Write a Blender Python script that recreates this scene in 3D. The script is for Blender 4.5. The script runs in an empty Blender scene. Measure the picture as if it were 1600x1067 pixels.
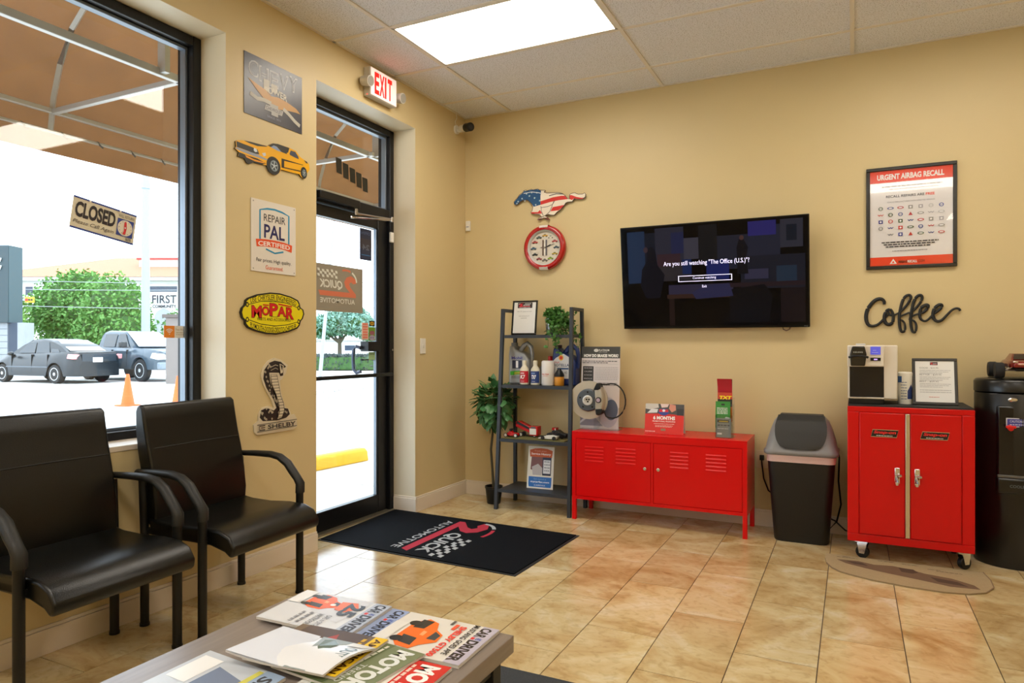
import bpy, bmesh, math, random
from mathutils import Vector, Matrix
R = math.radians
random.seed(7)
sc = bpy.context.scene
col = sc.collection

# ---------------------------------------------------------------- camera
YAW = R(26.3)
CAM = (2.903, -4.993, 1.236)
cd = bpy.data.cameras.new('camera')
cam = bpy.data.objects.new('camera', cd)
col.objects.link(cam)
cam.location = CAM
cam.rotation_euler = (R(90), 0, YAW)
cd.sensor_width = 36.0
cd.lens = 1077.0 / 1600.0 * 36.0
cd.shift_y = -(533.5 - 539.0) / 1600.0
cd.clip_end = 600
sc.camera = cam

# ---------------------------------------------------------------- light and exposure
sc.view_settings.view_transform = 'Standard'
sc.view_settings.look = 'None'
sc.view_settings.gamma = 1.0
sc.view_settings.use_curve_mapping = False
sc.view_settings.exposure = 0.17
SKY_STRENGTH = 4.4
PANEL_STRENGTH = 11.0
w = bpy.data.worlds.new('overcast_sky')
sc.world = w
w.use_nodes = True
bg = w.node_tree.nodes['Background']
bg.inputs[0].default_value = (0.82, 0.95, 1.10, 1)
bg.inputs[1].default_value = SKY_STRENGTH
sd = bpy.data.lights.new('hazy_sun', 'SUN')
sd.energy = 1.3
sd.angle = R(25)
sd.color = (1.0, 0.96, 0.9)
so = bpy.data.objects.new('hazy_sun', sd)
so.rotation_euler = (R(28), R(-22), 0)
col.objects.link(so)

# ---------------------------------------------------------------- materials
def lin(c):
    r = []
    for v in c[:3]:
        v = v / 255.0
        r.append(v / 12.92 if v <= 0.04045 else ((v + 0.055) / 1.055) ** 2.4)
    return (r[0], r[1], r[2], 1.0)

MATS = {}
def mat(name, rgb, rough=0.5, metal=0.0, noise=0.0, scale=20.0, bump=0.0, emit=0.0, spec=0.5, coat=0.0, bscale=None, rgb2=None):
    if name in MATS:
        return MATS[name]
    m = bpy.data.materials.new(name)
    m.use_nodes = True
    nt = m.node_tree
    b = nt.nodes['Principled BSDF']
    c = lin(rgb)
    b.inputs['Base Color'].default_value = c
    b.inputs['Roughness'].default_value = rough
    b.inputs['Metallic'].default_value = metal
    b.inputs['Specular IOR Level'].default_value = spec
    if coat:
        b.inputs['Coat Weight'].default_value = coat
        b.inputs['Coat Roughness'].default_value = 0.08
    tc = None
    if noise or bump or rgb2:
        tc = nt.nodes.new('ShaderNodeTexCoord')
        n = nt.nodes.new('ShaderNodeTexNoise')
        n.inputs['Scale'].default_value = scale
        n.inputs['Detail'].default_value = 5
        nt.links.new(tc.outputs['Object'], n.inputs['Vector'])
        if noise or rgb2:
            mx = nt.nodes.new('ShaderNodeMix'); mx.data_type = 'RGBA'
            c2 = lin(rgb2) if rgb2 else tuple(min(1, v * (1 - noise)) for v in c[:3]) + (1,)
            c1 = c if rgb2 else tuple(min(1, v * (1 + noise)) for v in c[:3]) + (1,)
            mx.inputs[6].default_value = c1; mx.inputs[7].default_value = c2
            nt.links.new(n.outputs['Fac'], mx.inputs[0])
            nt.links.new(mx.outputs[2], b.inputs['Base Color'])
        if bump:
            n2 = n
            if bscale:
                n2 = nt.nodes.new('ShaderNodeTexNoise')
                n2.inputs['Scale'].default_value = bscale
                n2.inputs['Detail'].default_value = 3
                nt.links.new(tc.outputs['Object'], n2.inputs['Vector'])
            bp = nt.nodes.new('ShaderNodeBump')
            bp.inputs['Strength'].default_value = bump
            bp.inputs['Distance'].default_value = 0.01
            nt.links.new(n2.outputs['Fac'], bp.inputs['Height'])
            nt.links.new(bp.outputs['Normal'], b.inputs['Normal'])
    if emit:
        b.inputs['Emission Color'].default_value = c
        b.inputs['Emission Strength'].default_value = emit
    MATS[name] = m
    return m

def glass(name, tint=(1, 1, 1), refl=0.09):
    m = bpy.data.materials.new(name); m.use_nodes = True
    nt = m.node_tree; nt.nodes.clear()
    o = nt.nodes.new('ShaderNodeOutputMaterial'); mx = nt.nodes.new('ShaderNodeMixShader')
    t = nt.nodes.new('ShaderNodeBsdfTransparent'); g = nt.nodes.new('ShaderNodeBsdfGlossy')
    fr = nt.nodes.new('ShaderNodeLayerWeight'); fr.inputs['Blend'].default_value = 0.5
    pw = nt.nodes.new('ShaderNodeMath'); pw.operation = 'POWER'; pw.inputs[1].default_value = 4.0
    mm = nt.nodes.new('ShaderNodeMath'); mm.operation = 'MULTIPLY_ADD'; mm.inputs[1].default_value = 0.6; mm.inputs[2].default_value = refl * 0.5
    t.inputs['Color'].default_value = tint + (1,); g.inputs['Roughness'].default_value = 0.02
    nt.links.new(fr.outputs['Facing'], pw.inputs[0]); nt.links.new(pw.outputs[0], mm.inputs[0]); nt.links.new(mm.outputs[0], mx.inputs[0])
    nt.links.new(t.outputs[0], mx.inputs[1]); nt.links.new(g.outputs[0], mx.inputs[2]); nt.links.new(mx.outputs[0], o.inputs[0])
    MATS[name] = m
    return m

def K(r, g, b, rough=0.45, **k):            # plain printed colour
    n = 'print_%d_%d_%d' % (r, g, b) + ('_%g' % rough if rough != 0.45 else '') + ('_e' if k.get('emit') else '')
    return mat(n, (r, g, b), rough, **k)

WALL = mat('beige_wall_paint', (211, 192, 146), 0.42, noise=0.03, scale=3, bump=0.03, bscale=160, spec=0.35)
REVEAL = mat('daylit_wall_paint', (214, 202, 176), 0.45, noise=0.02, scale=4)  # paler copy of the wall paint, daylight on the reveals put into the colour
TRIM = mat('white_trim_paint', (226, 214, 198), 0.35)
BLACKM = mat('black_anodised_frame', (22, 23, 26), 0.35, metal=0.3, spec=0.5)
DARKM = mat('charcoal_powder_coat', (44, 49, 57), 0.45)
GREYM = mat('grey_aluminium', (128, 138, 150), 0.35, metal=0.6)
CHROME = mat('chrome', (215, 215, 218), 0.15, metal=1.0)
RED = mat('red_gloss_enamel', (212, 2, 8), 0.27, spec=0.35)
REDT = mat('red_tool_cabinet_enamel', (200, 2, 8), 0.28, spec=0.35)
LEATHER = mat('black_leather', (4, 5, 4), 0.3, bump=0.10, scale=60, bscale=260, spec=0.45)
BPLAS = mat('black_plastic', (9, 10, 10), 0.42, spec=0.4)
ARMPL = mat('black_arm_plastic', (22, 23, 21), 0.5, bump=0.1, scale=200)
WPLAS = mat('white_plastic', (232, 230, 222), 0.4)
GLASS = glass('window_glass', (0.97, 0.985, 0.98))
ACRYL = glass('clear_acrylic', (0.93, 0.95, 0.95), 0.12)
CLEARG = glass('picture_glass', (0.99, 0.99, 0.99), 0.05)

def tile_mat():
    m = bpy.data.materials.new('travertine_tile'); m.use_nodes = True
    nt = m.node_tree; b = nt.nodes['Principled BSDF']
    oi = nt.nodes.new('ShaderNodeObjectInfo'); ge = nt.nodes.new('ShaderNodeNewGeometry')
    ad = nt.nodes.new('ShaderNodeVectorMath'); ad.operation = 'MULTIPLY_ADD'
    cb = nt.nodes.new('ShaderNodeCombineXYZ')
    for i in range(3): nt.links.new(oi.outputs['Random'], cb.inputs[i])
    ad.inputs[1].default_value = (37, 53, 71)
    nt.links.new(cb.outputs[0], ad.inputs[0]); nt.links.new(ge.outputs['Position'], ad.inputs[2])
    mp = nt.nodes.new('ShaderNodeMapping'); mp.inputs['Scale'].default_value = (1.0, 1.25, 1); mp.inputs['Rotation'].default_value = (0, 0, 0.5)
    nt.links.new(ad.outputs[0], mp.inputs['Vector'])
    n1 = nt.nodes.new('ShaderNodeTexNoise'); n1.inputs['Scale'].default_value = 2.4; n1.inputs['Detail'].default_value = 9; n1.inputs['Roughness'].default_value = 0.6; n1.inputs['Distortion'].default_value = 0.9
    nt.links.new(mp.outputs[0], n1.inputs['Vector'])
    r1 = nt.nodes.new('ShaderNodeValToRGB')
    e = r1.color_ramp.elements
    e[0].position = 0.30; e[0].color = lin((172, 138, 86))
    e[1].position = 0.72; e[1].color = lin((226, 218, 192))
    a = e.new(0.44); a.color = lin((200, 173, 124))
    a = e.new(0.56); a.color = lin((213, 194, 150))
    nt.links.new(n1.outputs['Fac'], r1.inputs[0])
    n2 = nt.nodes.new('ShaderNodeTexNoise'); n2.inputs['Scale'].default_value = 22; n2.inputs['Detail'].default_value = 6; n2.inputs['Distortion'].default_value = 0.8
    nt.links.new(mp.outputs[0], n2.inputs['Vector'])
    r2 = nt.nodes.new('ShaderNodeValToRGB'); r2.color_ramp.elements[0].position = 0.34; r2.color_ramp.elements[0].color = (0.74, 0.68, 0.58, 1); r2.color_ramp.elements[1].position = 0.5; r2.color_ramp.elements[1].color = (1, 1, 1, 1)
    nt.links.new(n2.outputs['Fac'], r2.inputs[0])
    mx = nt.nodes.new('ShaderNodeMix'); mx.data_type = 'RGBA'; mx.blend_type = 'MULTIPLY'; mx.inputs[0].default_value = 0.55
    nt.links.new(r1.outputs[0], mx.inputs[6]); nt.links.new(r2.outputs[0], mx.inputs[7])
    hs = nt.nodes.new('ShaderNodeHueSaturation')
    mr = nt.nodes.new('ShaderNodeMapRange'); mr.inputs[3].default_value = 0.9; mr.inputs[4].default_value = 1.1
    nt.links.new(oi.outputs['Random'], mr.inputs[0]); nt.links.new(mr.outputs[0], hs.inputs['Value'])
    nt.links.new(mx.outputs[2], hs.inputs['Color']); nt.links.new(hs.outputs[0], b.inputs['Base Color'])
    b.inputs['Roughness'].default_value = 0.15; b.inputs['Specular IOR Level'].default_value = 0.6
    bp = nt.nodes.new('ShaderNodeBump'); bp.inputs['Strength'].default_value = 0.08; bp.inputs['Distance'].default_value = 0.004
    nt.links.new(n1.outputs['Fac'], bp.inputs['Height']); nt.links.new(bp.outputs[0], b.inputs['Normal'])
    return m
TILE = tile_mat()

def ceil_mat():
    m = bpy.data.materials.new('acoustic_tile'); m.use_nodes = True
    nt = m.node_tree; b = nt.nodes['Principled BSDF']
    ge = nt.nodes.new('ShaderNodeNewGeometry')
    n = nt.nodes.new('ShaderNodeTexNoise'); n.inputs['Scale'].default_value = 150; n.inputs['Detail'].default_value = 3
    nt.links.new(ge.outputs['Position'], n.inputs['Vector'])
    r = nt.nodes.new('ShaderNodeValToRGB'); r.color_ramp.elements[0].position = 0.36; r.color_ramp.elements[0].color = lin((184, 186, 192)); r.color_ramp.elements[1].position = 0.46; r.color_ramp.elements[1].color = lin((232, 235, 246))
    nt.links.new(n.outputs['Fac'], r.inputs[0]); nt.links.new(r.outputs[0], b.inputs['Base Color'])
    b.inputs['Roughness'].default_value = 0.9
    return m
CTILE = ceil_mat()

def fabric_mat():
    m = bpy.data.materials.new('awning_canvas'); m.use_nodes = True
    nt = m.node_tree; nt.nodes.clear()
    o = nt.nodes.new('ShaderNodeOutputMaterial'); ad = nt.nodes.new('ShaderNodeMixShader'); ad.inputs[0].default_value = 0.5
    d = nt.nodes.new('ShaderNodeBsdfDiffuse'); t = nt.nodes.new('ShaderNodeBsdfTranslucent')
    tc = nt.nodes.new('ShaderNodeTexCoord'); n = nt.nodes.new('ShaderNodeTexNoise'); n.inputs['Scale'].default_value = 6; n.inputs['Detail'].default_value = 8
    mx = nt.nodes.new('ShaderNodeMix'); mx.data_type = 'RGBA'; mx.inputs[6].default_value = lin((94, 64, 38)); mx.inputs[7].default_value = lin((120, 82, 50))
    nt.links.new(tc.outputs['Object'], n.inputs['Vector']); nt.links.new(n.outputs['Fac'], mx.inputs[0])
    nt.links.new(mx.outputs[2], d.inputs[0]); nt.links.new(mx.outputs[2], t.inputs[0])
    nt.links.new(d.outputs[0], ad.inputs[1]); nt.links.new(t.outputs[0], ad.inputs[2]); nt.links.new(ad.outputs[0], o.inputs[0])
    MATS['awning_canvas'] = m
    return m
CANVAS = fabric_mat()

# ---------------------------------------------------------------- mesh helpers
class MB:
    def __init__(s):
        s.bm = bmesh.new(); s.mats = []
    def mi(s, m):
        if m not in s.mats: s.mats.append(m)
        return s.mats.index(m)
    def faces(s, verts, faces, m, T=None):
        vs = [s.bm.verts.new(T @ Vector(v) if T else v) for v in verts]
        i = s.mi(m)
        for f in faces:
            try:
                fc = s.bm.faces.new([vs[k] for k in f]); fc.material_index = i
            except ValueError:
                pass
        return s
    def box(s, x0, y0, z0, x1, y1, z1, m, T=None):
        if x0 > x1: x0, x1 = x1, x0
        if y0 > y1: y0, y1 = y1, y0
        if z0 > z1: z0, z1 = z1, z0
        v = [(x0, y0, z0), (x1, y0, z0), (x1, y1, z0), (x0, y1, z0), (x0, y0, z1), (x1, y0, z1), (x1, y1, z1), (x0, y1, z1)]
        return s.faces(v, [(0, 3, 2, 1), (4, 5, 6, 7), (0, 1, 5, 4), (1, 2, 6, 5), (2, 3, 7, 6), (3, 0, 4, 7)], m, T)
    def prism(s, pts, O, U, V, N, d0, d1, m, T=None):
        O, U, V, N = Vector(O), Vector(U), Vector(V), Vector(N)
        a = sum(pts[i][0] * pts[(i + 1) % len(pts)][1] - pts[(i + 1) % len(pts)][0] * pts[i][1] for i in range(len(pts)))
        if (a < 0) != ((U.cross(V)).dot(N) < 0): pts = list(reversed(pts))
        n = len(pts)
        v = [O + U * p[0] + V * p[1] + N * d0 for p in pts] + [O + U * p[0] + V * p[1] + N * d1 for p in pts]
        f = [tuple(reversed(range(n))), tuple(range(n, 2 * n))] + [(i, (i + 1) % n, n + (i + 1) % n, n + i) for i in range(n)]
        return s.faces(v, f, m, T)
    def lathe(s, prof, m, seg=20, T=None, cap=True, sx=1, sy=1):
        v = []; f = []
        for (r, z) in prof:
            for k in range(seg):
                a = 2 * math.pi * k / seg
                v.append((r * math.cos(a) * sx, r * math.sin(a) * sy, z))
        for i in range(len(prof) - 1):
            for k in range(seg):
                k2 = (k + 1) % seg
                f.append((i * seg + k, i * seg + k2, (i + 1) * seg + k2, (i + 1) * seg + k))
        if cap:
            f.append(tuple(reversed(range(seg)))); f.append(tuple(range((len(prof) - 1) * seg, len(prof) * seg)))
        return s.faces(v, f, m, T)
    def cyl(s, p0, p1, r, m, seg=10, r1=None):
        p0, p1 = Vector(p0), Vector(p1); d = p1 - p0
        T = Matrix.Translation(p0) @ d.to_track_quat('Z', 'Y').to_matrix().to_4x4()
        return s.lathe([(r, 0), (r if r1 is None else r1, d.length)], m, seg, T)
    def tube(s, pts, r, m, seg=8, closed=False, sx=1.0, up=None, side=None):
        pts = [Vector(p) for p in pts]; n = len(pts); v = []; f = []
        for i, p in enumerate(pts):
            a = pts[(i - 1) % n] if (closed or i > 0) else p
            b = pts[(i + 1) % n] if (closed or i < n - 1) else p
            t = (b - a).normalized()
            u = Vector(up) if up else (Vector((0, 0, 1)) if abs(t.z) < 0.9 else Vector((1, 0, 0)))
            x = Vector(side) if side else t.cross(u)
            if x.length < 1e-4: x = t.orthogonal()
            x.normalize(); y = x.cross(t).normalized()
            rr = r[i] if isinstance(r, (list, tuple)) else r
            for k in range(seg):
                q = 2 * math.pi * k / seg
                v.append(p + x * math.cos(q) * rr * sx + y * math.sin(q) * rr)
        for i in range(n if closed else n - 1):
            j = (i + 1) % n
            for k in range(seg):
                k2 = (k + 1) % seg
                f.append((i * seg + k, j * seg + k, j * seg + k2, i * seg + k2))
        if not closed:
            f.append(tuple(range(seg))); f.append(tuple(reversed(range((n - 1) * seg, n * seg))))
        return s.faces(v, f, m)
    def ball(s, c, rx, ry, rz, m, seg=12, rings=8, T=None):
        v = []; f = []
        for i in range(rings + 1):
            ph = math.pi * i / rings
            for k in range(seg):
                a = 2 * math.pi * k / seg
                v.append((c[0] + rx * math.sin(ph) * math.cos(a), c[1] + ry * math.sin(ph) * math.sin(a), c[2] - rz * math.cos(ph)))
        for i in range(rings):
            for k in range(seg):
                k2 = (k + 1) % seg
                f.append((i * seg + k, i * seg + k2, (i + 1) * seg + k2, (i + 1) * seg + k))
        s.faces(v, f, m, T)
        return s
    def build(s, name, parent=None, bevel=0.0, seg=2, smooth=True, ang=35, loc=None):
        bm = s.bm
        bmesh.ops.remove_doubles(bm, verts=bm.verts, dist=1e-6)
        me = bpy.data.meshes.new(name)
        bm.to_mesh(me); bm.free()
        for m in s.mats: me.materials.append(m)
        if smooth:
            for p in me.polygons: p.use_smooth = True
            me.set_sharp_from_angle(angle=R(ang))
        o = bpy.data.objects.new(name, me); col.objects.link(o)
        if parent: o.parent = parent
        if loc: o.location = loc
        if bevel:
            b = o.modifiers.new('edge', 'BEVEL'); b.width = bevel; b.segments = seg; b.limit_method = 'ANGLE'; b.angle_limit = R(40)
        return o

def tag(o, label=None, cat=None, group=None, kind=None):
    if label: o['label'] = label
    if cat: o['category'] = cat
    if group: o['group'] = group
    if kind: o['kind'] = kind
    return o
def thing(name, loc, label, cat, group=None, rz=0, kind=None):
    o = bpy.data.objects.new(name, None); col.objects.link(o)
    o.empty_display_size = 0.05
    o.location = loc; o.rotation_euler = (0, 0, rz)
    return tag(o, label, cat, group, kind)
def copy_tree(o, parent=None):
    c = o.copy(); col.objects.link(c)
    if parent: c.parent = parent
    for ch in list(o.children): copy_tree(ch, c)
    return c
def one(b, name, parent=None, **k): return b.build(name, parent, **k)

# text outlines, normalised to a unit box
_TX = {}
def glyphs(s, bold):
    k = (s, bold)
    if k not in _TX:
        c = bpy.data.curves.new('lettering', 'FONT'); c.body = s; c.resolution_u = 3; c.offset = bold
        o = bpy.data.objects.new('lettering', c); m = o.to_mesh()
        v = [(a.co.x, a.co.y) for a in m.vertices]; f = [tuple(p.vertices) for p in m.polygons]
        o.to_mesh_clear(); bpy.data.objects.remove(o); bpy.data.curves.remove(c)
        x0 = min(a[0] for a in v); x1 = max(a[0] for a in v); y0 = min(a[1] for a in v); y1 = max(a[1] for a in v)
        _TX[k] = ([((a[0] - x0) / (x1 - x0), (a[1] - y0) / (y1 - y0)) for a in v], f)
    return _TX[k]

class Sheet:
    """flat print on a surface: local 2D frame O + U*x + V*y, facing N"""
    def __init__(s, O, U, V, N=None, eps=0.0006, step=0.00006):
        s.O, s.U, s.V = Vector(O), Vector(U), Vector(V)
        s.N = Vector(N) if N else s.U.cross(s.V).normalized()
        s.b = MB(); s.l = eps; s.st = step
        s.flip = s.U.cross(s.V).dot(s.N) < 0
    def _add(s, pts, faces, m):
        s.l += s.st
        v = [s.O + s.U * p[0] + s.V * p[1] + s.N * s.l for p in pts]
        if s.flip: faces = [tuple(reversed(f)) for f in faces]
        s.b.faces(v, faces, m); return s
    def poly(s, pts, m):
        a = sum(pts[i][0] * pts[(i + 1) % len(pts)][1] - pts[(i + 1) % len(pts)][0] * pts[i][1] for i in range(len(pts)))
        if a < 0: pts = list(reversed(pts))
        return s._add(pts, [tuple(range(len(pts)))], m)
    def rect(s, x0, y0, x1, y1, m): return s.poly([(x0, y0), (x1, y0), (x1, y1), (x0, y1)], m)
    def disc(s, cx, cy, rx, ry, m, n=20):
        return s.poly([(cx + rx * math.cos(6.2832 * i / n), cy + ry * math.sin(6.2832 * i / n)) for i in range(n)], m)
    def line(s, pts, w, m, closed=False):
        n = len(pts); q = pts + [pts[0]] if closed else pts
        L = []; Rr = []
        for i in range(len(q)):
            a = q[i - 1] if i else (q[-2] if closed else q[0]); b = q[i + 1] if i < len(q) - 1 else (q[1] if closed else q[-1])
            dx, dy = b[0] - a[0], b[1] - a[1]; d = math.hypot(dx, dy) or 1
            L.append((q[i][0] - dy / d * w / 2, q[i][1] + dx / d * w / 2)); Rr.append((q[i][0] + dy / d * w / 2, q[i][1] - dx / d * w / 2))
        k = len(q)
        return s._add(Rr + L, [(i, i + 1, k + i + 1, k + i) for i in range(k - 1)], m)
    def text(s, t, x0, y0, x1, y1, m, bold=0.0, shear=0.0, warp=None):
        v, f = glyphs(t, bold)
        pts = []
        for a, b in v:
            x = x0 + (x1 - x0) * a + shear * b * (y1 - y0); y = y0 + (y1 - y0) * b
            if warp: x, y = warp(x, y)
            pts.append((x, y))
        return s._add(pts, f, m)
    def words(s, x0, y, x1, h, m, seed=1, wl=3.0):
        r = random.Random(seed); x = x0; P = []; F = []
        while x < x1:
            w = min(x1 - x, h * wl * r.uniform(0.4, 1.5)); n = len(P)
            P += [(x, y), (x + w, y), (x + w, y + h), (x, y + h)]; F.append((n, n + 1, n + 2, n + 3)); x += w + h * 0.6
        return s._add(P, F, m)
    def build(s, parent, name='print', label=None):
        o = s.b.build(name, parent, smooth=False)
        if label: o['label'] = label
        return o

def arcwarp(cx, k):           # bends a line of text into a shallow arch
    return lambda x, y: (x, y - k * (x - cx) ** 2)

# the waiting room's own logo: a tailed 2, QUICK, AUTOMOTIVE, an arc and a chequer
def quick_logo(S, x0, y0, w, h, c2, cw, chk=True):
    X = lambda a: x0 + a * w
    Y = lambda a: y0 + a * h
    two = [(0.02, 0.20), (0.02, 0.30), (0.17, 0.50), (0.20, 0.60), (0.15, 0.66), (0.09, 0.60), (0.0, 0.64), (0.04, 0.76), (0.15, 0.84), (0.27, 0.78), (0.33, 0.64), (0.30, 0.50), (0.18, 0.34), (0.97, 0.34), (0.93, 0.20)]
    S.poly([(X(a), Y(b)) for a, b in two], c2)
    S.text('QUICK', X(0.36), Y(0.39), X(0.93), Y(0.66), cw, bold=0.03, shear=0.18)
    S.text('AUTOMOTIVE', X(0.05), Y(0.0), X(0.93), Y(0.14), cw, bold=0.01)
    arc = [(X(0.28 + 0.25 * math.cos(a) * 1.1), Y(0.66 + 0.33 * math.sin(a))) for a in [math.pi * (1.0 - i / 12.0 * 0.62) for i in range(13)]]
    S.line(arc[:7], h * 0.06, cw); S.line(arc[7:], h * 0.06, c2)
    if chk:
        for i in range(9):
            for j in range(3):
                if (i + j) % 2 == 0:
                    a = 0.50 + i * 0.055; b = 0.71 + j * 0.075 + 0.01 * (i % 3)
                    S.poly([(X(a), Y(b)), (X(a + 0.055), Y(b)), (X(a + 0.07), Y(b + 0.075)), (X(a + 0.015), Y(b + 0.075))], cw)

# ================================================================ THE ROOM
H = 3.12
XR, YF = 5.5, -7.6
def struct(b, name, parent=None, **k):
    o = b.build(name, parent, **k)
    if not parent: o['kind'] = 'structure'
    return o

b = MB()
b.box(-.30, -.735, -.1, 0, .16, H + .1, WALL)
b.box(-.30, -1.787, 2.84, 0, -.735, H + .1, WALL)
b.box(-.30, -2.455, -.1, 0, -1.787, H + .1, WALL)
b.box(-.30, -5.6, -.1, 0, -2.455, .765, WALL)
b.box(-.30, -5.6, 2.85, 0, -2.455, H + .1, WALL)
b.box(-.30, -7.75, -.1, 0, -5.6, H + .1, WALL)
b.box(-.43, -7.75, 2.93, -.30, 2.55, 3.6, WALL)
b.box(-.43, .16, -.1, -.30, 2.55, 2.93, WALL)
wl = struct(b, 'wall_left', smooth=False)
b = MB()
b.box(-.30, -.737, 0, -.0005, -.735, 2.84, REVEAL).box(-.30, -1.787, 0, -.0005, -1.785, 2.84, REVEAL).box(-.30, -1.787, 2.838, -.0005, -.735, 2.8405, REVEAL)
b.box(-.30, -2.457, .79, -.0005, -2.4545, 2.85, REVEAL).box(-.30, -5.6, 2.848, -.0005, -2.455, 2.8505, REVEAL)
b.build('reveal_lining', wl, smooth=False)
b = MB().box(-.19, -5.6, .765, .004, -2.4555, .79, TRIM)
o = b.build('window_sill', wl, bevel=.003); o['label'] = 'white painted sill board under the big window'
for n, bx in (('wall_back', (-.0, 0, -.1, XR + .15, .15, H + .1)), ('wall_right', (XR, YF, -.1, XR + .15, 0, H + .1)), ('wall_front', (0, YF - .15, -.1, XR + .15, YF, H + .1))):
    struct(MB().box(*bx, WALL), n, smooth=False)

# floor: slab with recessed joints, every tile its own piece
GROUT = mat('dark_grout', (84, 68, 50), 0.8)
fl = struct(MB().box(-.19, YF, -.12, XR, 0, -.0035, GROUT), 'floor', smooth=False)
XS = lambda i: -.012 + .3105 * i
full = None; TW, TL = .3105, .632
rest = MB()
for i in range(-1, 18):
    y0 = -.846 if i % 2 == 0 else -1.162
    for k in range(-2, 11):
        ya = y0 - TL * k; yb = ya - TL
        ya, yb = min(ya, -.002), max(yb, YF)
        if ya - yb < .02: continue
        xa, xb = max(XS(i), .0), min(XS(i + 1), XR)
        if i == -1:
            if ya < -1.8 or yb > -.73: continue
            xa, xb = -.185, .0; ya, yb = min(ya, -.74), max(yb, -1.784)
        if xb - xa < .02: continue
        isfull = abs(ya - yb - TL) < 1e-4 and abs(xb - xa - TW) < 1e-4
        if ya < -5.8:
            rest.box(xa + .002, yb + .002, -.006, xb - .002, ya - .002, 0, TILE); continue
        if isfull and full:
            o = full.copy(); col.objects.link(o); o.location = (xa, yb, 0)
        else:
            o = MB().box(.002, .002, -.006, xb - xa - .002, ya - yb - .002, 0, TILE).build('floor_tile', fl, smooth=False, loc=(xa, yb, 0))
            if isfull: full = o
o = rest.build('far_tiles', fl, smooth=False); o['kind'] = 'stuff'

# suspended ceiling
TBAR = mat('ceiling_t_bar', (228, 222, 214), 0.5)
ce = struct(MB().box(-.1, YF, H + .05, XR, 0, H + .12, CTILE), 'ceiling', smooth=False)
gx = [0, .425, 1.66, 2.9, 4.14, XR]
gy = [0] + [-.385 - .6275 * k for k in range(12)] + [YF]
b = MB()
for x in gx[1:-1]: b.box(x - .012, YF, H - .001, x + .012, 0, H + .03, TBAR)
for y in gy[1:-1]: b.box(0, y - .012, H, XR, y + .012, H + .03, TBAR)
b.box(0, -.02, H, XR, 0, H + .03, TBAR).box(0, YF, H, .02, 0, H + .03, TBAR)
b.build('ceiling_grid', ce, smooth=False)
lights = {(1, 2), (3, 7), (1, 7), (3, 2), (1, 11), (4, 11)}
for i in range(len(gx) - 1):
    for j in range(len(gy) - 1):
        if (i, j) in lights: continue
        MB().box(gx[i] + .011, gy[j + 1] + .011, H + .006, gx[i + 1] - .011, gy[j] - .011, H + .03, CTILE).build('ceiling_tile', ce, smooth=False)
PANEL = mat('lit_diffuser', (255, 246, 232), 0.5, emit=PANEL_STRENGTH)
TFRAME = mat('troffer_frame', (225, 220, 210), 0.4)
lit = None
LL = {(1, 2): 'large glowing ceiling light panel near the corner, the one in view', (3, 2): 'ceiling light panel out of view above the television wall', (3, 7): 'ceiling light panel mirrored in the framed recall poster', (1, 7): 'ceiling light panel over the magazine table', (1, 11): 'ceiling light panel behind the viewer on the window side', (4, 11): 'ceiling light panel behind the viewer on the far side from the windows'}
for (i, j) in sorted(lights):
    x0, x1, y0, y1 = gx[i] + .013, gx[i + 1] - .013, gy[j + 1] + .013, gy[j] - .013
    t = thing('ceiling_light', ((x0 + x1) / 2, (y0 + y1) / 2, H), LL[(i, j)], 'ceiling light', 'ceiling light panels')
    hx, hy = (x1 - x0) / 2, (y1 - y0) / 2
    b = MB()
    for q in ((-hx, -hy, hx, -hy + .014), (-hx, hy - .014, hx, hy), (-hx, -hy, -hx + .014, hy), (hx - .014, -hy, hx, hy)):
        b.box(q[0], q[1], 0, q[2], q[3], .03, TFRAME)
    b.box(-hx, -hy, .03, hx, hy, .04, TFRAME)
    b.build('light_frame', t, smooth=False)
    MB().box(-hx + .0145, -hy + .0145, .008, hx - .0145, hy - .0145, .012, PANEL).build('diffuser', t, smooth=False)

# baseboards
def base(name, segs):
    b = MB()
    for (x0, y0, x1, y1, dx, dy) in segs:      # wall line and the side it stands out to
        b.box(x0, y0, 0, x1 + dx * .016, y1 + dy * .016, .1, TRIM)
        b.box(x0, y0, .1, x1 + dx * .010, y1 + dy * .010, .113, TRIM)
    o = b.build(name, bevel=.002, smooth=False); o['kind'] = 'structure'
base('baseboard_back', [(0.017, -.0005, XR, -.0005, 0, -1)])
base('baseboard_left', [(.0005, -.7345, .0005, -.001, 1, 0), (.0005, -5.9, .0005, -1.789, 1, 0), (-.185, -.7375, .016, -.7375, 0, -1)])

# ---------------------------------------------------------------- window
wn = bpy.data.objects.new('window_1', None); col.objects.link(wn); wn.location = (-.24, -4.0, .79); wn['kind'] = 'structure'
def rel(o, p): o.location = [-v for v in p.location]; return o
def frame_bar(name, parent, x0, y0, z0, x1, y1, z1, m=BLACKM, bev=.004):
    o = MB().box(x0, y0, z0, x1, y1, z1, m).build(name, parent, bevel=bev); return rel(o, parent)
frame_bar('jamb', wn, -.30, -2.507, .79, -.18, -2.457, 2.848)
frame_bar('jamb', wn, -.30, -5.6, .79, -.18, -5.55, 2.848)
frame_bar('head_rail', wn, -.30, -5.55, 2.796, -.18, -2.507, 2.846)
frame_bar('bottom_rail', wn, -.30, -5.55, .79, -.18, -2.507, .83)
frame_bar('glazing_bead', wn, -.262, -2.522, .845, -.222, -2.508, 2.78, GREYM, .002)
frame_bar('glazing_bead', wn, -.262, -5.55, 2.78, -.222, -2.507, 2.795, GREYM, .002)
frame_bar('glazing_bead', wn, -.262, -5.55, .831, -.222, -2.507, .845, GREYM, .002)
frame_bar('pane', wn, -.245, -5.55, .845, -.239, -2.522, 2.78, GLASS, 0)

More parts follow.
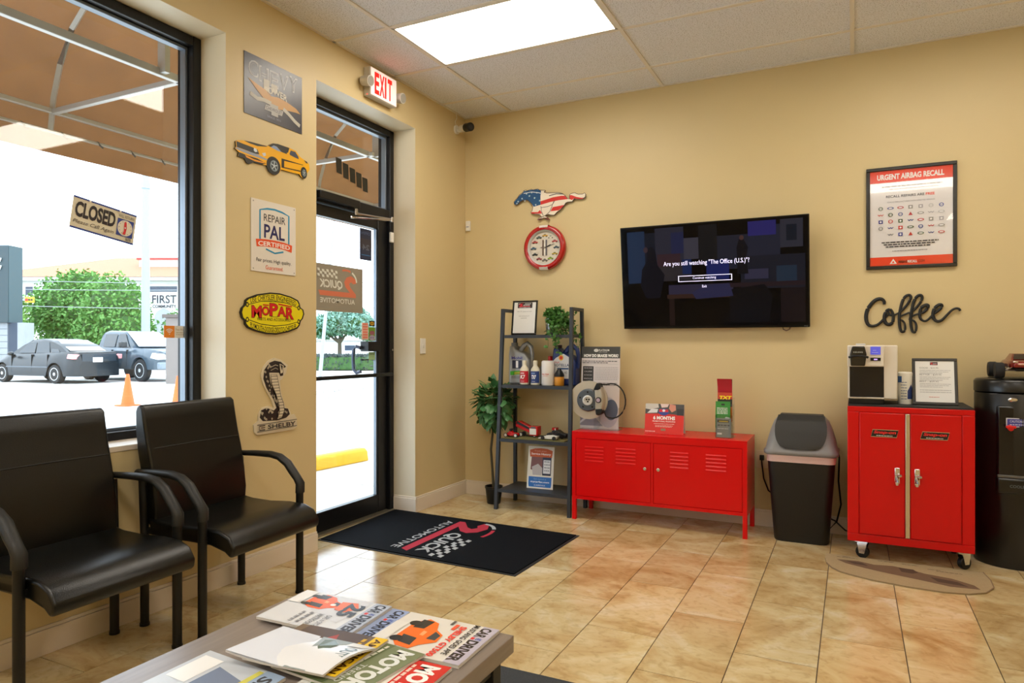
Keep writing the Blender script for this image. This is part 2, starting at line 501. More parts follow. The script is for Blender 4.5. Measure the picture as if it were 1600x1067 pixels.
# ---------------------------------------------------------------- door with transom
dn = bpy.data.objects.new('door_1', None); col.objects.link(dn); dn.location = (-.24, -1.26, 0); dn['kind'] = 'structure'
frame_bar('jamb', dn, -.30, -.787, 0, -.19, -.739, 2.836)
frame_bar('jamb', dn, -.30, -1.783, 0, -.19, -1.735, 2.836)
frame_bar('head_rail', dn, -.30, -1.735, 2.79, -.19, -.787, 2.836)
frame_bar('transom_bar', dn, -.30, -1.735, 2.165, -.19, -.787, 2.238)
frame_bar('glazing_bead', dn, -.262, -.80, 2.252, -.222, -.787, 2.777, GREYM, .002)
frame_bar('glazing_bead', dn, -.262, -1.735, 2.777, -.222, -.787, 2.79, GREYM, .002)
frame_bar('glazing_bead', dn, -.262, -1.735, 2.239, -.222, -.787, 2.252, GREYM, .002)
frame_bar('pane', dn, -.245, -1.735, 2.252, -.239, -.80, 2.777, GLASS, 0)
frame_bar('stile', dn, -.262, -.895, .012, -.217, -.792, 2.16)
frame_bar('stile', dn, -.262, -1.732, .012, -.217, -1.64, 2.16)
frame_bar('top_rail', dn, -.262, -1.64, 2.085, -.217, -.895, 2.16)
frame_bar('bottom_rail', dn, -.262, -1.64, .012, -.217, -.895, .14)
frame_bar('glazing_bead', dn, -.252, -.906, .14, -.227, -.895, 2.085, GREYM, .001)
frame_bar('door_pane', dn, -.243, -1.64, .14, -.237, -.906, 2.085, GLASS, 0)
frame_bar('threshold', dn, -.31, -1.784, -.003, -.17, -.738, .010, mat('aluminium_threshold', (150, 140, 118), .4, metal=.8))
b = MB().cyl((-.165, -.80, 1.02), (-.165, -1.70, 1.02), .014, BLACKM, 10)
for y in (-.845, -1.68): b.cyl((-.217, y, 1.02), (-.165, y, 1.02), .012, BLACKM, 8)
rel(b.build('push_bar', dn), dn)
b = MB().tube([(-.262, -1.04, 1.215), (-.30, -1.04, 1.225), (-.325, -1.04, 1.20), (-.33, -1.04, 1.13), (-.325, -1.04, 1.06), (-.30, -1.04, 1.035), (-.262, -1.04, 1.045)], .013, mat('dark_pull', (62, 70, 90), .3, metal=.5), 10)
b.cyl((-.262, -1.04, 1.13), (-.262, -.9, 1.13), .006, BLACKM, 6)
o = rel(b.build('pull_handle', dn), dn); o['label'] = 'dark curved pull handle outside the glass'
frame_bar('lock_case', dn, -.28, -1.022, 1.19, -.205, -.88, 1.262)
b = MB().cyl((-.19, -.76, 1.2), (-.186, -.76, 1.2), .008, CHROME, 10)
rel(b.build('screw_head', dn), dn)
frame_bar('contact_sensor', dn, -.19, -.80, 2.0, -.170, -.765, 2.075, WPLAS, .004)
# closer on the transom bar
frame_bar('closer_body', dn, -.19, -1.60, 2.175, -.135, -1.20, 2.228, BLACKM, .006)
b = MB()
b.cyl((-.16, -1.22, 2.172), (-.16, -1.22, 2.13), .014, CHROME, 10)
b.tube([(-.16, -1.22, 2.14), (-.11, -1.05, 2.14), (-.07, -.93, 2.14)], [.009, .008, .008], CHROME, 8)
b.tube([(-.07, -.93, 2.135), (-.12, -1.10, 2.12), (-.19, -1.24, 2.115)], .008, CHROME, 8)
b.cyl((-.07, -.93, 2.12), (-.07, -.93, 2.155), .012, CHROME, 10)
o = rel(b.build('closer_arm', dn), dn); o['label'] = 'chrome folding arm of the door closer'

# ================================================================ WALL FITTINGS
t = thing('exit_sign', (0, -1.195, 2.98), 'white lit exit sign with red letters and two lamps above the door', 'exit sign')
MB().box(.001, -.145, -.095, .058, .145, .095, mat('grey_white_housing', (205, 200, 192), .45)).build('housing', t, bevel=.006)
MB().box(.058, -.14, -.09, .061, .14, .09, mat('lit_sign_face', (250, 236, 230), .4, emit=.35)).build('face', t, bevel=.001)
RL = mat('lit_red_letters', (255, 18, 8), .4, emit=1.6)
S = Sheet((.061, 0, 0), (0, 1, 0), (0, 0, 1), eps=.001)
for ch, a in (('E', -.105), ('X', -.052), ('I', .006), ('T', .038)):
    S.text(ch, a, -.075, a + (.018 if ch == 'I' else .05 if ch != 'X' else .055), .07, RL, bold=.035)
S.build(t, 'red_letters')
LENS = mat('lamp_lens', (190, 188, 180), .15, metal=.4)
for y in (-.175, .185):
    b = MB().cyl((.02, y, -.01), (.085, y, -.02), .032, mat('grey_white_housing', (205, 200, 192)), 14, r1=.036)
    b.cyl((.02, y * .8, .0), (.03, y, 0), .012, WPLAS, 8)
    o = b.build('emergency_lamp', t)
    MB().cyl((.085, y, -.02), (.088, y, -.0205), .030, LENS, 14).build('lens', o)
MB().box(.03, -.1465, -.09, .034, -.145, -.086, mat('red_led', (255, 30, 30), .4, emit=4)).build('indicator', t, smooth=False)

t = thing('security_camera', (0, -.155, 2.99), 'white bullet camera with black lens hood high in the corner', 'camera')
MB().cyl((.001, 0, 0), (.016, 0, 0), .036, WPLAS, 16).build('mount_plate', t)
MB().tube([(.012, 0, -.005), (.05, -.01, -.018), (.075, -.014, -.006)], .012, WPLAS, 8).build('bracket', t)
MB().cyl((.05, .01, .006), (.125, -.034, -.006), .03, WPLAS, 18).build('body', t)
MB().cyl((.115, -.028, -.005), (.175, -.063, -.016), .034, BPLAS, 18).build('lens_hood', t)
MB().cyl((.172, -.061, -.016), (.178, -.064, -.017), .02, mat('camera_glass', (60, 62, 66), .08), 16).build('lens', t)
MB().tube([(.008, .0, .02), (.006, -.02, .06), (.005, .01, .1), (.004, .0, .128)], .003, WPLAS, 6).build('cable', t)

t = thing('wall_sensor', (.034, 0, 2.225), 'small white motion sensor box in the room corner', 'sensor')
MB().box(-.02, -.022, -.042, .02, -.001, .042, WPLAS).build('body', t, bevel=.005)
MB().box(-.012, -.024, -.012, .012, -.0215, -.004, mat('sensor_window', (150, 152, 170), .3)).build('sensor_window', t)

t = thing('light_switch', (0, -.64, 1.228), 'white toggle light switch plate beside the door', 'switch')
MB().box(.001, -.036, -.058, .006, .036, .058, WPLAS).build('plate', t, bevel=.002)
MB().box(.006, -.006, -.012, .016, .006, .012, WPLAS).build('toggle', t, bevel=.002)

t = thing('power_outlet', (2.345, 0, .455), 'beige double wall outlet left of the waste bin', 'outlet')
MB().box(-.04, -.006, -.06, .04, -.001, .06, mat('almond_plate', (214, 192, 160), .4)).build('plate', t, bevel=.002)
MB().box(-.012, -.028, -.005, .016, -.006, .03, BPLAS).build('plug', t, bevel=.003)
cord = MB().tube([(2.345, -.028, .46), (2.35, -.035, .42), (2.36, -.03, .33), (2.39, -.03, .25), (2.46, -.035, .20), (2.62, -.03, .16), (2.80, -.03, .09), (2.86, -.05, .04), (2.95, -.06, .02), (3.05, -.1, .008)], .005, BPLAS, 6).build('power_cord')
cord.parent = t; cord.location = [-v for v in t.location]; cord['label'] = 'black cord running down behind the waste bin'
cord2 = MB().tube([(2.80, -.02, .62), (2.825, -.02, .5), (2.82, -.02, .35), (2.835, -.03, .2), (2.81, -.05, .09), (2.76, -.06, .03), (2.70, -.06, .008)], .006, BPLAS, 6).build('power_cord')


# ================================================================ SIGNS ON THE WINDOW WALL (x = 0)
def wall_sheet(x, eps=.0008): return Sheet((x, 0, 0), (0, 1, 0), (0, 0, 1), (1, 0, 0), eps)
def plate(name, pts, d, m, label, cat, group=None, bevel=.001):
    t = thing(name, (0, 0, 0), label, cat, group)
    cy = sum(p[0] for p in pts) / len(pts); cz = sum(p[1] for p in pts) / len(pts)
    t.location = (0, cy, cz)
    o = MB().prism([(p[0] - cy, p[1] - cz) for p in pts], (0, 0, 0), (0, 1, 0), (0, 0, 1), (1, 0, 0), .001, d, m).build('board', t, smooth=False)
    return t, cy, cz
def fin(S, t, name='print'):      # print was drawn in wall coordinates; keep it there under its thing
    o = S.build(t, name); o.location = [-v for v in t.location]; return o
WHITE = K(236, 234, 228); BLK = K(24, 22, 24)

# navy tin sign
y0, y1, z0, z1 = -2.34, -1.911, 2.473, 2.803
t, cy, cz = plate('tin_sign', [(y0, z0), (y1, z0), (y1, z1), (y0, z1)], .004, mat('navy_tin_sheen', (26, 26, 50), .3, rgb2=(84, 82, 82), scale=3.5), 'dark blue tin sign with tan eagle, topmost between window and door', 'sign', 'signs between window and door')  # grey mixed into the navy paints in a reflection on the tin
S = wall_sheet(.004)
LN = K(150, 150, 158, .35); GOLD = K(186, 138, 62, .4)
for i, ch in enumerate('CHEVY'):
    a = y0 + .03 + i * .074; zt = z1 - .03 - .012 * math.sin(i)
    S.text(ch, a, zt - .088, a + .066, zt, K(178, 178, 176, .35), bold=.03); S.text(ch, a + .006, zt - .081, a + .060, zt - .007, K(84, 84, 90, .35))
S.rect(-2.205, 2.635, -2.165, 2.700, K(196, 192, 180)).rect(-2.150, 2.645, -2.105, 2.690, K(188, 184, 172))
S.text('POWER', -2.20, 2.632, -2.03, 2.668, K(214, 210, 196), bold=.02, warp=arcwarp(-2.115, 1.6))
S.poly([(-2.315, 2.668), (-2.25, 2.652), (-2.19, 2.640), (-2.15, 2.618), (-2.10, 2.628), (-2.03, 2.622), (-1.96, 2.607), (-1.925, 2.585), (-1.97, 2.583), (-2.03, 2.575), (-2.09, 2.563), (-2.14, 2.560), (-2.19, 2.580), (-2.25, 2.618)], GOLD)
S.line([(-2.30, 2.590), (-2.25, 2.575), (-2.20, 2.582), (-2.15, 2.578)], .022, K(182, 178, 166))
S.line([(-2.06, 2.575), (-2.02, 2.558), (-1.97, 2.530), (-1.93, 2.515)], .022, K(182, 178, 166))
S.poly([(-2.19, 2.562), (-2.16, 2.562), (-2.16, 2.578), (-2.10, 2.578), (-2.10, 2.562), (-2.06, 2.562), (-2.07, 2.532), (-2.10, 2.532), (-2.10, 2.515), (-2.15, 2.515), (-2.15, 2.532), (-2.20, 2.532)], K(172, 170, 166))
S.text('CHEVROLET', -2.188, 2.538, -2.072, 2.556, K(40, 40, 60))
S.text('SINCE 1911', -2.18, 2.495, -2.08, 2.507, K(150, 150, 170))
fin(S, t)

# yellow car cut-out
CAR = [(-2.401,2.303),(-2.389,2.311),(-2.359,2.319),(-2.299,2.326),(-2.228,2.33),(-2.176,2.335),(-2.163,2.348),(-2.141,2.359),(-2.105,2.365),(-2.017,2.366),(-1.965,2.36),(-1.931,2.335),(-1.882,2.321),(-1.857,2.311),(-1.852,2.28),(-1.867,2.259),(-1.88,2.249),(-1.882,2.23),(-1.902,2.215),(-1.922,2.218),(-1.939,2.232),(-2.013,2.228),(-2.082,2.227),(-2.091,2.208),(-2.114,2.19),(-2.141,2.189),(-2.167,2.198),(-2.189,2.226),(-2.219,2.222),(-2.278,2.221),(-2.307,2.205),(-2.327,2.206),(-2.343,2.228),(-2.387,2.227),(-2.379,2.251),(-2.407,2.264),(-2.397,2.275)]
CGRILLE = [(-2.397,2.305),(-2.359,2.302),(-2.299,2.3),(-2.253,2.296),(-2.24,2.273),(-2.27,2.269),(-2.319,2.272),(-2.367,2.274),(-2.393,2.274)]
CBUMP = [(-2.405,2.266),(-2.393,2.273),(-2.319,2.271),(-2.253,2.27),(-2.178,2.26),(-2.193,2.253),(-2.261,2.254),(-2.319,2.256),(-2.387,2.261)]
CUNDER = [(-2.379,2.251),(-2.319,2.247),(-2.253,2.247),(-2.193,2.235),(-2.219,2.222),(-2.278,2.221),(-2.307,2.205),(-2.327,2.206),(-2.343,2.228),(-2.385,2.227)]
CHOOD = [(-2.347,2.321),(-2.299,2.326),(-2.219,2.33),(-2.18,2.333),(-2.193,2.327),(-2.253,2.315),(-2.311,2.316)]
CROOF = [(-2.174,2.336),(-2.16,2.349),(-2.141,2.359),(-2.105,2.365),(-2.017,2.365),(-2.031,2.324),(-2.078,2.327),(-2.114,2.348),(-2.136,2.349),(-2.158,2.334)]
CWIND = [(-2.158,2.334),(-2.136,2.349),(-2.114,2.347),(-2.078,2.327),(-2.105,2.326)]
CSIDE = [(-2.02,2.327),(-2.006,2.353),(-1.97,2.354),(-1.946,2.332),(-1.943,2.318),(-1.975,2.321)]
CSTRIPE = [(-2.078,2.291),(-2.057,2.291),(-1.907,2.294),(-1.907,2.291),(-2.057,2.282),(-2.058,2.246),(-1.926,2.255),(-1.931,2.248),(-2.078,2.239)]
CLIGHT = [(-2.278,2.299),(-2.261,2.298),(-2.253,2.284),(-2.27,2.278),(-2.28,2.285)]
CLIGHT2 = [(-2.221,2.284),(-2.197,2.293),(-2.193,2.278),(-2.21,2.27)]
CSPOIL = [(-1.902,2.323),(-1.877,2.32),(-1.867,2.31),(-1.882,2.31)]
t, cy, cz = plate('car_cutout_sign', CAR, .008, K(30, 28, 24), 'yellow muscle car shaped cut-out sign under the dark blue tin sign', 'sign', 'signs between window and door')
S = wall_sheet(.008)
YEL = K(238, 176, 10, .35)
S.poly(CAR, YEL)
for q, m in ((CUNDER, K(40, 36, 26)), (CGRILLE, K(38, 40, 38)), (CBUMP, K(150, 158, 172)), (CHOOD, K(46, 44, 20)), (CROOF, K(34, 34, 26)), (CWIND, K(134, 156, 186)), (CSIDE, K(60, 66, 84)), (CSTRIPE, K(34, 26, 14)), (CLIGHT, K(206, 214, 220)), (CLIGHT2, K(206, 214, 220)), (CSPOIL, K(30, 28, 24))): S.poly(q, m)
S.poly([(-2.34, 2.247), (-2.28, 2.238), (-2.21, 2.238), (-2.20, 2.232), (-2.27, 2.228), (-2.33, 2.235)], K(226, 150, 20))
for (a, c, ra, rb) in ((-2.138, 2.235, .052, .050), (-1.902, 2.248, .026, .034)):
    S.disc(a, c, ra, rb, K(26, 28, 26)); S.disc(a + ra * .1, c, ra * .58, rb * .62, K(120, 134, 140)); S.disc(a + ra * .1, c, ra * .42, rb * .46, K(52, 60, 64)); 
    for k in range(5):
        q = k * 1.257 + .3
        S.line([(a + ra * .1, c), (a + ra * .1 + ra * .45 * math.cos(q), c + rb * .5 * math.sin(q))], ra * .12, K(186, 196, 200))
S.disc(-2.027, 2.327, .012, .008, YEL)
fin(S, t)

# white certified sign
y0, y1, z0, z1 = -2.293, -1.963, 1.637, 2.03
t, cy, cz = plate('certified_sign', [(y0, z0), (y1, z0), (y1, z1), (y0, z1)], .005, mat('white_enamel_sign', (226, 220, 210), .35), 'white repair certified sign with blue badge and orange banner, middle of the wall', 'sign', 'signs between window and door')
S = wall_sheet(.005)
TEAL = K(38, 142, 186); NAVY = K(36, 34, 92); ORG = K(226, 84, 40)
S.line([(-2.232, 1.80), (-2.232, 1.975), (-2.18, 1.988), (-2.125, 1.992), (-2.07, 1.986), (-2.018, 1.973), (-2.018, 1.80)], .010, TEAL)
S.text('REPAIR', -2.205, 1.918, -2.045, 1.958, K(46, 46, 56), bold=.0)
S.text('PAL', -2.203, 1.826, -2.05, 1.902, NAVY, bold=.02)
S.poly([(-2.262, 1.812), (-2.20, 1.818), (-2.125, 1.820), (-2.05, 1.816), (-1.992, 1.808), (-1.996, 1.766), (-2.05, 1.776), (-2.125, 1.780), (-2.20, 1.778), (-2.256, 1.772)], ORG)
S.text('CERTIFIED', -2.245, 1.783, -2.01, 1.808, WHITE, bold=.02, warp=arcwarp(-2.125, .35))
S.line([(-2.19, 1.765), (-2.125, 1.748), (-2.06, 1.763)], .009, TEAL)
S.text('Fair prices. High quality.', -2.258, 1.686, -2.0, 1.712, K(60, 62, 72))
S.text('Guaranteed.', -2.192, 1.654, -2.062, 1.676, ORG)
for a in (y0 + .014, y1 - .014):
    for c in (z0 + .014, z1 - .014): S.disc(a, c, .004, .004, K(150, 146, 138))
fin(S, t)

# yellow lozenge sign
MOP = [(-2.37,1.409),(-2.362,1.434),(-2.342,1.45),(-2.338,1.474),(-2.32,1.488),(-2.256,1.511),(-2.161,1.527),(-2.09,1.527),(-2.006,1.514),(-1.949,1.496),(-1.935,1.476),(-1.93,1.456),(-1.905,1.443),(-1.898,1.418),(-1.91,1.39),(-1.927,1.375),(-1.935,1.35),(-1.954,1.332),(-2.025,1.31),(-2.117,1.295),(-2.187,1.297),(-2.272,1.312),(-2.322,1.328),(-2.34,1.346),(-2.342,1.365),(-2.362,1.381)]
t, cy, cz = plate('parts_sign', MOP, .010, K(28, 24, 20), 'yellow lozenge shaped parts sign with red letters and black border', 'sign', 'signs between window and door')
S = wall_sheet(.010)
LEM = K(232, 216, 22, .35)
def shrink(p, k, kz=None):
    cy = sum(a for a, _ in p) / len(p); cz = sum(c for _, c in p) / len(p)
    return [(cy + (a - cy) * k, cz + (c - cz) * (kz or k)) for a, c in p]
S.poly(shrink(MOP, .955, .93), LEM)
S.line([(-2.32, 1.452), (-2.23, 1.474), (-2.136, 1.482), (-2.04, 1.474), (-1.95, 1.452)], .004, BLK)
S.line([(-2.32, 1.372), (-2.23, 1.350), (-2.136, 1.342), (-2.04, 1.350), (-1.95, 1.370)], .004, BLK)
for a in (-2.325, -1.945):
    for c in (1.452, 1.372): S.disc(a, c, .011, .014, BLK).disc(a, c, .005, .007, LEM)
S.text('USE CHRYSLER ENGINEERED', -2.305, 1.486, -1.965, 1.515, BLK, bold=.01, warp=arcwarp(-2.135, .9))
S.text('PLYMOUTH-DODGE-DESOTO-CHRYSLER', -2.305, 1.306, -1.965, 1.334, BLK, bold=.01, warp=arcwarp(-2.135, -.9))
REDL = K(206, 24, 26)
for ch, a, w_, c0, c1 in (('M', -2.295, .068, 1.385, 1.448), ('O', -2.222, .048, 1.400, 1.446), ('P', -2.168, .058, 1.398, 1.466), ('A', -2.110, .062, 1.398, 1.450), ('R', -2.044, .058, 1.385, 1.448)):
    S.text(ch, a - .003, c0 - .003, a + w_ + .003, c1 + .003, K(90, 16, 16), bold=.05); S.text(ch, a, c0, a + w_, c1, REDL, bold=.035)
S.rect(-2.218, 1.452, -2.176, 1.459, REDL); S.poly([(-2.105, 1.462), (-2.00, 1.452), (-2.00, 1.459), (-2.105, 1.469)], REDL)
S.text('PARTS AND ACCESSORIES', -2.255, 1.370, -2.012, 1.386, BLK, bold=.0)
S.text('CHRYSLER CORPORATION', -2.21, 1.4745, -2.06, 1.4805, BLK); S.rect(-2.16, 1.392, -2.11, 1.394, BLK); S.text('FOR', -2.15, 1.3385, -2.12, 1.3455, BLK)
fin(S, t)

# snake emblem
COBRA = [(-2.129,1.165),(-2.082,1.154),(-2.03,1.122),(-2.041,1.078),(-2.075,1.042),(-2.089,1.035),(-2.082,0.978),(-2.065,0.926),(-2.048,0.884),(-2.013,0.861),(-1.999,0.833),(-1.977,0.837),(-1.956,0.809),(-1.956,0.762),(-1.984,0.749),(-2.253,0.747),(-2.275,0.766),(-2.278,0.805),(-2.247,0.822),(-2.243,0.861),(-2.221,0.893),(-2.176,0.899),(-2.133,0.886),(-2.149,0.927),(-2.182,0.974),(-2.211,1.02),(-2.227,1.07),(-2.215,1.109),(-2.176,1.148)]
COBD = [(-2.129,1.149),(-2.082,1.141),(-2.041,1.112),(-2.062,1.105),(-2.065,1.064),(-2.086,1.06),(-2.096,1.08),(-2.169,1.083),(-2.163,1.033),(-2.116,0.95),(-2.096,0.883),(-2.068,0.881),(-2.027,0.872),(-2.013,0.84),(-2.041,0.822),(-2.109,0.813),(-2.215,0.819),(-2.237,0.84),(-2.227,0.879),(-2.189,0.89),(-2.136,0.871),(-2.116,0.884),(-2.136,0.931),(-2.189,0.999),(-2.211,1.05),(-2.205,1.099),(-2.169,1.138)]
COBB = [(-2.163,1.073),(-2.119,1.071),(-2.103,1.005),(-2.089,0.948),(-2.068,0.906),(-2.062,0.865),(-2.082,0.826),(-2.116,0.821),(-2.099,0.858),(-2.103,0.909),(-2.129,0.966),(-2.156,1.018)]
COBH = [(-2.099,1.131),(-2.068,1.12),(-2.068,1.113),(-2.075,1.08),(-2.092,1.075)]
COBP = [(-2.262,0.801),(-1.963,0.804),(-1.963,0.77),(-2.262,0.765)]
t, cy, cz = plate('snake_sign', COBRA, .008, mat('bone_plate', (214, 202, 176), .4), 'cream and black coiled cobra shaped sign above the right-hand chair', 'sign', 'signs between window and door')
S = wall_sheet(.008)
DK = K(40, 34, 34); BONE = K(214, 202, 176)
S.poly(COBD, DK)
rr = random.Random(5)
for i in range(150):          # scales
    a = rr.uniform(-2.235, -2.015); c = rr.uniform(.815, 1.14)
    n = len(COBD); ins = False
    for k in range(n):
        (xa, ya), (xb, yb) = COBD[k], COBD[k - 1]
        if (ya > c) != (yb > c) and a < (xb - xa) * (c - ya) / (yb - ya) + xa: ins = not ins
    if ins and c < 1.06 or ins and a < -2.16: S.poly([(a - .006, c), (a, c - .007), (a + .006, c), (a, c + .007)], BONE); S.disc(a, c, .0025, .003, DK, 6)
S.poly(COBB, BONE)
for i in range(15):
    c = 1.062 - i * .0165; L = [p for p in COBB if p[1] < 9]
    xs = []
    for k in range(len(COBB)):
        (xa, ya), (xb, yb) = COBB[k], COBB[k - 1]
        if (ya > c) != (yb > c): xs.append((xb - xa) * (c - ya) / (yb - ya) + xa)
    if len(xs) >= 2: S.line([(min(xs), c), (max(xs), c)], .003, DK)
S.line(COBB, .003, DK, closed=True)
S.poly(COBH, BONE); S.poly([(-2.094, 1.126), (-2.074, 1.118), (-2.080, 1.09)], DK); S.line([(-2.16, 1.115), (-2.13, 1.125), (-2.11, 1.12)], .003, BONE); S.line([(-2.165, 1.095), (-2.13, 1.108), (-2.11, 1.10)], .002, BONE)
S.line([(-2.262, .802), (-1.965, .806), (-1.965, .770), (-2.262, .764)], .005, K(110, 104, 92), closed=True)
S.text('SHELBY', -2.185, .772, -1.975, .797, DK, bold=.02)
S.line([(-2.205, .795), (-2.245, .795), (-2.245, .772), (-2.205, .772)], .006, DK); S.line([(-2.205, .784), (-2.235, .784)], .005, DK)
fin(S, t)

# ================================================================ OUTSIDE
# site frame: a = metres to the right of the viewing axis, d = metres along it
fwv = (-math.sin(YAW), math.cos(YAW)); rtv = (math.cos(YAW), math.sin(YAW))
def site(a, d, z=0.0): return (CAM[0] + fwv[0] * d + rtv[0] * a, CAM[1] + fwv[1] * d + rtv[1] * a, z)
CONC = mat('sunlit_concrete', (206, 205, 200), .85, noise=.05, scale=1.5, bump=.1, bscale=60)
ASPH = mat('pale_road', (150, 150, 150), .9, noise=.06, scale=.6)
GRASS = mat('lawn_grass', (92, 138, 58), .95, noise=.25, scale=3)
G0 = -.03
b = MB().box(-24.5, -60, -.4, -.30, 70, G0, CONC)
b.box(XR + .15, -60, -.4, 60, 70, G0, CONC).box(-.30, .15, -.4, XR + .15, 70, G0, CONC).box(-.30, -60, -.4, XR + .15, YF - .15, G0, CONC)
gr = struct(b, 'parking_lot', smooth=False)
b = MB()
JT = mat('pavement_joint', (150, 148, 142), .9)
for y in range(-12, 36, 4): b.box(-24, y - .008, G0, -.45, y + .008, G0 + .001, JT)
for x in (-5.1, -9.7, -14.3, -18.9): b.box(x - .008, -30, G0, x + .008, 40, G0 + .001, JT)
b.build('pavement_joints', gr, smooth=False)
struct(MB().box(-400, -200, -.4, -24.5, 400, G0 - .01, ASPH), 'street', smooth=False)
T = Matrix.Translation(Vector(site(0, 0, 0))) @ Matrix.Rotation(YAW, 4, 'Z')
LM = mat('lawn_and_soil', (98, 132, 66), .95, noise=.3, scale=.8)
struct(MB().box(-45, 37, -.3, 30, 64, .04, LM, T), 'far_lawn', smooth=False)
MB_kerb = MB().box(-45, 36.7, -.3, 30, 37, .09, CONC, T); struct(MB_kerb, 'kerb', smooth=False)

# wheel stop
t = thing('wheel_stop', (-2.03, .2, G0), 'yellow painted concrete wheel stop outside the glass door', 'wheel stop', rz=R(-5))
MB().prism([(-.10, 0), (.10, 0), (.085, .10), (.05, .135), (-.05, .135), (-.085, .10)], (0, -.85, 0), (1, 0, 0), (0, 0, 1), (0, 1, 0), 0, 1.75, mat('worn_yellow_paint', (236, 186, 42), .7, noise=.12, scale=14)).build('block', t, bevel=.012, ang=60)

# awning over the glass front
BROWNP = mat('grey_awning_tube', (176, 174, 172), .35, metal=.3)
aw = thing('awning', (-.42, -2.34, 2.5), 'brown canvas awning on grey metal bows outside the windows', 'awning')
Y0, Y1 = -7.2, 2.55
prof = [(-.43, 3.58), (-.75, 3.57), (-1.05, 3.50), (-1.34, 3.38), (-1.51, 3.24), (-1.63, 3.04), (-1.70, 2.84), (-1.715, 2.745)]
def AV(o): o.location = [-v for v in aw.location]; return o
v = []; f = []
ny = 2
for (x, z) in prof + [(-1.735, 2.60), (-1.74, 2.475)]: v += [(x, Y0, z), (x, Y1, z)]
n = len(prof) + 2
f = [(2 * i, 2 * i + 1, 2 * i + 3, 2 * i + 2) for i in range(n - 1)]
AV(MB().faces(v, f, CANVAS).build('canvas', aw, ang=80))
for yy in (Y0, Y1):
    pts = prof + [(-1.735, 2.60), (-1.74, 2.475), (-.43, 2.475)]
    AV(MB().faces([(x, yy, z) for x, z in pts], [tuple(range(len(pts)))], CANVAS).build('end_panel', aw, smooth=False))
for yy in (-7.18, -4.78, -2.34, .12, 2.53):
    AV(MB().tube([(x + .022, yy, z - .022) for x, z in prof] + [(-1.71, yy, 2.61)], .019, BROWNP, 4).build('bow', aw))
for yy in (-4.78, -2.34, -.65, .95):
    AV(MB().box(-1.68, yy - .016, 2.71, -.45, yy + .016, 2.742, BROWNP).build('spreader', aw, bevel=.003))
def rail(name, x0, z0, x1, z1): AV(MB().box(x0, Y0, z0, x1, Y1, z1, BROWNP).build(name, aw, bevel=.003))
rail('wall_rail', -.52, 2.71, -.485, 2.75)
rail('front_rail', -1.70, 2.715, -1.668, 2.745)
rail('valance_rail', -1.722, 2.598, -1.700, 2.616)
for yy in (-6, -3.5, -1.2, .6, 1.8):
    AV(MB().box(-1.712, yy - .012, 2.61, -1.69, yy + .012, 2.72, BROWNP).build('strut', aw))
AV(MB().box(-.50, -.60, 2.72, -.44, -.57, 3.4, BROWNP).build('strut', aw))
AV(MB().box(-.50, -2.475, 2.72, -.44, -2.445, 3.4, BROWNP).build('strut', aw))
rope = mat('lacing_cord', (60, 58, 56), .7)
b = MB()
for k in range(40):
    y = Y0 + .12 + k * .24; b.tube([(-1.705, y, 2.62), (-1.70, y + .02, 2.595), (-1.72, y + .05, 2.59)], .006, rope, 5)
o = AV(b.build('lacing', aw)); o['kind'] = 'stuff'

# parking cones
def cone(loc, label, h=.66):
    t = thing('traffic_cone', loc, label, 'traffic cone', 'orange cones in the parking lot')
    CO = mat('cone_orange', (236, 92, 24), .6)
    MB().box(-.18, -.18, 0, .18, .18, .03, CO).build('base', t, bevel=.01)
    MB().lathe([(.135, .03), (.125, .06), (.03, h), (.022, h)], CO, 20).build('body', t)
cone(site(-8.0, 14.35, G0), 'orange traffic cone seen between the two chair backs, left of the pair')
cone(site(-6.56, 13.55, G0), 'orange traffic cone partly cut by the window frame, right of the pair')

# cars
def loft(b, st, m_body, glassm=None, zoff=0):
    """st: list of (x, [(halfwidth, z) bottom to top]); mirrored and closed"""
    n = len(st[0][1]); v = []
    for x, pr in st:
        v += [(x, -w_, z) for w_, z in pr] + [(x, w_, z) for w_, z in reversed(pr)]
    m = 2 * n; f = []
    for i in range(len(st) - 1):
        for k in range(m):
            k2 = (k + 1) % m
            f.append((i * m + k, (i + 1) * m + k, (i + 1) * m + k2, i * m + k2))
    f.append(tuple(reversed(range(m)))); f.append(tuple(range((len(st) - 1) * m, len(st) * m)))
    b.faces(v, f, m_body); return b
def interp(tab, x):
    for i in range(len(tab) - 1):
        (a, p), (c, q) = tab[i], tab[i + 1]
        if a <= x <= c: return p + (q - p) * (x - a) / (c - a)
    return tab[0][1] if x < tab[0][0] else tab[-1][1]
def wheel(name, parent, x, y, r, wdt, rimc, side):
    TY = mat('tyre_rubber', (26, 27, 29), .8)
    T = Matrix.Translation((x, y, r)) @ Matrix.Rotation(R(90) * side, 4, 'X')
    o = MB().lathe([(r * .62, -wdt / 2), (r * .93, -wdt / 2), (r, -wdt * .32), (r, wdt * .32), (r * .93, wdt / 2), (r * .62, wdt / 2)], TY, 28, T, cap=True).build(name, parent)
    b = MB().lathe([(r * .64, wdt / 2 - .02), (r * .66, wdt / 2 + .004), (r * .6, wdt / 2 + .004), (r * .55, wdt / 2 - .03)], rimc, 24, T, cap=False)
    b.lathe([(r * .2, wdt / 2 - .03), (r * .17, wdt / 2 + .002)], rimc, 12, T)
    for k in range(6):
        b.box(-.035, r * .12, wdt / 2 - .025, .035, r * .62, wdt / 2 - .003, rimc, T @ Matrix.Rotation(R(60 * k), 4, 'Z'))
    b.build('rim', o)
    return o
PLATEW = mat('licence_plate', (232, 234, 236), .4)
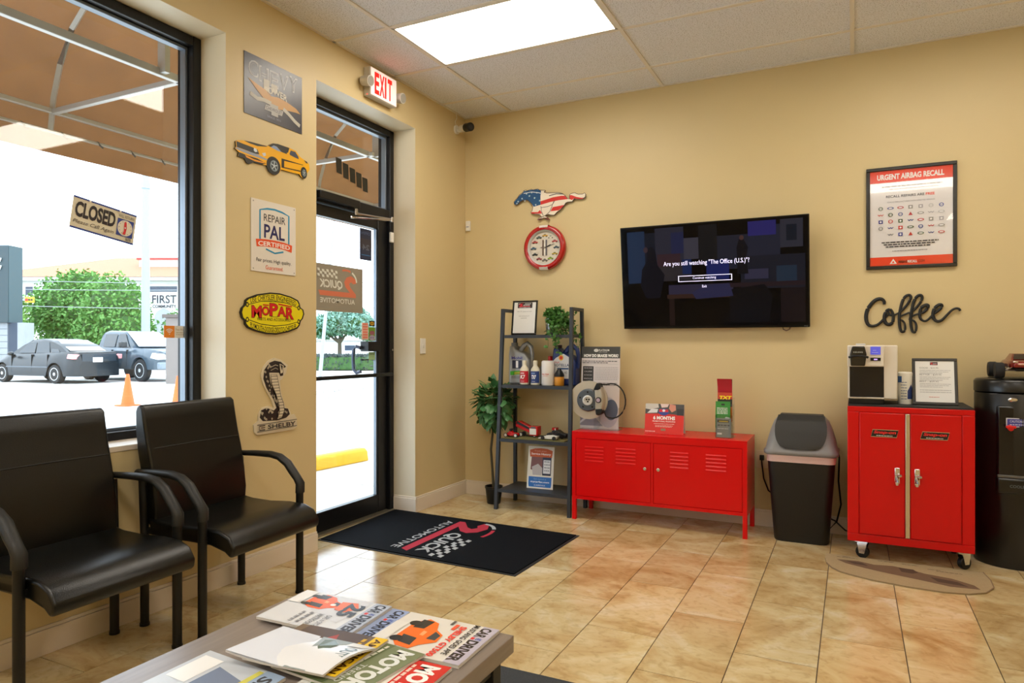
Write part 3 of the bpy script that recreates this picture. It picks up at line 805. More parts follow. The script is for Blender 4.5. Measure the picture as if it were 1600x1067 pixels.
def vehicle(kind, loc, rz, P, label):
    t = thing(kind, loc, label, 'car', rz=rz)
    L, W = P['L'], P['W']; xs = sorted(set([L * i / 60 for i in range(61)]))
    ax = P['axles']; ra = P['arch']; r = P['r']
    st = []
    for x in xs:
        zb = P['zb']
        for a in ax:
            d = abs(x - a)
            if d < ra: zb = max(zb, r + math.sqrt(max(0, ra * ra - d * d)) * .98)
        e = interp(P['plan'], x); zt = interp(P['top'], x); zl = max(interp(P['belt'], x), zb + .02); zt = max(zt, zl + .02)
        st.append((x, [(e * W * .45, zb), (e * W * .5, zb + .005), (e * W * .5, (zb + zl) / 2), (e * W * .485, zl), (e * W * .42, zt)]))
    body = loft(MB(), st, P['paint']).build('body', t, ang=40)
    gh = P['cabin']; st = []
    x0, x1 = gh[0][0], gh[-1][0]
    for i in range(31):
        x = x0 + (x1 - x0) * i / 30; zt = interp(gh, x); zb = interp(P['top'], x) - .03
        k = (zt - zb) / P['ch']
        st.append((x, [(W * .42, zb), (W * (.42 - .035 * k), zb + (zt - zb) * .5), (W * (.42 - .07 * k), zb + (zt - zb) * .9), (W * (.38 - .09 * k), zt)]))
    o = loft(MB(), st, P['paint']).build('cabin', t, ang=50)
    GL = mat('car_glass', (34, 42, 48), .08, spec=.6)
    for sd_ in (-1, 1):
        for (xa, xb, xc, xd, za, zb2) in P['win']:
            yy = lambda z: sd_ * (W * (.42 - .058 * (z - za) / (zb2 - za) * P['lean']) + .016)
            MB().faces([(xa, yy(za), za), (xb, yy(za), za), (xc, yy(zb2), zb2), (xd, yy(zb2), zb2)], [(0, 1, 2, 3)], GL).build('side_window', t, smooth=False)
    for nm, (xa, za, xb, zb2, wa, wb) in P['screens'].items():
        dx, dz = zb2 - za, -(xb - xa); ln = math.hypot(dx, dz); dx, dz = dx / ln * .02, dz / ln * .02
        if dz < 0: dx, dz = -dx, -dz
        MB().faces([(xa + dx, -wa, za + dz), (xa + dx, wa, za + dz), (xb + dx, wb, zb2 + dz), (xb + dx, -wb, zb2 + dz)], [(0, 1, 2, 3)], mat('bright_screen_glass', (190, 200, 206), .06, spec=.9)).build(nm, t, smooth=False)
    WA = mat('wheel_well', (12, 12, 13), .9)
    for a in ax:
        MB().box(a - ra * .95, -W * .44, P['zb'], a + ra * .95, W * .44, r + ra * .9, WA).build('wheel_well', t, smooth=False)
        for s_ in (-1, 1):
            wheel('wheel', t, a, s_ * W * .435, r, .21, P['rim'], -s_)
    return t
CPAINT = mat('slate_car_paint', (22, 29, 34), .3, metal=.0, spec=.4, coat=.15)
TPAINT = mat('steel_blue_truck_paint', (62, 76, 87), .3, metal=.1, spec=.4, coat=.2)
RIMS = mat('wheel_silver', (205, 210, 215), .35, metal=.4)
# local x runs from the nose to the tail
sedan = dict(L=4.56, W=1.79, axles=(.92, 3.60), arch=.37, r=.315, zb=.24, ch=.55, lean=1.0, paint=CPAINT, rim=RIMS,
    plan=[(0, .62), (.12, .82), (.5, .97), (1.2, 1), (3.6, 1), (4.2, .96), (4.45, .88), (4.56, .78)],
    top=[(0, .55), (.1, .66), (.6, .84), (1.2, .96), (3.9, 1.04), (4.3, 1.06), (4.5, 1.03), (4.56, .72)],
    belt=[(0, .45), (.2, .6), (1.0, .80), (3.8, .93), (4.5, .9), (4.56, .6)],
    cabin=[(1.0, .90), (1.25, 1.0), (1.75, 1.30), (2.15, 1.45), (2.7, 1.48), (3.2, 1.42), (3.6, 1.28), (3.95, 1.08), (4.05, 1.02)],
    win=[(1.62, 2.45, 2.42, 2.02, 1.0, 1.36), (2.52, 3.22, 3.05, 2.50, 1.0, 1.37), (3.28, 3.72, 3.40, 3.16, 1.02, 1.27)],
    screens={'windscreen': (1.18, .98, 2.05, 1.42, .66, .55), 'rear_window': (4.0, 1.06, 3.22, 1.42, .62, .52)})
rzs = YAW + math.atan2(-.66, .75)                                     # nose away to the left
tl = vehicle('sedan', site(-13.65 + 0, 21.6, G0), 0, sedan, 'dark slate sedan parked with its tail lights towards the window')
# nose direction (lateral, depth) = (-.75, .66); the car's local +x is nose to tail
dirx = (rtv[0] * .92 - fwv[0] * .388, rtv[1] * .92 - fwv[1] * .388)
rza = math.atan2(dirx[1], dirx[0])
SR = (-14.89, 22.56)                                                  # near rear wheel on the ground
perp = (-.66, -.75)                                                   # from near side to far side is -perp
cx = SR[0] + .388 * .78; cy_ = SR[1] + .92 * .78
nose = (cx - .92 * 3.60, cy_ + .388 * 3.60)
tl.location = site(nose[0], nose[1], G0); tl.rotation_euler = (0, 0, rza)
TAIL = mat('tail_light', (226, 150, 150), .2); 
for s_ in (-1, 1):
    MB().prism([(-.01, -.0), (.0, .16), (-.26, .17), (-.32, .02)], (4.50, 0, .80), (1, 0, 0), (0, 0, 1), (0, s_, 0), .62, .875, TAIL).build('tail_light', tl, bevel=.02)
MB().box(4.55, -.24, .70, 4.575, .10, .86, PLATEW).build('number_plate', tl, bevel=.004)
MB().box(4.545, -.60, .66, 4.556, .60, .98, mat('boot_recess', (38, 48, 56), .3)).build('boot_lid_panel', tl, bevel=.01)
for s_ in (-1, 1): MB().ball((1.55, s_ * .98, .98), .09, .10, .07, CPAINT, 10, 6).build('mirror', tl)
MB().box(1.15, -.90, .52, 3.28, .90, .56, mat('door_strip', (80, 88, 96), .4)).build('side_strip', tl, bevel=.008)
MB().cyl((3.0, 0, 1.44), (3.12, 0, 1.58), .008, BLACKM, 6).build('aerial', tl)
for x in (1.45, 2.48, 3.28): MB().box(x - .004, -.897, .35, x + .004, .897, .95, mat('panel_gap', (14, 16, 18), .8)).build('door_gap', tl)

truck = dict(L=5.3, W=1.85, axles=(1.0, 4.2), arch=.46, r=.39, zb=.42, ch=.62, lean=1.0, paint=TPAINT, rim=RIMS,
    plan=[(0, .80), (.15, .93), (.5, 1), (4.9, 1), (5.3, .97)],
    top=[(0, .98), (.2, 1.08), (1.4, 1.16), (3.3, 1.20), (5.3, 1.22)],
    belt=[(0, .85), (.3, .95), (1.5, 1.05), (5.3, 1.10)],
    cabin=[(1.25, 1.10), (1.45, 1.2), (2.0, 1.62), (2.25, 1.76), (3.3, 1.79), (3.55, 1.74), (3.65, 1.25)],
    win=[(1.78, 2.55, 2.50, 2.15, 1.2, 1.66), (2.64, 3.36, 3.36, 2.62, 1.2, 1.66)],
    screens={'windscreen': (1.34, 1.20, 2.20, 1.72, .72, .60)})
tp = vehicle('pickup_truck', (0, 0, 0), 0, truck, 'steel blue crew cab pickup truck behind the dark sedan')
d = (.87, -.49)                                                       # nose direction, towards the right and the viewer
WF = (-12.75, 23.75)
cx = WF[0] + .49 * .82; cy_ = WF[1] + .87 * .82
nose = (cx + d[0] * 1.0, cy_ + d[1] * 1.0)
dirx = (-(rtv[0] * d[0] + fwv[0] * d[1]), -(rtv[1] * d[0] + fwv[1] * d[1]))
tp.location = site(nose[0], nose[1], G0); tp.rotation_euler = (0, 0, math.atan2(dirx[1], dirx[0]))
for s_ in (-1, 1):
    MB().prism([(-.02, .0), (-.02, .20), (.30, .24), (.42, .06)], (.02, 0, .76), (1, 0, 0), (0, 0, 1), (0, s_, 0), .52, .90, mat('head_light', (226, 232, 236), .1)).build('head_light', tp, bevel=.02)
    MB().box(1.70, s_ * .9, 1.18, 1.86, s_ * 1.13, 1.38, mat('mirror_shell', (40, 44, 48), .4)).build('mirror', tp, bevel=.03)
    MB().cyl((-.02, s_ * .62, .52), (.02, s_ * .62, .52), .07, BPLAS, 12).build('fog_light', tp)
MB().box(-.03, -.48, .74, .03, .48, .98, mat('grille_dark', (40, 46, 52), .4)).build('grille', tp, bevel=.02)
for a in (-.12, .12): MB().prism([(-.05, 0), (.05, 0), (.09, .24), (-.01, .24)], (-.045, a, .74), (0, 1, 0), (0, 0, 1), (1, 0, 0), -.01, .02, RIMS).build('grille_bar', tp)
MB().box(-.10, -.86, .44, .12, .86, .68, mat('bumper_grey', (120, 132, 142), .4)).build('front_bumper', tp, bevel=.04)
MB().box(-.105, -.45, .47, -.09, .45, .58, BPLAS).build('bumper_vent', tp, bevel=.01)
for x in (1.72, 2.60, 3.42): MB().box(x - .004, -.928, .5, x + .004, .928, 1.1, mat('panel_gap', (14, 16, 18), .8)).build('door_gap', tp)

# tall steel lamp pole
t = thing('light_pole', site(-18.6, 35, G0), 'tall pale grey steel light pole behind the parked pickup', 'pole')
MB().cyl((0, 0, 0), (0, 0, 10.05), .21, mat('pale_pole_paint', (150, 162, 172), .5), 20, r1=.165).build('shaft', t)
MB().cyl((0, 0, 9.2), (0, 0, 9.5), .21, mat('pale_pole_paint', (150, 162, 172)), 16).build('collar', t)
MB().cyl((0, 0, 0), (0, 0, .5), .34, CONC, 16).build('footing', t)

# brown utility box
t = thing('utility_cabinet', site(-9.68, 20.4, G0), 'tall brown utility box at the right edge of the window', 'box', rz=YAW)
BX = mat('brown_steel_box', (112, 104, 100), .6, noise=.08, scale=4)
MB().box(-.42, -.3, .13, .9, .3, 2.06, BX).build('body', t, bevel=.01)
MB().box(-.46, -.30, 0, .94, .34, .13, CONC).build('footing', t)
MB().box(-.50, -.36, 2.06, .95, .36, 2.16, mat('box_roof', (84, 74, 70), .6)).build('roof', t, bevel=.01)
for (a, z) in ((.10, 1.25), (.30, .95), (.16, .42), (.42, .40)): MB().box(a, -.306, z, a + .14, -.3, z + .09, mat('worn_sticker', (190, 194, 196), .6)).build('sticker', t)

# road sign pylon
t = thing('sign_pylon', site(-23.27, 30, G0), 'black box sign on a grey block column at the far left of the window', 'sign', rz=YAW)
DKS = mat('dark_sign_case', (46, 70, 76), .5)
MB().box(-3.2, 0, 2.25, 1.32, .05, 5.6, mat('sign_face_black', (40, 60, 66), .4)).build('sign_face', t)
MB().prism([(-3.2, .05), (1.33, .05), (1.33, .9), (-3.2, .9)], (0, 0, 0), (1, 0, 0), (0, 1, 0), (0, 0, 1), 2.25, 5.62, DKS).build('sign_case', t, smooth=False)
S = Sheet((0, 0, 0), (1, 0, 0), (0, 0, 1), (0, -1, 0), .01, .002)
quick_logo(S, -3.1, 2.95, 4.15, 2.2, K(190, 60, 60), K(236, 240, 240))
S.build(t)
GB = mat('grey_block', (150, 154, 158), .8, noise=.1, scale=4)
col_ = MB().box(-2.4, .2, 0, 1.21, .85, 2.25, mat('dark_block_joint', (98, 104, 110), .9)).build('column', t, smooth=False)
bk = None
for i in range(3):
    for j in range(8):
        if i == 2 and False: continue
        x = -.06 + i * .42
        o = MB().box(x + .01, .17, .02 + j * .28, x + .40, .2, .28 + j * .28, GB).build('block', col_, smooth=False)
MB().box(1.21, .2, 0, 1.60, .85, 2.25, mat('dark_column_panel', (60, 70, 84), .8)).build('column_panel', t)  # panel darker than the block column beside it
MB().box(1.60, .2, 0, 1.88, .85, 2.25, GB).build('side_column', t)

# bank building across the road
t = thing('office_building', site(-40, 75, G0), 'white office building with terracotta hip roof across the road', 'building', rz=YAW)
BW = mat('white_render', (226, 226, 222), .8)
ROOF = mat('terracotta_roof', (190, 112, 84), .8, noise=.06, scale=1)
MB().box(-18, 0, 0, 8, 14, 8.2, BW).build('wall', t, smooth=False)
MB().box(-18.9, -1.0, 8.2, 8.9, 15, 8.6, mat('eave_grey', (186, 182, 176), .7)).build('eave', t, smooth=False)
v = [(-19, -1.1, 8.6), (9, -1.1, 8.6), (9, 15, 8.6), (-19, 15, 8.6), (-7, 7, 11.6), (-2.5, 7, 11.6)]
MB().faces(v, [(0, 1, 5, 4), (1, 2, 5), (2, 3, 4, 5), (3, 0, 4)], ROOF).build('roof', t, smooth=False)
MB().box(-2.2, 3, 8.9, 7, 10, 10.9, BW).build('parapet_wall', t)
MB().box(-2.4, 2.8, 10.9, 7.2, 10.2, 11.15, mat('red_roof_edge', (196, 70, 64), .6)).build('parapet_cap', t)
DG = mat('office_glass', (54, 66, 84), .3)
for (x0, x1, z0, z1) in ((-13, -12, 6.6, 7.7), (-10, -8.6, 6.6, 7.7), (-6.2, -5.0, 6.6, 7.7), (-1.8, -.6, 7.0, 7.8), (.4, 3.7, 6.95, 7.75), (5, 7, 6.95, 7.75)):
    o = MB().box(x0, -.06, z0, x1, 0, z1, mat('window_surround', (236, 236, 234), .6)).build('window', t)
    MB().box(x0 + .1, -.08, z0 + .1, x1 - .1, -.06, z1 - .1, DG).build('pane', o)
pts = [(1.1, .2)] + [(2.1 - 1.0 * math.cos(R(a)), 4.2 + 1.0 * math.sin(R(a))) for a in range(0, 181, 15)] + [(3.1, .2)]
MB().prism(pts, (0, 0, 0), (1, 0, 0), (0, 0, 1), (0, -1, 0), 0, .05, mat('arch_shade', (150, 154, 160), .8)).build('entrance_arch', t, smooth=False)
S = Sheet((0, -.02, 0), (1, 0, 0), (0, 0, 1), (0, -1, 0), .02, .005)
S.text('FIRST', .85, 5.8, 3.5, 6.7, K(40, 44, 54), bold=.02).text('COMMUNITY', .9, 5.3, 3.5, 5.64, K(40, 44, 54), bold=.04)
S.build(t, 'lettering')

# traffic signal
t = thing('traffic_light', site(-25.45, 36, 3.45), 'yellow horizontal traffic signal showing red beside the pylon', 'traffic light', rz=YAW)
MB().box(0, 0, 0, .46, .10, .30, mat('signal_yellow', (216, 176, 50), .5)).build('housing', t, bevel=.015)
MB().cyl((.10, -.005, .15), (.10, -.02, .15), .075, mat('red_lamp_lit', (220, 50, 30), .4, emit=.5), 14).build('red_lamp', t)
for a in (.24, .37): MB().cyl((a, -.005, .15), (a, -.02, .15), .05, mat('dark_lamp', (60, 66, 50), .4), 14).build('dark_lamp', t)
MB().cyl((.3, .12, .15), (-3.2, .12, .25), .04, mat('pale_pole_paint', (150, 162, 172)), 10).build('mast_arm', t)
MB().cyl((-3.2, .12, -3.48), (-3.2, .12, 1.2), .11, mat('pale_pole_paint', (150, 162, 172)), 12).build('pole', t)

# overhead wires
for k, (z0, z1) in enumerate(((5.0, 4.7), (4.4, 4.55), (3.6, 3.3))):
    pts = [(site(-36 + 34 * i / 14.0, 38.2, z0 + (z1 - z0) * i / 14 + .35 * ((i - 7) / 7.0) ** 2 - .2)) for i in range(15)]
    tag(MB().tube(pts, .018, mat('wire_grey', (150, 156, 160), .6), 4).build('overhead_wire'), ('highest of the three', 'middle one of the three', 'lowest of the three')[k] + ' utility wires crossing in front of the trees', 'wire', 'utility wires')

# trees, hedges
def leafmat(n, a, b_):
    m = mat(n, a, .75, rgb2=b_, scale=2.5)
    m.node_tree.nodes['Principled BSDF'].inputs['Transmission Weight'].default_value = 0
    return m
def crown(blobs, n, size, m, seed):
    r = random.Random(seed); v = []; f = []
    tot = sum(bb[3] ** 2 for bb in blobs)
    for (x, y, z, rad, sq) in blobs:
        for _ in range(int(n * rad * rad / tot)):
            q = Vector((r.gauss(0, 1), r.gauss(0, 1), r.gauss(0, 1))).normalized()
            rr = rad * (r.uniform(.55, 1.0) ** .5) * (1 + .12 * math.sin(q.x * 9 + seed) * math.sin(q.z * 8))
            c = Vector((x + q.x * rr, y + q.y * rr, z + q.z * rr * sq))
            a = Vector((r.gauss(0, 1), r.gauss(0, 1), r.gauss(0, 1))).normalized(); b2 = a.orthogonal().normalized(); s_ = size * r.uniform(.6, 1.3)
            k = len(v); v += [c - a * s_, c + b2 * s_ * .5, c + a * s_, c - b2 * s_ * .5]; f.append((k, k + 1, k + 2, k + 3))
    return MB().faces(v, f, m)
def tree(loc, label, blobs, trunk, m, n=2600, size=.22, seed=1, name='leafy_tree'):
    t = thing(name, loc, label, 'tree', 'trees across the road')
    o = crown(blobs, n, size, m, seed).build('foliage', t, smooth=False); o['kind'] = 'stuff'
    b = MB()
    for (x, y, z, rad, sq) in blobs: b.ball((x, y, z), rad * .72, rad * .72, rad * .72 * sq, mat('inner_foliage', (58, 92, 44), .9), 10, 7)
    o = b.build('inner_crown', t); o['kind'] = 'stuff'
    b = MB(); TR = mat('bark', (92, 80, 70), .9)
    h, r0 = trunk; b.cyl((0, 0, 0), (0, 0, h), r0, TR, 10, r1=r0 * .7)
    for (x, y, z, rad, sq) in blobs[:5]: b.tube([(0, 0, h * .8), (x * .4, y * .4, h + (z - h) * .4), (x, y, z)], [r0 * .6, r0 * .4, r0 * .2], TR, 6)
    b.build('trunk', t)
LG = leafmat('fresh_leaves', (132, 172, 84), (84, 130, 52)); LD = leafmat('deep_leaves', (108, 158, 74), (66, 114, 50)); LB = leafmat('blue_green_leaves', (128, 166, 150), (88, 128, 112)); LY = leafmat('yellow_green_leaves', (160, 184, 92), (112, 150, 60))
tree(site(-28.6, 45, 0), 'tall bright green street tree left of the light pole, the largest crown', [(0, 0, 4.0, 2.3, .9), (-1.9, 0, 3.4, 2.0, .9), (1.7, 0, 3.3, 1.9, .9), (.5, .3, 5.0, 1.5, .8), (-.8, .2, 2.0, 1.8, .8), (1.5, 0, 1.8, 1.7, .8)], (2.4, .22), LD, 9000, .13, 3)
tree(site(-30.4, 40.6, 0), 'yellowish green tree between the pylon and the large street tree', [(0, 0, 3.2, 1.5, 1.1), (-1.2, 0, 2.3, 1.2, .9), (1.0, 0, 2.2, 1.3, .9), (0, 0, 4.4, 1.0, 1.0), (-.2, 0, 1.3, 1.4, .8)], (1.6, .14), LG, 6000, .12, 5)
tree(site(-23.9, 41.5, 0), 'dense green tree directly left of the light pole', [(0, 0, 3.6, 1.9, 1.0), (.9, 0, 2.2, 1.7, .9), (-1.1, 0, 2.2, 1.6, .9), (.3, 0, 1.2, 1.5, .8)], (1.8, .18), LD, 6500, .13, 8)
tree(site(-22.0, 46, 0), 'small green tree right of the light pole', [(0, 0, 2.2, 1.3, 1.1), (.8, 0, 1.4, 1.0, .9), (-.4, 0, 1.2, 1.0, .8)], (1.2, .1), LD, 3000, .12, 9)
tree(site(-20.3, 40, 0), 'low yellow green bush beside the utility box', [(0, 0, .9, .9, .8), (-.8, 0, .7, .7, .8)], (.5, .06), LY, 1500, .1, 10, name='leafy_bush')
def hedge(name, loc, rz, lx, ly, h, m, label, n=2600):
    t = thing(name, loc, label, 'hedge', rz=rz)
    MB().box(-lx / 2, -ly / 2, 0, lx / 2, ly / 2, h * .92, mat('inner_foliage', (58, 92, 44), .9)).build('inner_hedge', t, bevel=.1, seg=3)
    r = random.Random(int(lx * 10)); v = []; f = []
    for _ in range(n):
        c = Vector((r.uniform(-lx / 2, lx / 2), r.choice((-1, 1)) * ly / 2 * r.uniform(.85, 1.05), r.uniform(.05, h))) if r.random() < .5 else Vector((r.uniform(-lx / 2, lx / 2), r.uniform(-ly / 2, ly / 2), h * r.uniform(.9, 1.06)))
        a = Vector((r.gauss(0, 1), r.gauss(0, 1), r.gauss(0, 1))).normalized(); b2 = a.orthogonal().normalized(); s_ = r.uniform(.05, .11)
        k = len(v); v += [c - a * s_, c + b2 * s_ * .5, c + a * s_, c - b2 * s_ * .5]; f.append((k, k + 1, k + 2, k + 3))
    o = MB().faces(v, f, m).build('leaf_cover', t, smooth=False); o['kind'] = 'stuff'
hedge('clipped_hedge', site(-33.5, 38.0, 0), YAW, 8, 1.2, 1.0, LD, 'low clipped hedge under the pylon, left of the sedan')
# seen through the door
hedge('clipped_hedge', site(-8.6, 34.5, 0), YAW, 9, 1.2,   .72, leafmat('grey_green_leaves', (72, 84, 80), (44, 54, 52)), 'long blue green clipped hedge seen through the glass door', 5200)
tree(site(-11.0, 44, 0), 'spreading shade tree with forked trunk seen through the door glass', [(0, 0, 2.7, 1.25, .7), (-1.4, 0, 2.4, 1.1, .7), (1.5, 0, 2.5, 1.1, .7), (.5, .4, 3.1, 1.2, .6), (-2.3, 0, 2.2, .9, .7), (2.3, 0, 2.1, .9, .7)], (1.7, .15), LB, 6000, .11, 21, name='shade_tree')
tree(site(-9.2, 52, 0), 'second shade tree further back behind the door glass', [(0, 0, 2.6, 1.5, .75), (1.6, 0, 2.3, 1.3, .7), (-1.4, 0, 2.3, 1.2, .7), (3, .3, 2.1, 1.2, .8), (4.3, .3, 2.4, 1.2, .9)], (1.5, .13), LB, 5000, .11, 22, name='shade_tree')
t = thing('low_building', site(-14, 80, 0), 'long pale low building far behind the trees seen through the door', 'building', rz=YAW)
MB().box(-12, 0, 0, 18, 6, 1.75, BW).build('wall', t, smooth=False); MB().box(-12.5, -.5, 1.75, 18.5, 6.5, 1.95, mat('eave_grey', (196, 192, 186))).build('roof', t)
for k in range(6):
    o = MB().box(-10 + k * 4.5, -.05, .5, -8.6 + k * 4.5, 0, 1.3, mat('window_surround', (236, 236, 234))).build('window', t)
    MB().box(-9.9 + k * 4.5, -.08, .6, -8.7 + k * 4.5, -.05, 1.2, DG).build('pane', o)
t = thing('lamp_post', site(-7.2, 26, G0), 'thin leaning pole with a reddish round sign seen through the door', 'pole', rz=YAW)
MB().cyl((-.05, 0, 0), (.55, 0, 6.6), .07, mat('pale_pole_paint', (150, 162, 172)), 10, r1=.05).build('shaft', t)
MB().lathe([(.01, 0), (.30, .002), (.30, .02), (.01, .022)], K(110, 60, 50), 20, Matrix.Translation((.36, -.12, 3.85)) @ Matrix.Rotation(R(90), 4, 'X')).build('round_sign', t)

# ================================================================ BACK WALL (y = 0)
COF0 = [(3.084,1.494),(3.083,1.511),(3.073,1.525),(3.056,1.53),(3.033,1.522),(3.01,1.498),(2.99,1.466),(2.981,1.427),(2.983,1.392),(2.994,1.366),(3.017,1.357),(3.044,1.365),(3.067,1.384),(3.086,1.408),(3.102,1.429)]
COF1 = [(3.115,1.463),(3.098,1.455),(3.086,1.429),(3.084,1.399),(3.094,1.373),(3.111,1.366),(3.128,1.377),(3.134,1.403),(3.132,1.433),(3.124,1.454),(3.115,1.463)]
COF2 = [(3.105,1.455),(3.111,1.433),(3.124,1.424),(3.143,1.428),(3.166,1.441)]
COF3 = [(3.158,1.434),(3.173,1.445),(3.199,1.474),(3.221,1.508),(3.231,1.533),(3.223,1.548),(3.207,1.546),(3.192,1.53),(3.181,1.5),(3.173,1.462),(3.167,1.423),(3.167,1.381),(3.171,1.342),(3.179,1.321),(3.19,1.32),(3.199,1.337),(3.197,1.367),(3.184,1.389),(3.162,1.402),(3.177,1.419),(3.199,1.429),(3.221,1.439)]
COF4 = [(3.218,1.433),(3.236,1.446),(3.262,1.473),(3.284,1.506),(3.291,1.531),(3.284,1.546),(3.269,1.544),(3.255,1.528),(3.243,1.498),(3.236,1.46),(3.231,1.422),(3.229,1.38),(3.234,1.341),(3.24,1.32),(3.251,1.316),(3.26,1.337),(3.258,1.367),(3.245,1.388),(3.221,1.401),(3.24,1.418),(3.258,1.426),(3.277,1.432)]
COF5 = [(3.277,1.428),(3.306,1.446),(3.32,1.467),(3.322,1.482),(3.309,1.484),(3.291,1.472),(3.28,1.447),(3.278,1.417),(3.287,1.394),(3.306,1.385),(3.324,1.395),(3.345,1.42)]
COF6 = [(3.345,1.422),(3.374,1.445),(3.392,1.465),(3.394,1.482),(3.381,1.484),(3.363,1.47),(3.351,1.445),(3.349,1.416),(3.358,1.392),(3.374,1.382),(3.396,1.39),(3.421,1.419),(3.445,1.447),(3.466,1.459),(3.484,1.457),(3.491,1.444)]
HORSE = [(0.464,2.386),(0.477,2.401),(0.494,2.41),(0.51,2.436),(0.538,2.45),(0.551,2.467),(0.572,2.471),(0.574,2.462),(0.62,2.472),(0.629,2.464),(0.674,2.469),(0.688,2.458),(0.71,2.455),(0.737,2.453),(0.728,2.437),(0.754,2.428),(0.803,2.426),(0.847,2.423),(0.882,2.412),(0.908,2.391),(0.925,2.369),(0.942,2.364),(0.942,2.396),(0.955,2.405),(0.985,2.408),(1.011,2.395),(1.049,2.392),(1.066,2.4),(1.074,2.387),(1.07,2.368),(1.049,2.354),(1.015,2.355),(0.979,2.364),(0.964,2.342),(0.925,2.342),(0.91,2.337),(0.895,2.316),(0.869,2.29),(0.838,2.272),(0.814,2.25),(0.781,2.255),(0.763,2.262),(0.737,2.248),(0.759,2.238),(0.777,2.216),(0.754,2.218),(0.728,2.237),(0.705,2.23),(0.692,2.222),(0.667,2.224),(0.679,2.237),(0.705,2.247),(0.688,2.267),(0.62,2.278),(0.611,2.292),(0.624,2.299),(0.631,2.327),(0.62,2.357),(0.602,2.375),(0.579,2.392),(0.547,2.39),(0.519,2.383),(0.501,2.364),(0.484,2.357),(0.466,2.369)]
HBLUE = [(0.466,2.384),(0.48,2.399),(0.494,2.408),(0.512,2.433),(0.538,2.447),(0.554,2.465),(0.574,2.462),(0.62,2.468),(0.674,2.465),(0.701,2.452),(0.696,2.407),(0.697,2.342),(0.638,2.331),(0.62,2.357),(0.602,2.375),(0.579,2.394),(0.547,2.393),(0.519,2.385),(0.501,2.366),(0.484,2.36),(0.468,2.37)]
HRED1 = [(0.697,2.37),(0.737,2.377),(0.803,2.391),(0.869,2.395),(0.904,2.392),(0.925,2.365),(0.847,2.363),(0.781,2.356),(0.697,2.341)]
HRED2 = [(0.801,2.314),(0.847,2.318),(0.895,2.322),(0.886,2.306),(0.851,2.285),(0.781,2.283)]
HRED3 = [(0.942,2.364),(0.943,2.394),(0.96,2.392),(0.998,2.375),(1.041,2.363),(1.062,2.364),(1.045,2.356),(1.015,2.357),(0.979,2.366),(0.962,2.354)]
HRED4 = [(0.615,2.291),(0.674,2.286),(0.692,2.301),(0.71,2.271),(0.674,2.274),(0.62,2.279)]
HRED5 = [(0.67,2.226),(0.681,2.234),(0.71,2.234),(0.732,2.236),(0.757,2.238),(0.774,2.217),(0.754,2.22),(0.732,2.232),(0.705,2.231),(0.692,2.224)]
def back_sheet(y, eps=.0008): return Sheet((0, y, 0), (1, 0, 0), (0, 0, 1), (0, -1, 0), eps)
# horse silhouette
t = thing('horse_cutout_sign', (.77, 0, 2.34), 'running horse cut-out sign painted with stars and red stripes above the clock', 'sign')
MB().prism([(a - .77, c - 2.34) for a, c in HORSE], (0, 0, 0), (1, 0, 0), (0, 0, 1), (0, -1, 0), .012, .02, K(60, 40, 34)).build('board', t, smooth=False)
S = back_sheet(-.02)
S.poly(HORSE, K(236, 226, 208)); S.poly(HBLUE, K(24, 80, 128))
for q in (HRED1, HRED2, HRED3, HRED4): S.poly(q, K(206, 44, 34))
S.poly(HRED5, K(120, 56, 36))
for (a, c) in ((.50, 2.385), (.535, 2.405), (.56, 2.385), (.60, 2.42), (.645, 2.40), (.69, 2.375), (.655, 2.345), (.62, 2.445), (.665, 2.44), (.49, 2.37), (.575, 2.44)): 
    S.poly([(a + (.009 if k % 2 == 0 else .004) * math.sin(k * .628), c + (.009 if k % 2 == 0 else .004) * math.cos(k * .628)) for k in range(10)], K(190, 214, 220))
S.line([(.55, 2.445), (.62, 2.450), (.68, 2.438), (.705, 2.43)], .006, K(200, 210, 220)); S.line([(.77, 2.405), (.83, 2.415), (.89, 2.408)], .007, K(90, 92, 92))
S.line([(.70, 2.318), (.76, 2.322), (.80, 2.335), (.818, 2.362)], .004, K(60, 54, 50)); S.line([(.81, 2.36), (.79, 2.31), (.775, 2.28), (.74, 2.255), (.70, 2.24)], .004, K(60, 54, 50)); S.line([(.70, 2.33), (.705, 2.29), (.72, 2.255)], .004, K(60, 54, 50))
S.line(HORSE, .004, K(70, 50, 44), closed=True)
fin(S, t)

# clock
t = thing('wall_clock', (.735, 0, 2.0), 'round red wall clock with white face ringed by little cars', 'clock')
CW = Matrix.Rotation(R(90), 4, 'X')
REDC = mat('red_clock_rim', (176, 10, 16), .18, spec=.7, coat=.4)
MB().lathe([(.135, .02), (.172, .0), (.177, .02), (.172, .045), (.155, .055), (.138, .045), (.135, .02)], REDC, 48, CW, cap=False).build('rim', t, ang=70)
MB().lathe([(.128, .02), (.139, .03), (.139, .047), (.126, .028)], mat('white_bezel', (206, 206, 204), .3), 48, CW, cap=False).build('bezel', t, ang=70)
MB().lathe([(.001, .012), (.132, .012), (.132, .022), (.001, .022)], mat('clock_face', (214, 208, 196), .45), 48, CW).build('face', t)
for s_, nm in ((1, 'rim_stripe'), (-1, 'rim_stripe')):
    b = MB(); pr = [(.134, -.03), (.156, -.0575), (.173, -.047), (.178, -.02), (.174, -.002)]
    for i in range(4):
        v = [(-.036, pr[i][1] , s_ * pr[i][0]), (.036, pr[i][1], s_ * pr[i][0]), (.036, pr[i + 1][1], s_ * pr[i + 1][0]), (-.036, pr[i + 1][1], s_ * pr[i + 1][0])]
        b.faces(v, [(0, 1, 2, 3)], mat('white_stripe', (222, 216, 212), .35))
    o = b.build(nm, t); o['label'] = 'white band across the red rim'
S = Sheet((0, -.0225, 0), (1, 0, 0), (0, 0, 1), (0, -1, 0), .0006, .0001)
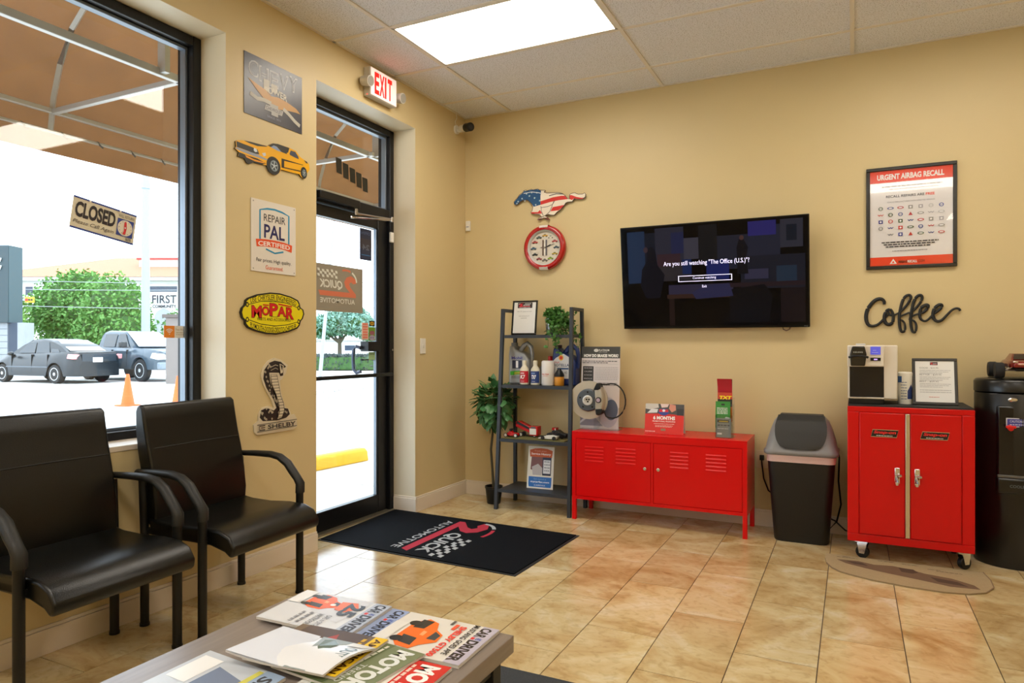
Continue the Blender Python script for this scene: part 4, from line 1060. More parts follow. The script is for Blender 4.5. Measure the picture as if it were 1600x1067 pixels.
cols = [(206, 160, 50), (226, 222, 206), (180, 60, 60), (60, 80, 96), (196, 170, 60), (150, 180, 40), (130, 126, 118), (150, 60, 66), (40, 44, 40), (70, 104, 130), (186, 62, 60), (70, 86, 76)]
for k in range(12):
    a = R(90 - 30 * k); x = .097 * math.cos(a); z = .097 * math.sin(a); c = K(*cols[k])
    S.poly([(x - .024, z - .007), (x + .024, z - .007), (x + .025, z + .001), (x + .012, z + .003), (x + .006, z + .011), (x - .008, z + .011), (x - .014, z + .003), (x - .025, z + .0)], c)
    S.disc(x - .015, z - .008, .005, .005, K(40, 38, 36), 10); S.disc(x + .015, z - .008, .005, .005, K(40, 38, 36), 10); S.poly([(x - .010, z + .003), (x + .010, z + .003), (x + .005, z + .009), (x - .007, z + .009)], K(90, 100, 104))
for x, c in ((-.014, K(90, 70, 56)), (0, K(230, 228, 220)), (.014, K(96, 96, 104))):
    S.rect(x - .006, -.062, x + .006, .062, c)
S.poly([(-.045, -.004), (-.03, .006), (-.01, .002), (.02, .010), (.05, .018), (.03, .004), (.0, -.006), (-.02, -.003), (-.035, .0)], K(110, 100, 90))
S.build(t)
b = MB(); b.box(-.003, -.028, 0, .003, -.026, .055, BPLAS, Matrix.Rotation(R(66), 4, 'Y')).box(-.002, -.030, 0, .002, -.029, .085, BPLAS, Matrix.Rotation(R(72), 4, 'Y')).cyl((0, -.024, 0), (0, -.033, 0), .006, CHROME, 10)
b.build('hands', t)

# television, tilted a little forward
TH = math.atan2(.10, .726)
t = thing('television', (2.022, -.07, 1.354), 'large flat black television on the back wall, tilted down', 'television')
TT = Matrix.Rotation(-TH * -1 if False else TH, 4, 'X')
TVW, TVH = .630, .735
TB = mat('tv_black_bezel', (8, 8, 10), .25, spec=.3)
o = MB().box(-TVW, 0, 0, TVW, .035, TVH, TB, TT).build('casing', t, bevel=.003)
SCR = mat('tv_glass', (3, 4, 9), .08, spec=.15)
MB().box(-TVW + .009, -.001, .016, TVW - .009, .0, TVH - .009, SCR, TT).build('screen', t, smooth=False)
NV = Vector((0, -math.cos(TH), -math.sin(TH))); VV = Vector((0, -math.sin(TH), math.cos(TH)))
S = Sheet((-TVW, 0, 0), (2 * TVW, 0, 0), VV * TVH, NV, .0015, .00005)
def E(r, g, b_, e=.65):
    m = mat('screen_%d_%d_%d' % (r, g, b_), (r, g, b_), .12, emit=e, spec=.12)
    m.node_tree.nodes['Principled BSDF'].inputs['Base Color'].default_value = (.002, .002, .003, 1)
    return m
tvs = [(.04, .45, .14, .95, (30, 46, 72)), (.14, .40, .20, .93, (16, 22, 34)), (.20, .52, .36, .97, (40, 40, 52)), (.29, .72, .36, .92, (32, 36, 66)), (.20, .46, .40, .64, (44, 40, 44)), (.21, .60, .34, .72, (52, 34, 40)), (.36, .66, .44, .86, (58, 56, 66)), (.44, .60, .54, .97, (20, 20, 22)), (.54, .55, .70, .86, (30, 32, 44)), (.70, .62, .86, .93, (32, 34, 48)), (.70, .84, .84, .97, (40, 36, 96)), (.86, .72, .97, .97, (44, 44, 54)), (.89, .78, .94, .92, (18, 24, 34)), (.66, .36, .98, .66, (24, 26, 36)), (.27, .30, .62, .42, (44, 40, 60)), (.48, .46, .60, .64, (26, 34, 90)), (.35, .52, .40, .66, (22, 38, 80)), (.68, .45, .80, .54, (48, 46, 66)), (.84, .42, .94, .56, (30, 44, 60)), (.26, .29, .60, .33, (50, 32, 26)), (.27, .03, .30, .29, (32, 20, 18)), (.86, .05, .98, .36, (24, 16, 18)), (.60, .38, .98, .42, (36, 24, 28))]
for (a, c, a2, c2, rgb) in tvs: S.rect(a, c, a2, c2, E(*rgb))
S.poly([(.14, .30), (.22, .30), (.25, .52), (.21, .62), (.20, .76), (.18, .80), (.155, .78), (.15, .66), (.12, .58), (.11, .42)], E(10, 12, 22))
S.poly([(.64, .50), (.70, .50), (.69, .66), (.70, .74), (.675, .82), (.655, .82), (.64, .74), (.645, .62)], E(12, 12, 18)); S.disc(.667, .83, .012, .022, E(72, 48, 44)); S.disc(.145, .77, .013, .028, E(60, 44, 50))
S.poly([(.60, .36), (.78, .40), (.82, .30), (.80, .05), (.60, .05)], E(8, 8, 12)); S.poly([(.40, .34), (.46, .40), (.60, .42), (.62, .30), (.42, .28)], E(40, 40, 70))
TWH = mat('screen_white_text', (226, 222, 255), .3, emit=.95)
S.text('Are you still watching "The Office (U.S.)"?', .245, .592, .705, .648, TWH)
for q in ((.325, .500, .615, .505), (.325, .448, .615, .453), (.325, .448, .329, .505), (.611, .448, .615, .505)): S.rect(*q, TWH)
S.text('Continue watching', .405, .463, .53, .492, TWH); S.text('Exit', .455, .388, .48, .412, TWH)
S.text('TV', .972, .006, .99, .014, K(150, 150, 150))
S.build(t, 'screen_picture')
MB().box(-.25, .02, .2, .25, .065, .55, BPLAS).build('wall_mount', t)
MB().tube([(.46, .02, .01), (.465, .01, -.012), (.485, .008, -.022), (.505, .01, -.012), (.51, .02, .01)], .004, mat('brown_cable', (90, 60, 40), .5), 6).build('cable_loop', t)

# framed recall poster
t = thing('framed_poster', (3.228, 0, 2.04), 'white recall poster with red bands in a black frame', 'poster')
FB = mat('black_picture_frame', (20, 19, 18), .25, spec=.6)
def pframe(t, hw, hh, d, w_, m=FB, T=None, y0=-.002):
    for q in ((-hw, hh - w_, hw, hh), (-hw, -hh, hw, -hh + w_), (-hw, -hh + w_, -hw + w_, hh - w_), (hw - w_, -hh + w_, hw, hh - w_)):
        MB().box(q[0], y0 - d, q[1], q[2], y0, q[3], m, T).build('frame_side', t, bevel=.003)
HW, HH = .247, .323
pframe(t, HW, HH, .022, .022)
PG = mat('poster_under_gloss', (226, 224, 226), .12, spec=.6)
MB().box(-HW + .02, -.014, -HH + .02, HW - .02, -.003, HH - .02, PG).build('paper', t, smooth=False)
S = Sheet((0, -.0145, 0), (1, 0, 0), (0, 0, 1), (0, -1, 0), .0003, .00004)
def G(r, g, b_): return K(r, g, b_, .12)
PR = G(232, 66, 38); IX = HW - .022; IZ = HH - .022
S.rect(-IX, IZ - .075, IX, IZ, PR).rect(-IX, -IZ, IX, -IZ + .055, PR)
S.text('URGENT AIRBAG RECALL', -.185, IZ - .058, .180, IZ - .022, G(240, 238, 236), bold=.04)
DKT = G(50, 48, 60); MID = G(130, 128, 138)
S.words(-.16, .195, .17, .008, DKT, 1).words(-.12, .178, .15, .006, MID, 2)
S.text('RECALL REPAIRS ARE', -.135, .128, .075, .144, DKT, bold=.02).text('FREE', .082, .128, .130, .144, PR, bold=.03)
S.text('VEHICLE MANUFACTURERS WITH AFFECTED VEHICLES', -.13, .096, .13, .104, MID)
r = random.Random(3); gcol = [(60, 90, 60), (190, 190, 190), (60, 70, 150), (150, 150, 150), (230, 200, 40), (40, 70, 150), (50, 70, 160), (200, 60, 60), (170, 170, 176), (120, 124, 130), (190, 60, 70), (90, 110, 160)]
for i in range(5):
    for j in range(7):
        x = -.165 + j * .055; z = .062 - i * .042; c = G(*gcol[(i * 7 + j * 5) % 12]); k = r.random()
        if i == 4 and j in (0,): continue
        if k < .3: S.disc(x, z, .013, .012, c, 16).disc(x, z, .009, .008, G(226, 224, 226), 12).rect(x - .009, z - .0012, x + .009, z + .0012, c)
        elif k < .55: S.disc(x, z, .018, .008, c, 16).disc(x, z, .012, .004, G(236, 236, 240), 12)
        elif k < .75: S.rect(x - .012, z - .011, x + .012, z + .011, c).disc(x, z, .006, .006, G(236, 236, 240), 10)
        elif k < .9: S.text('W', x - .018, z - .005, x + .018, z + .005, c, bold=.04)
        else: S.poly([(x, z + .012), (x + .012, z - .010), (x - .012, z - .010)], c)
for i, z in enumerate((-.158, -.172, -.186)): S.words(-.16 + .012 * i, z, .15 - .02 * i, .007, DKT, 11 + i)
S.words(-.10, -.212, .09, .004, MID, 21); MB().box(-HW + .021, -.0205, -HH + .021, HW - .021, -.0195, HH - .021, CLEARG).build('glazing', t, smooth=False)
S.poly([(-.095, -IZ + .042), (-.115, -IZ + .01), (-.075, -IZ + .01)], G(240, 238, 236)); S.poly([(-.095, -IZ + .03), (-.103, -IZ + .015), (-.087, -IZ + .015)], PR)
S.text('AIRBAG', -.068, -IZ + .014, -.018, -IZ + .03, G(60, 20, 16), bold=.02).text('RECALL', -.016, -IZ + .014, .036, -IZ + .03, G(240, 238, 236), bold=.03).text('.COM', .038, -IZ + .014, .075, -IZ + .03, G(60, 20, 16))
S.build(t)

# coffee lettering: one bent and painted metal word, each stroke a swept band
t = thing('coffee_word_sign', (3.24, 0, 1.43), 'black script metal sign reading Coffee above the coffee machine', 'sign')
BM = mat('matt_black_metal', (24, 25, 26), .6)
def smooth_path(p, n=4):
    out = []
    for i in range(len(p) - 1):
        p0 = p[max(i - 1, 0)]; p1 = p[i]; p2 = p[i + 1]; p3 = p[min(i + 2, len(p) - 1)]
        for k in range(n):
            u = k / n
            out.append(tuple(.5 * ((2 * p1[j]) + (-p0[j] + p2[j]) * u + (2 * p0[j] - 5 * p1[j] + 4 * p2[j] - p3[j]) * u * u + (-p0[j] + 3 * p1[j] - 3 * p2[j] + p3[j]) * u ** 3) for j in range(2)))
    return out + [p[-1]]
for i, (pth, r_) in enumerate(((COF0, .011), (COF1, .010), (COF2, .006), (COF3, .008), (COF4, .008), (COF5, .009), (COF6, .009))):
    q = smooth_path(pth); n = len(q)
    rad = [r_ * (.75 + .35 * math.sin(math.pi * min(1, k / n * 1.3))) for k in range(n)]
    o = MB().tube([(a - 3.24, -.012 - i * .0006, c - 1.43) for a, c in q], rad, BM, 8).build(('letter_c', 'letter_o', 'link_stroke', 'letter_f', 'letter_f', 'letter_e', 'letter_e')[i], t, ang=60)

# ================================================================ LADDER SHELF AND WHAT IT HOLDS
t = thing('ladder_shelf', (.79, -.2, 0), 'dark grey metal ladder shelf with four shelves beside the red locker cabinet', 'shelf')
def L(o, p=t): o.location = [-v for v in p.location]; return o
XL, XRR = .492, 1.083
for x, xt in ((XL, .505), (XRR, 1.066)):
    q = .0125
    v = [(x - q, -.40, 0), (x + q, -.40, 0), (x + q, -.372, 0), (x - q, -.372, 0), (xt - q, -.305, 1.512), (xt + q, -.305, 1.512), (xt + q, -.279, 1.512), (xt - q, -.279, 1.512)]
    L(MB().faces(v, [(0, 3, 2, 1), (4, 5, 6, 7), (0, 1, 5, 4), (1, 2, 6, 5), (2, 3, 7, 6), (3, 0, 4, 7)], DARKM).build('front_post', t))
    q = .012
    v = [(x - q, -.068, 0), (x + q, -.068, 0), (x + q, -.042, 0), (x - q, -.042, 0), (xt - q, -.098, 1.512), (xt + q, -.098, 1.512), (xt + q, -.072, 1.512), (xt - q, -.072, 1.512)]
    L(MB().faces(v, [(0, 3, 2, 1), (4, 5, 6, 7), (0, 1, 5, 4), (1, 2, 6, 5), (2, 3, 7, 6), (3, 0, 4, 7)], DARKM).build('rear_post', t))
    L(MB().box(xt - .0124, -.279, 1.488, xt + .0124, -.098, 1.512, DARKM).build('top_bar', t))
SHZ = [(.155, -.385, -.06), (.53, -.36, -.065), (.935, -.335, -.075), (1.312, -.305, -.085)]
for z, ya, yb in SHZ:
    L(MB().box(.515, ya, z - .02, 1.06, yb, z, DARKM).build('shelf_board', t, bevel=.002))
    L(MB().box(.498, ya - .002, z - .024, 1.078, ya + .014, z - .001, DARKM).build('shelf_rail', t))

def picture(name, loc, hw, hh, tilt, label, draw, fw=.014, dep=.012, mat_=None, rz=0):
    """a free-standing frame leaning back on its strut; loc = middle of its bottom edge"""
    t = thing(name, loc, label, 'picture frame', rz=rz)
    T = Matrix.Rotation(-R(tilt), 4, 'X') @ Matrix.Translation((0, 0, hh))
    pframe(t, hw, hh, dep, fw, mat_ or FB, T, 0)
    MB().box(-hw + fw * .8, -dep * .6, -hh + fw * .8, hw - fw * .8, -.001, hh - fw * .8, mat('paper_white', (228, 228, 226), .4), T).build('paper', t, smooth=False)
    S = Sheet(T @ Vector((0, -dep * .6, 0)), T.to_3x3() @ Vector((1, 0, 0)), T.to_3x3() @ Vector((0, 0, 1)), T.to_3x3() @ Vector((0, -1, 0)), .0004, .00005)
    draw(S); S.build(t)
    zt = hh * 1.5; p = T @ Vector((0, 0, hh * .4)); 
    MB().box(-.02, 0, 0, .02, .004, hh * 1.30, BPLAS, Matrix.Translation((0, math.sin(R(tilt)) * hh * 1.4 + .045, 0)) @ Matrix.Rotation(R(9), 4, 'X')).build('easel_strut', t)
    return t
def d_wifi(S):
    S.rect(-.062, .075, .062, .118, K(30, 20, 22)); quick_logo(S, -.055, .078, .105, .036, K(214, 40, 50), K(230, 230, 230))
    S.text('Wi-Fi password:', -.065, .042, .060, .052, K(110, 110, 112)); S.text('Quickauto1', -.048, .008, .040, .017, K(120, 120, 122)).words(-.03, -.006, .02, .004, K(150, 150, 150), 3)
picture('picture_frame', (.635, -.20, 1.313), .106, .134, 8, 'black framed white notice standing on the top of the ladder shelf', d_wifi)

# potted trailing plant on the top shelf
t = thing('trailing_plant', (.868, -.19, 1.313), 'trailing green plant in a silver metal pot on the top shelf', 'plant')
MB().lathe([(.040, 0), (.044, .005), (.056, .12), (.058, .122), (.055, .124), (.050, .10)], mat('galvanised_pot', (190, 196, 200), .25, metal=.9), 24).build('pot', t)
MB().lathe([(.003, .10), (.050, .10)], mat('potting_soil', (44, 34, 26), .9), 16, cap=False).build('soil', t)
VG = mat('ivy_leaf', (92, 148, 66), .45, rgb2=(46, 92, 40), scale=30)
rr = random.Random(12); vines = MB(); lv = MB()
def leafq(b, c, d, s_, m):
    d = d.normalized(); n = d.orthogonal().normalized(); n.rotate(Matrix.Rotation(rr.uniform(0, 6.28), 3, d)); w_ = d.cross(n) * s_ * .38
    p = [c, c + d * s_ * .5 + w_, c + d * s_, c + d * s_ * .5 - w_, c + d * s_ * .5 + n * s_ * .08]
    b.faces(p, [(0, 1, 4), (1, 2, 4), (2, 3, 4), (3, 0, 4)], m)
for k in range(60):
    a = rr.uniform(0, 6.28); 
    if k < 20: tgt = Vector((math.cos(a) * rr.uniform(.02, .085), math.sin(a) * .06, rr.uniform(.13, .19)))
    elif k < 38: tgt = Vector((rr.uniform(-.03, .12), rr.uniform(-.14, -.09), rr.uniform(-.16, .10)))
    elif k < 54: tgt = Vector((rr.uniform(.06, .17), rr.uniform(-.12, .04), rr.uniform(-.02, .15)))
    else: tgt = Vector((rr.uniform(.12, .18), rr.uniform(-.02, .09), rr.uniform(-.12, .02)))
    tgt.x += .024
    p0 = Vector((math.cos(a) * .03, math.sin(a) * .03, .11)); pm = Vector(((p0.x + tgt.x) * .6, (p0.y + tgt.y) * .65, max(p0.z, tgt.z) + .035))
    pts = [p0.lerp(pm, u).lerp(pm.lerp(tgt, u), u) for u in [i / 9.0 for i in range(10)]]
    vines.tube(pts, .0013, mat('green_stem', (70, 96, 40), .6), 4)
    for i in range(2, 10):
        for _ in range(2):
            d = Vector((rr.gauss(0, 1), rr.gauss(0, 1) - .3, rr.gauss(0, .8)))
            if pts[i].x < .0 and pts[i].z < .118: continue
            leafq(lv, pts[i], d, rr.uniform(.024, .040), VG)
vines.build('stems', t)['kind'] = 'stuff'
lv.build('leaves', t, smooth=False)['kind'] = 'stuff'

# ---- second shelf: oil jugs, bottles, filters
Z2 = .936
def jug(loc, w_, d_, h, m, label, capm, mirror=1, rz=0):
    t = thing('oil_jug', loc, label, 'oil jug', 'oil jugs on the ladder shelf', rz=rz)
    s_ = mirror
    pts = [(-.5, 0), (.5, 0), (.5, .5), (.46, .60), (.30, .74), (.02, .80), (-.18, .84), (-.22, .93), (-.46, .93), (-.5, .72)]
    body = [(a * w_ * s_, c * h) for a, c in pts]
    MB().prism(body, (0, 0, 0), (1, 0, 0), (0, 0, 1), (0, 1, 0), -d_ / 2, d_ / 2, m).build('body', t, bevel=d_ * .18, seg=3, ang=60)
    MB().tube([(w_ * a * s_, 0, h * c) for a, c in ((-.05, .80), (.12, .93), (.28, .985), (.47, .90), (.52, .75), (.52, .5), (.50, .42))], [.02, .019, .018, .017, .015, .013, .013], m, 10).build('handle', t, ang=60)
    MB().cyl((-.34 * w_ * s_, 0, h * .92), (-.34 * w_ * s_, 0, h * 1.0), d_ * .24, capm, 16).build('cap', t, bevel=.002)
    return t
SIL = mat('silver_plastic', (158, 160, 162), .3, metal=.3); GCAP = mat('grey_cap', (112, 114, 118), .4)
t = jug((.607, -.18, Z2), .175, .11, .318, SIL, 'silver motor oil jug at the left end of the shelf with bottles', GCAP)
S = Sheet((0, -.0555, 0), (1, 0, 0), (0, 0, 1), (0, -1, 0), .0012, .0001)
S.text('Mobil', -.058, .190, .032, .212, K(70, 70, 150), bold=.02); S.rect(-.052, .120, .030, .183, K(34, 40, 66)); S.text('1', -.022, .126, -.002, .178, K(236, 236, 240), bold=.03)
S.poly([(-.07, .068), (.05, .078), (.065, .108), (-.07, .098)], K(60, 160, 40)); S.poly([(-.035, .074), (.03, .08), (.035, .098), (-.035, .092)], K(170, 176, 50)); S.text('Extended', -.03, .08, .03, .088, K(60, 80, 30)).words(-.06, .055, .05, .004, K(100, 102, 106), 2).words(-.06, .045, .05, .004, K(100, 102, 106), 5)
S.build(t)
BLU = mat('navy_blue_jug', (22, 46, 104), .3)
t = jug((.975, -.17, Z2), .185, .11, .30, BLU, 'dark blue motor oil jug at the right behind the trailing plant', mat('navy_cap', (50, 24, 34), .4))
S = Sheet((0, -.0555, 0), (1, 0, 0), (0, 0, 1), (0, -1, 0), .0012, .0001)
S.poly([(-.085, .05), (.075, .05), (.075, .19), (.0, .235), (-.06, .205), (-.085, .18)], K(214, 216, 220)); S.disc(-.02, .205, .020, .021, K(236, 180, 50), 14); S.disc(-.02, .205, .012, .013, K(214, 60, 40), 12)
S.text('Shell', -.075, .165, -.035, .178, K(200, 60, 80)).text('ROTELLA', -.078, .140, .045, .160, K(36, 60, 110), bold=.02); S.rect(-.05, .118, .04, .130, K(40, 80, 130)); S.text('15W-40', -.05, .085, .03, .105, K(120, 126, 140))
S.build(t)
t = thing('additive_bottle', (.79, -.12, Z2), 'grey bottle with a red cap half hidden behind the blue and white bottles', 'bottle')
MB().prism([(-.05, 0), (.05, 0), (.05, .15), (.045, .165), (.02, .168), (-.05, .13)], (0, 0, 0), (1, 0, 0), (0, 0, 1), (0, 1, 0), -.03, .03, mat('grey_bottle', (150, 152, 150), .4)).build('body', t, bevel=.008)
MB().cyl((.033, 0, .16), (.033, 0, .215), .018, mat('red_cap', (206, 34, 30), .35), 14).build('cap', t, bevel=.002)
def squeeze(loc, label, c, word, c2):
    t = thing('additive_bottle', loc, label, 'bottle', 'small white additive bottles on the shelf')
    W_ = mat('cream_bottle', (222, 216, 196), .35)
    MB().lathe([(.030, 0), (.035, .004), (.035, .105), (.031, .122), (.017, .142), (.015, .150)], W_, 24).build('body', t, ang=50)
    MB().lathe([(.017, .150), (.0165, .178), (.012, .184)], W_, 16).build('cap', t)
    b = MB(); n = 12; v = []; f = []
    for i in range(n + 1):
        a = R(-90 - 80 + 160 * i / n); v += [(.0356 * math.cos(a), .0356 * math.sin(a), .016), (.0356 * math.cos(a), .0356 * math.sin(a), .104)]
    for i in range(n): f.append((2 * i, 2 * i + 2, 2 * i + 3, 2 * i + 1))
    b.faces(v, f, K(*c)).build('label_band', t)
    S = Sheet((0, -.0358, 0), (1, 0, 0), (0, 0, 1), (0, -1, 0), .0004, .0002)
    S.text(word, -.018, .045, .018, .075, K(240, 240, 240), bold=.03, shear=.15); S.rect(-.016, .084, .014, .092, K(*c2)).words(-.014, .026, .014, .003, K(220, 220, 224), 4); S.build(t)
squeeze((.672, -.265, Z2), 'small white bottle with a red label in front of the silver jug', (190, 24, 44), 'K7', (230, 200, 200))
squeeze((.762, -.265, Z2), 'small white bottle with a blue label beside the red labelled one', (36, 62, 128), 'TX7', (110, 140, 190))
t = thing('oil_filter', (.865, -.262, Z2), 'white canister oil filter standing upright near the right post', 'filter')
MB().lathe([(.046, 0), (.049, .006), (.049, .168), (.046, .178), (.040, .183), (.005, .183)], mat('white_enamel_can', (224, 222, 220), .3), 28).build('can', t, ang=40)
b = Sheet((0, -.0495, 0), (1, 0, 0), (0, 0, 1), (0, -1, 0), .0004, .0002); b.text('FILTER', -.028, .078, .028, .088, K(206, 70, 60), bold=.02, shear=.2).words(-.02, .068, .02, .003, K(220, 130, 120), 3).build(t)
t = thing('oil_filter', (.955, -.262, Z2), 'short amber filter cartridge with a black top beside the right post', 'filter')
MB().lathe([(.034, 0), (.036, .004), (.036, .062), (.034, .066)], mat('amber_filter', (206, 138, 36), .4), 24).build('cartridge', t)
MB().lathe([(.037, .066), (.037, .080), (.030, .094), (.010, .125)], BPLAS, 20).build('top', t)
# ---- third shelf: toy cars on a green runner
Z3 = .531
t = thing('shelf_runner', (.78, -.25, Z3), 'olive green strip of felt under the toy vehicles', 'mat')
MB().box(-.245, -.10, 0, .245, .06, .004, mat('olive_felt', (112, 106, 58), .9, noise=.1, scale=60)).build('felt', t)
TR_ = mat('toy_red', (196, 22, 26), .25); TWH_ = mat('toy_white', (226, 224, 218), .3); TBK = mat('toy_black', (26, 24, 26), .4)
def toywheels(t, xs, y, r, wd, rim=TWH_):
    for x in xs:
        for s_ in (-1, 1):
            o = MB().cyl((x, s_ * y - wd / 2 * s_, r), (x, s_ * y + wd / 2 * s_, r), r, TBK, 16).build('wheel', t)
            MB().cyl((x, s_ * (y + wd / 2), r), (x, s_ * (y + wd / 2 + .001), r), r * .68, rim, 14).build('hubcap', o)
t = thing('toy_roadster', (.575, -.285, Z3 + .004), 'red open toy roadster with white wheels, leftmost on its shelf', 'toy car')
MB().prism([(-.055, .012), (.055, .012), (.058, .030), (.030, .036), (.010, .034), (.004, .046), (-.016, .046), (-.022, .034), (-.055, .026)], (0, 0, 0), (1, 0, 0), (0, 0, 1), (0, 1, 0), -.018, .018, TR_).build('body', t, bevel=.003)
MB().prism([(-.012, .046), (.0, .046), (.004, .066), (-.016, .064)], (0, 0, 0), (1, 0, 0), (0, 0, 1), (0, 1, 0), -.015, .015, TBK).build('hood_top', t, bevel=.002)
toywheels(t, (-.042, .042), .022, .016, .007, TWH_)
t = thing('toy_dump_truck', (.655, -.20, Z3 + .004), 'red and white toy truck with a raised tipper bed behind the roadster', 'toy truck')
MB().prism([(-.075, .075), (.045, .030), (.060, .045), (.050, .075), (-.050, .118), (-.075, .112)], (0, 0, 0), (1, 0, 0), (0, 0, 1), (0, 1, 0), -.03, .03, TR_).build('tipper_bed', t, bevel=.004)
MB().prism([(-.070, .100), (.052, .052), (.056, .066), (-.060, .118)], (0, -.001, 0), (1, 0, 0), (0, 0, 1), (0, 1, 0), -.031, -.029, TBK).build('bed_liner', t)
MB().box(.045, -.045, .012, .115, .03, .085, TR_).build('cab', t, bevel=.006)
MB().box(.050, -.0475, .022, .105, -.045, .068, TWH_).build('front_panel', t, bevel=.002)
MB().box(.06, -.0485, .070, .10, -.045, .082, mat('toy_glass', (90, 100, 110), .1)).build('windscreen', t)
toywheels(t, (-.03, .085), .028, .017, .012)
t = thing('toy_race_car', (.89, -.29, Z3 + .004), 'white wedge nosed toy race car on the right of its shelf', 'toy car')
MB().prism([(-.085, .006), (.06, .006), (.07, .030), (.02, .036), (-.01, .034), (-.085, .012)], (0, 0, 0), (1, 0, 0), (0, 0, 1), (0, 1, 0), -.022, .022, TWH_).build('body', t, bevel=.003)
MB().prism([(-.02, .034), (.02, .037), (.03, .052), (.0, .054)], (0, 0, 0), (1, 0, 0), (0, 0, 1), (0, 1, 0), -.016, .016, TBK).build('canopy', t, bevel=.004)
MB().box(.045, -.024, .050, .068, .024, .054, TBK).build('rear_wing', t)
toywheels(t, (-.045, .045), .026, .014, .009, TBK)
t = thing('toy_stock_car', (.90, -.18, Z3 + .004), 'black and red toy car behind the white race car', 'toy car')
MB().prism([(-.07, .010), (.09, .010), (.092, .034), (.05, .040), (.02, .060), (-.02, .060), (-.035, .040), (-.07, .034)], (0, 0, 0), (1, 0, 0), (0, 0, 1), (0, 1, 0), -.032, .032, TBK).build('body', t, bevel=.005)
MB().box(-.028, -.026, .060, .006, .026, .078, TR_).build('roof_box', t, bevel=.003); MB().box(-.004, -.028, .050, .004, -.026, .074, TWH_).build('stripe', t)
toywheels(t, (-.04, .055), .032, .017, .01, TBK)

# ---- bottom shelf: vehicle history card
t = thing('counter_card', (.795, -.262, .1565), 'white counter card with orange heading and blue footer on the bottom shelf', 'card', rz=R(3))
T = Matrix.Rotation(-R(8), 4, 'X')
MB().box(-.105, 0, 0, .105, .004, .315, WPLAS, T).build('card', t, bevel=.001)
MB().box(-.05, 0, 0, .05, .004, .22, WPLAS, Matrix.Translation((0, .095, 0)) @ Matrix.Rotation(R(14), 4, 'X')).build('easel_back', t)
S = Sheet(T @ Vector((0, 0, 0)), T.to_3x3() @ Vector((1, 0, 0)), T.to_3x3() @ Vector((0, 0, 1)), T.to_3x3() @ Vector((0, -1, 0)), .0006, .0001)
S.poly([(-.088, .235), (.088, .235), (.092, .285), (.05, .298), (0, .302), (-.05, .298), (-.092, .285)], K(196, 92, 50)); S.text('Track your', -.055, .272, .045, .286, K(230, 170, 150)); S.text('Service History', -.078, .246, .078, .266, K(240, 236, 232), bold=.02)
S.poly([(-.08, .14), (.02, .12), (.02, .235), (-.075, .235)], K(124, 84, 88)); S.poly([(-.07, .16), (-.02, .185), (.02, .15), (.01, .10), (-.06, .10)], K(190, 186, 190)); S.rect(.015, .10, .085, .235, K(40, 50, 78)); S.rect(.022, .115, .078, .215, K(226, 230, 238))
for k in range(4): S.words(.028, .20 - .022 * k, .074, .005, K(100, 110, 130), k)
S.poly([(-.088, .012), (.088, .012), (.092, .03), (.092, .088), (-.092, .088), (-.092, .03)], K(44, 112, 190)); S.text('Get started at', -.05, .066, .05, .077, K(140, 180, 220)); S.text('mycarfax.com', -.075, .040, .075, .058, K(240, 244, 250), bold=.02); S.text('CARFAX', -.045, .020, .045, .031, K(230, 236, 244))
S.build(t)

# potted ficus left of the shelf
t = thing('potted_tree', (.385, -.22, 0), 'small leafy potted tree with a thin trunk in the corner behind the shelf', 'plant')
MB().lathe([(.050, 0), (.054, .005), (.066, .118), (.070, .120), (.070, .135), (.064, .135), (.060, .11)], BPLAS, 28).build('pot', t)
MB().lathe([(.003, .112), (.061, .112)], mat('potting_soil', (44, 34, 26)), 16, cap=False).build('soil', t)
MB().tube([(.0, 0, .10), (-.012, .0, .25), (-.02, -.01, .42), (-.006, 0, .58), (.0, .0, .74)], [.012, .010, .010, .009, .007], mat('twisted_bark', (74, 66, 46), .8, bump=.5, scale=40), 8).build('trunk', t)
FG = mat('ficus_leaf', (88, 146, 88), .4, rgb2=(46, 92, 54), scale=16); leafm = None; rr = random.Random(4)
bn = MB()
for k in range(280):
    q = Vector((rr.gauss(0, 1), rr.gauss(0, 1), rr.gauss(0, 1))).normalized()
    c = Vector((q.x * .155 * rr.uniform(.5, 1), q.y * .15 * rr.uniform(.5, 1), .80 + q.z * .155 * rr.uniform(.5, 1)))
    if q.z < -.3: c.z -= .04 * rr.random()
    if c.y > .195: c.y = .19
    if leafm is None:
        b = MB(); N_ = 5; v = [(0, 0, 0)]
        for i in range(1, N_): u = i / N_; w_ = .027 * math.sin(math.pi * u ** .8); v += [(u * .085, w_, -.004 - .01 * u * u), (u * .085, 0, .002 - .01 * u * u), (u * .085, -w_, -.004 - .01 * u * u)]
        v.append((.085, 0, -.012)); f = [(0, 1, 2), (0, 2, 3)]
        for i in range(N_ - 2):
            a = 1 + 3 * i; f += [(a, a + 3, a + 4, a + 1), (a + 1, a + 4, a + 5, a + 2)]
        a = 1 + 3 * (N_ - 2); f += [(a, len(v) - 1, a + 1), (a + 1, len(v) - 1, a + 2)]
        o = b.faces(v, f, FG).build('leaf', t, ang=80); leafm = o
    else:
        o = leafm.copy(); col.objects.link(o); o.parent = t
    o.location = c
    d = (q + Vector((rr.gauss(0, .5), rr.gauss(0, .5), rr.gauss(0, .5) - .35))).normalized()
    o.rotation_mode = 'QUATERNION'; o.rotation_quaternion = d.to_track_quat('X', 'Z'); s_ = rr.uniform(.75, 1.2); o.scale = (s_, s_, s_)
    if k % 5 == 0: bn.tube([(0, 0, .68 + .1 * rr.random()), tuple(Vector((c.x * .5, c.y * .5, (c.z + .74) / 2 + .01))), tuple(c)], .002, mat('green_stem', (70, 96, 40)), 4)
bn.build('branches', t)['kind'] = 'stuff'

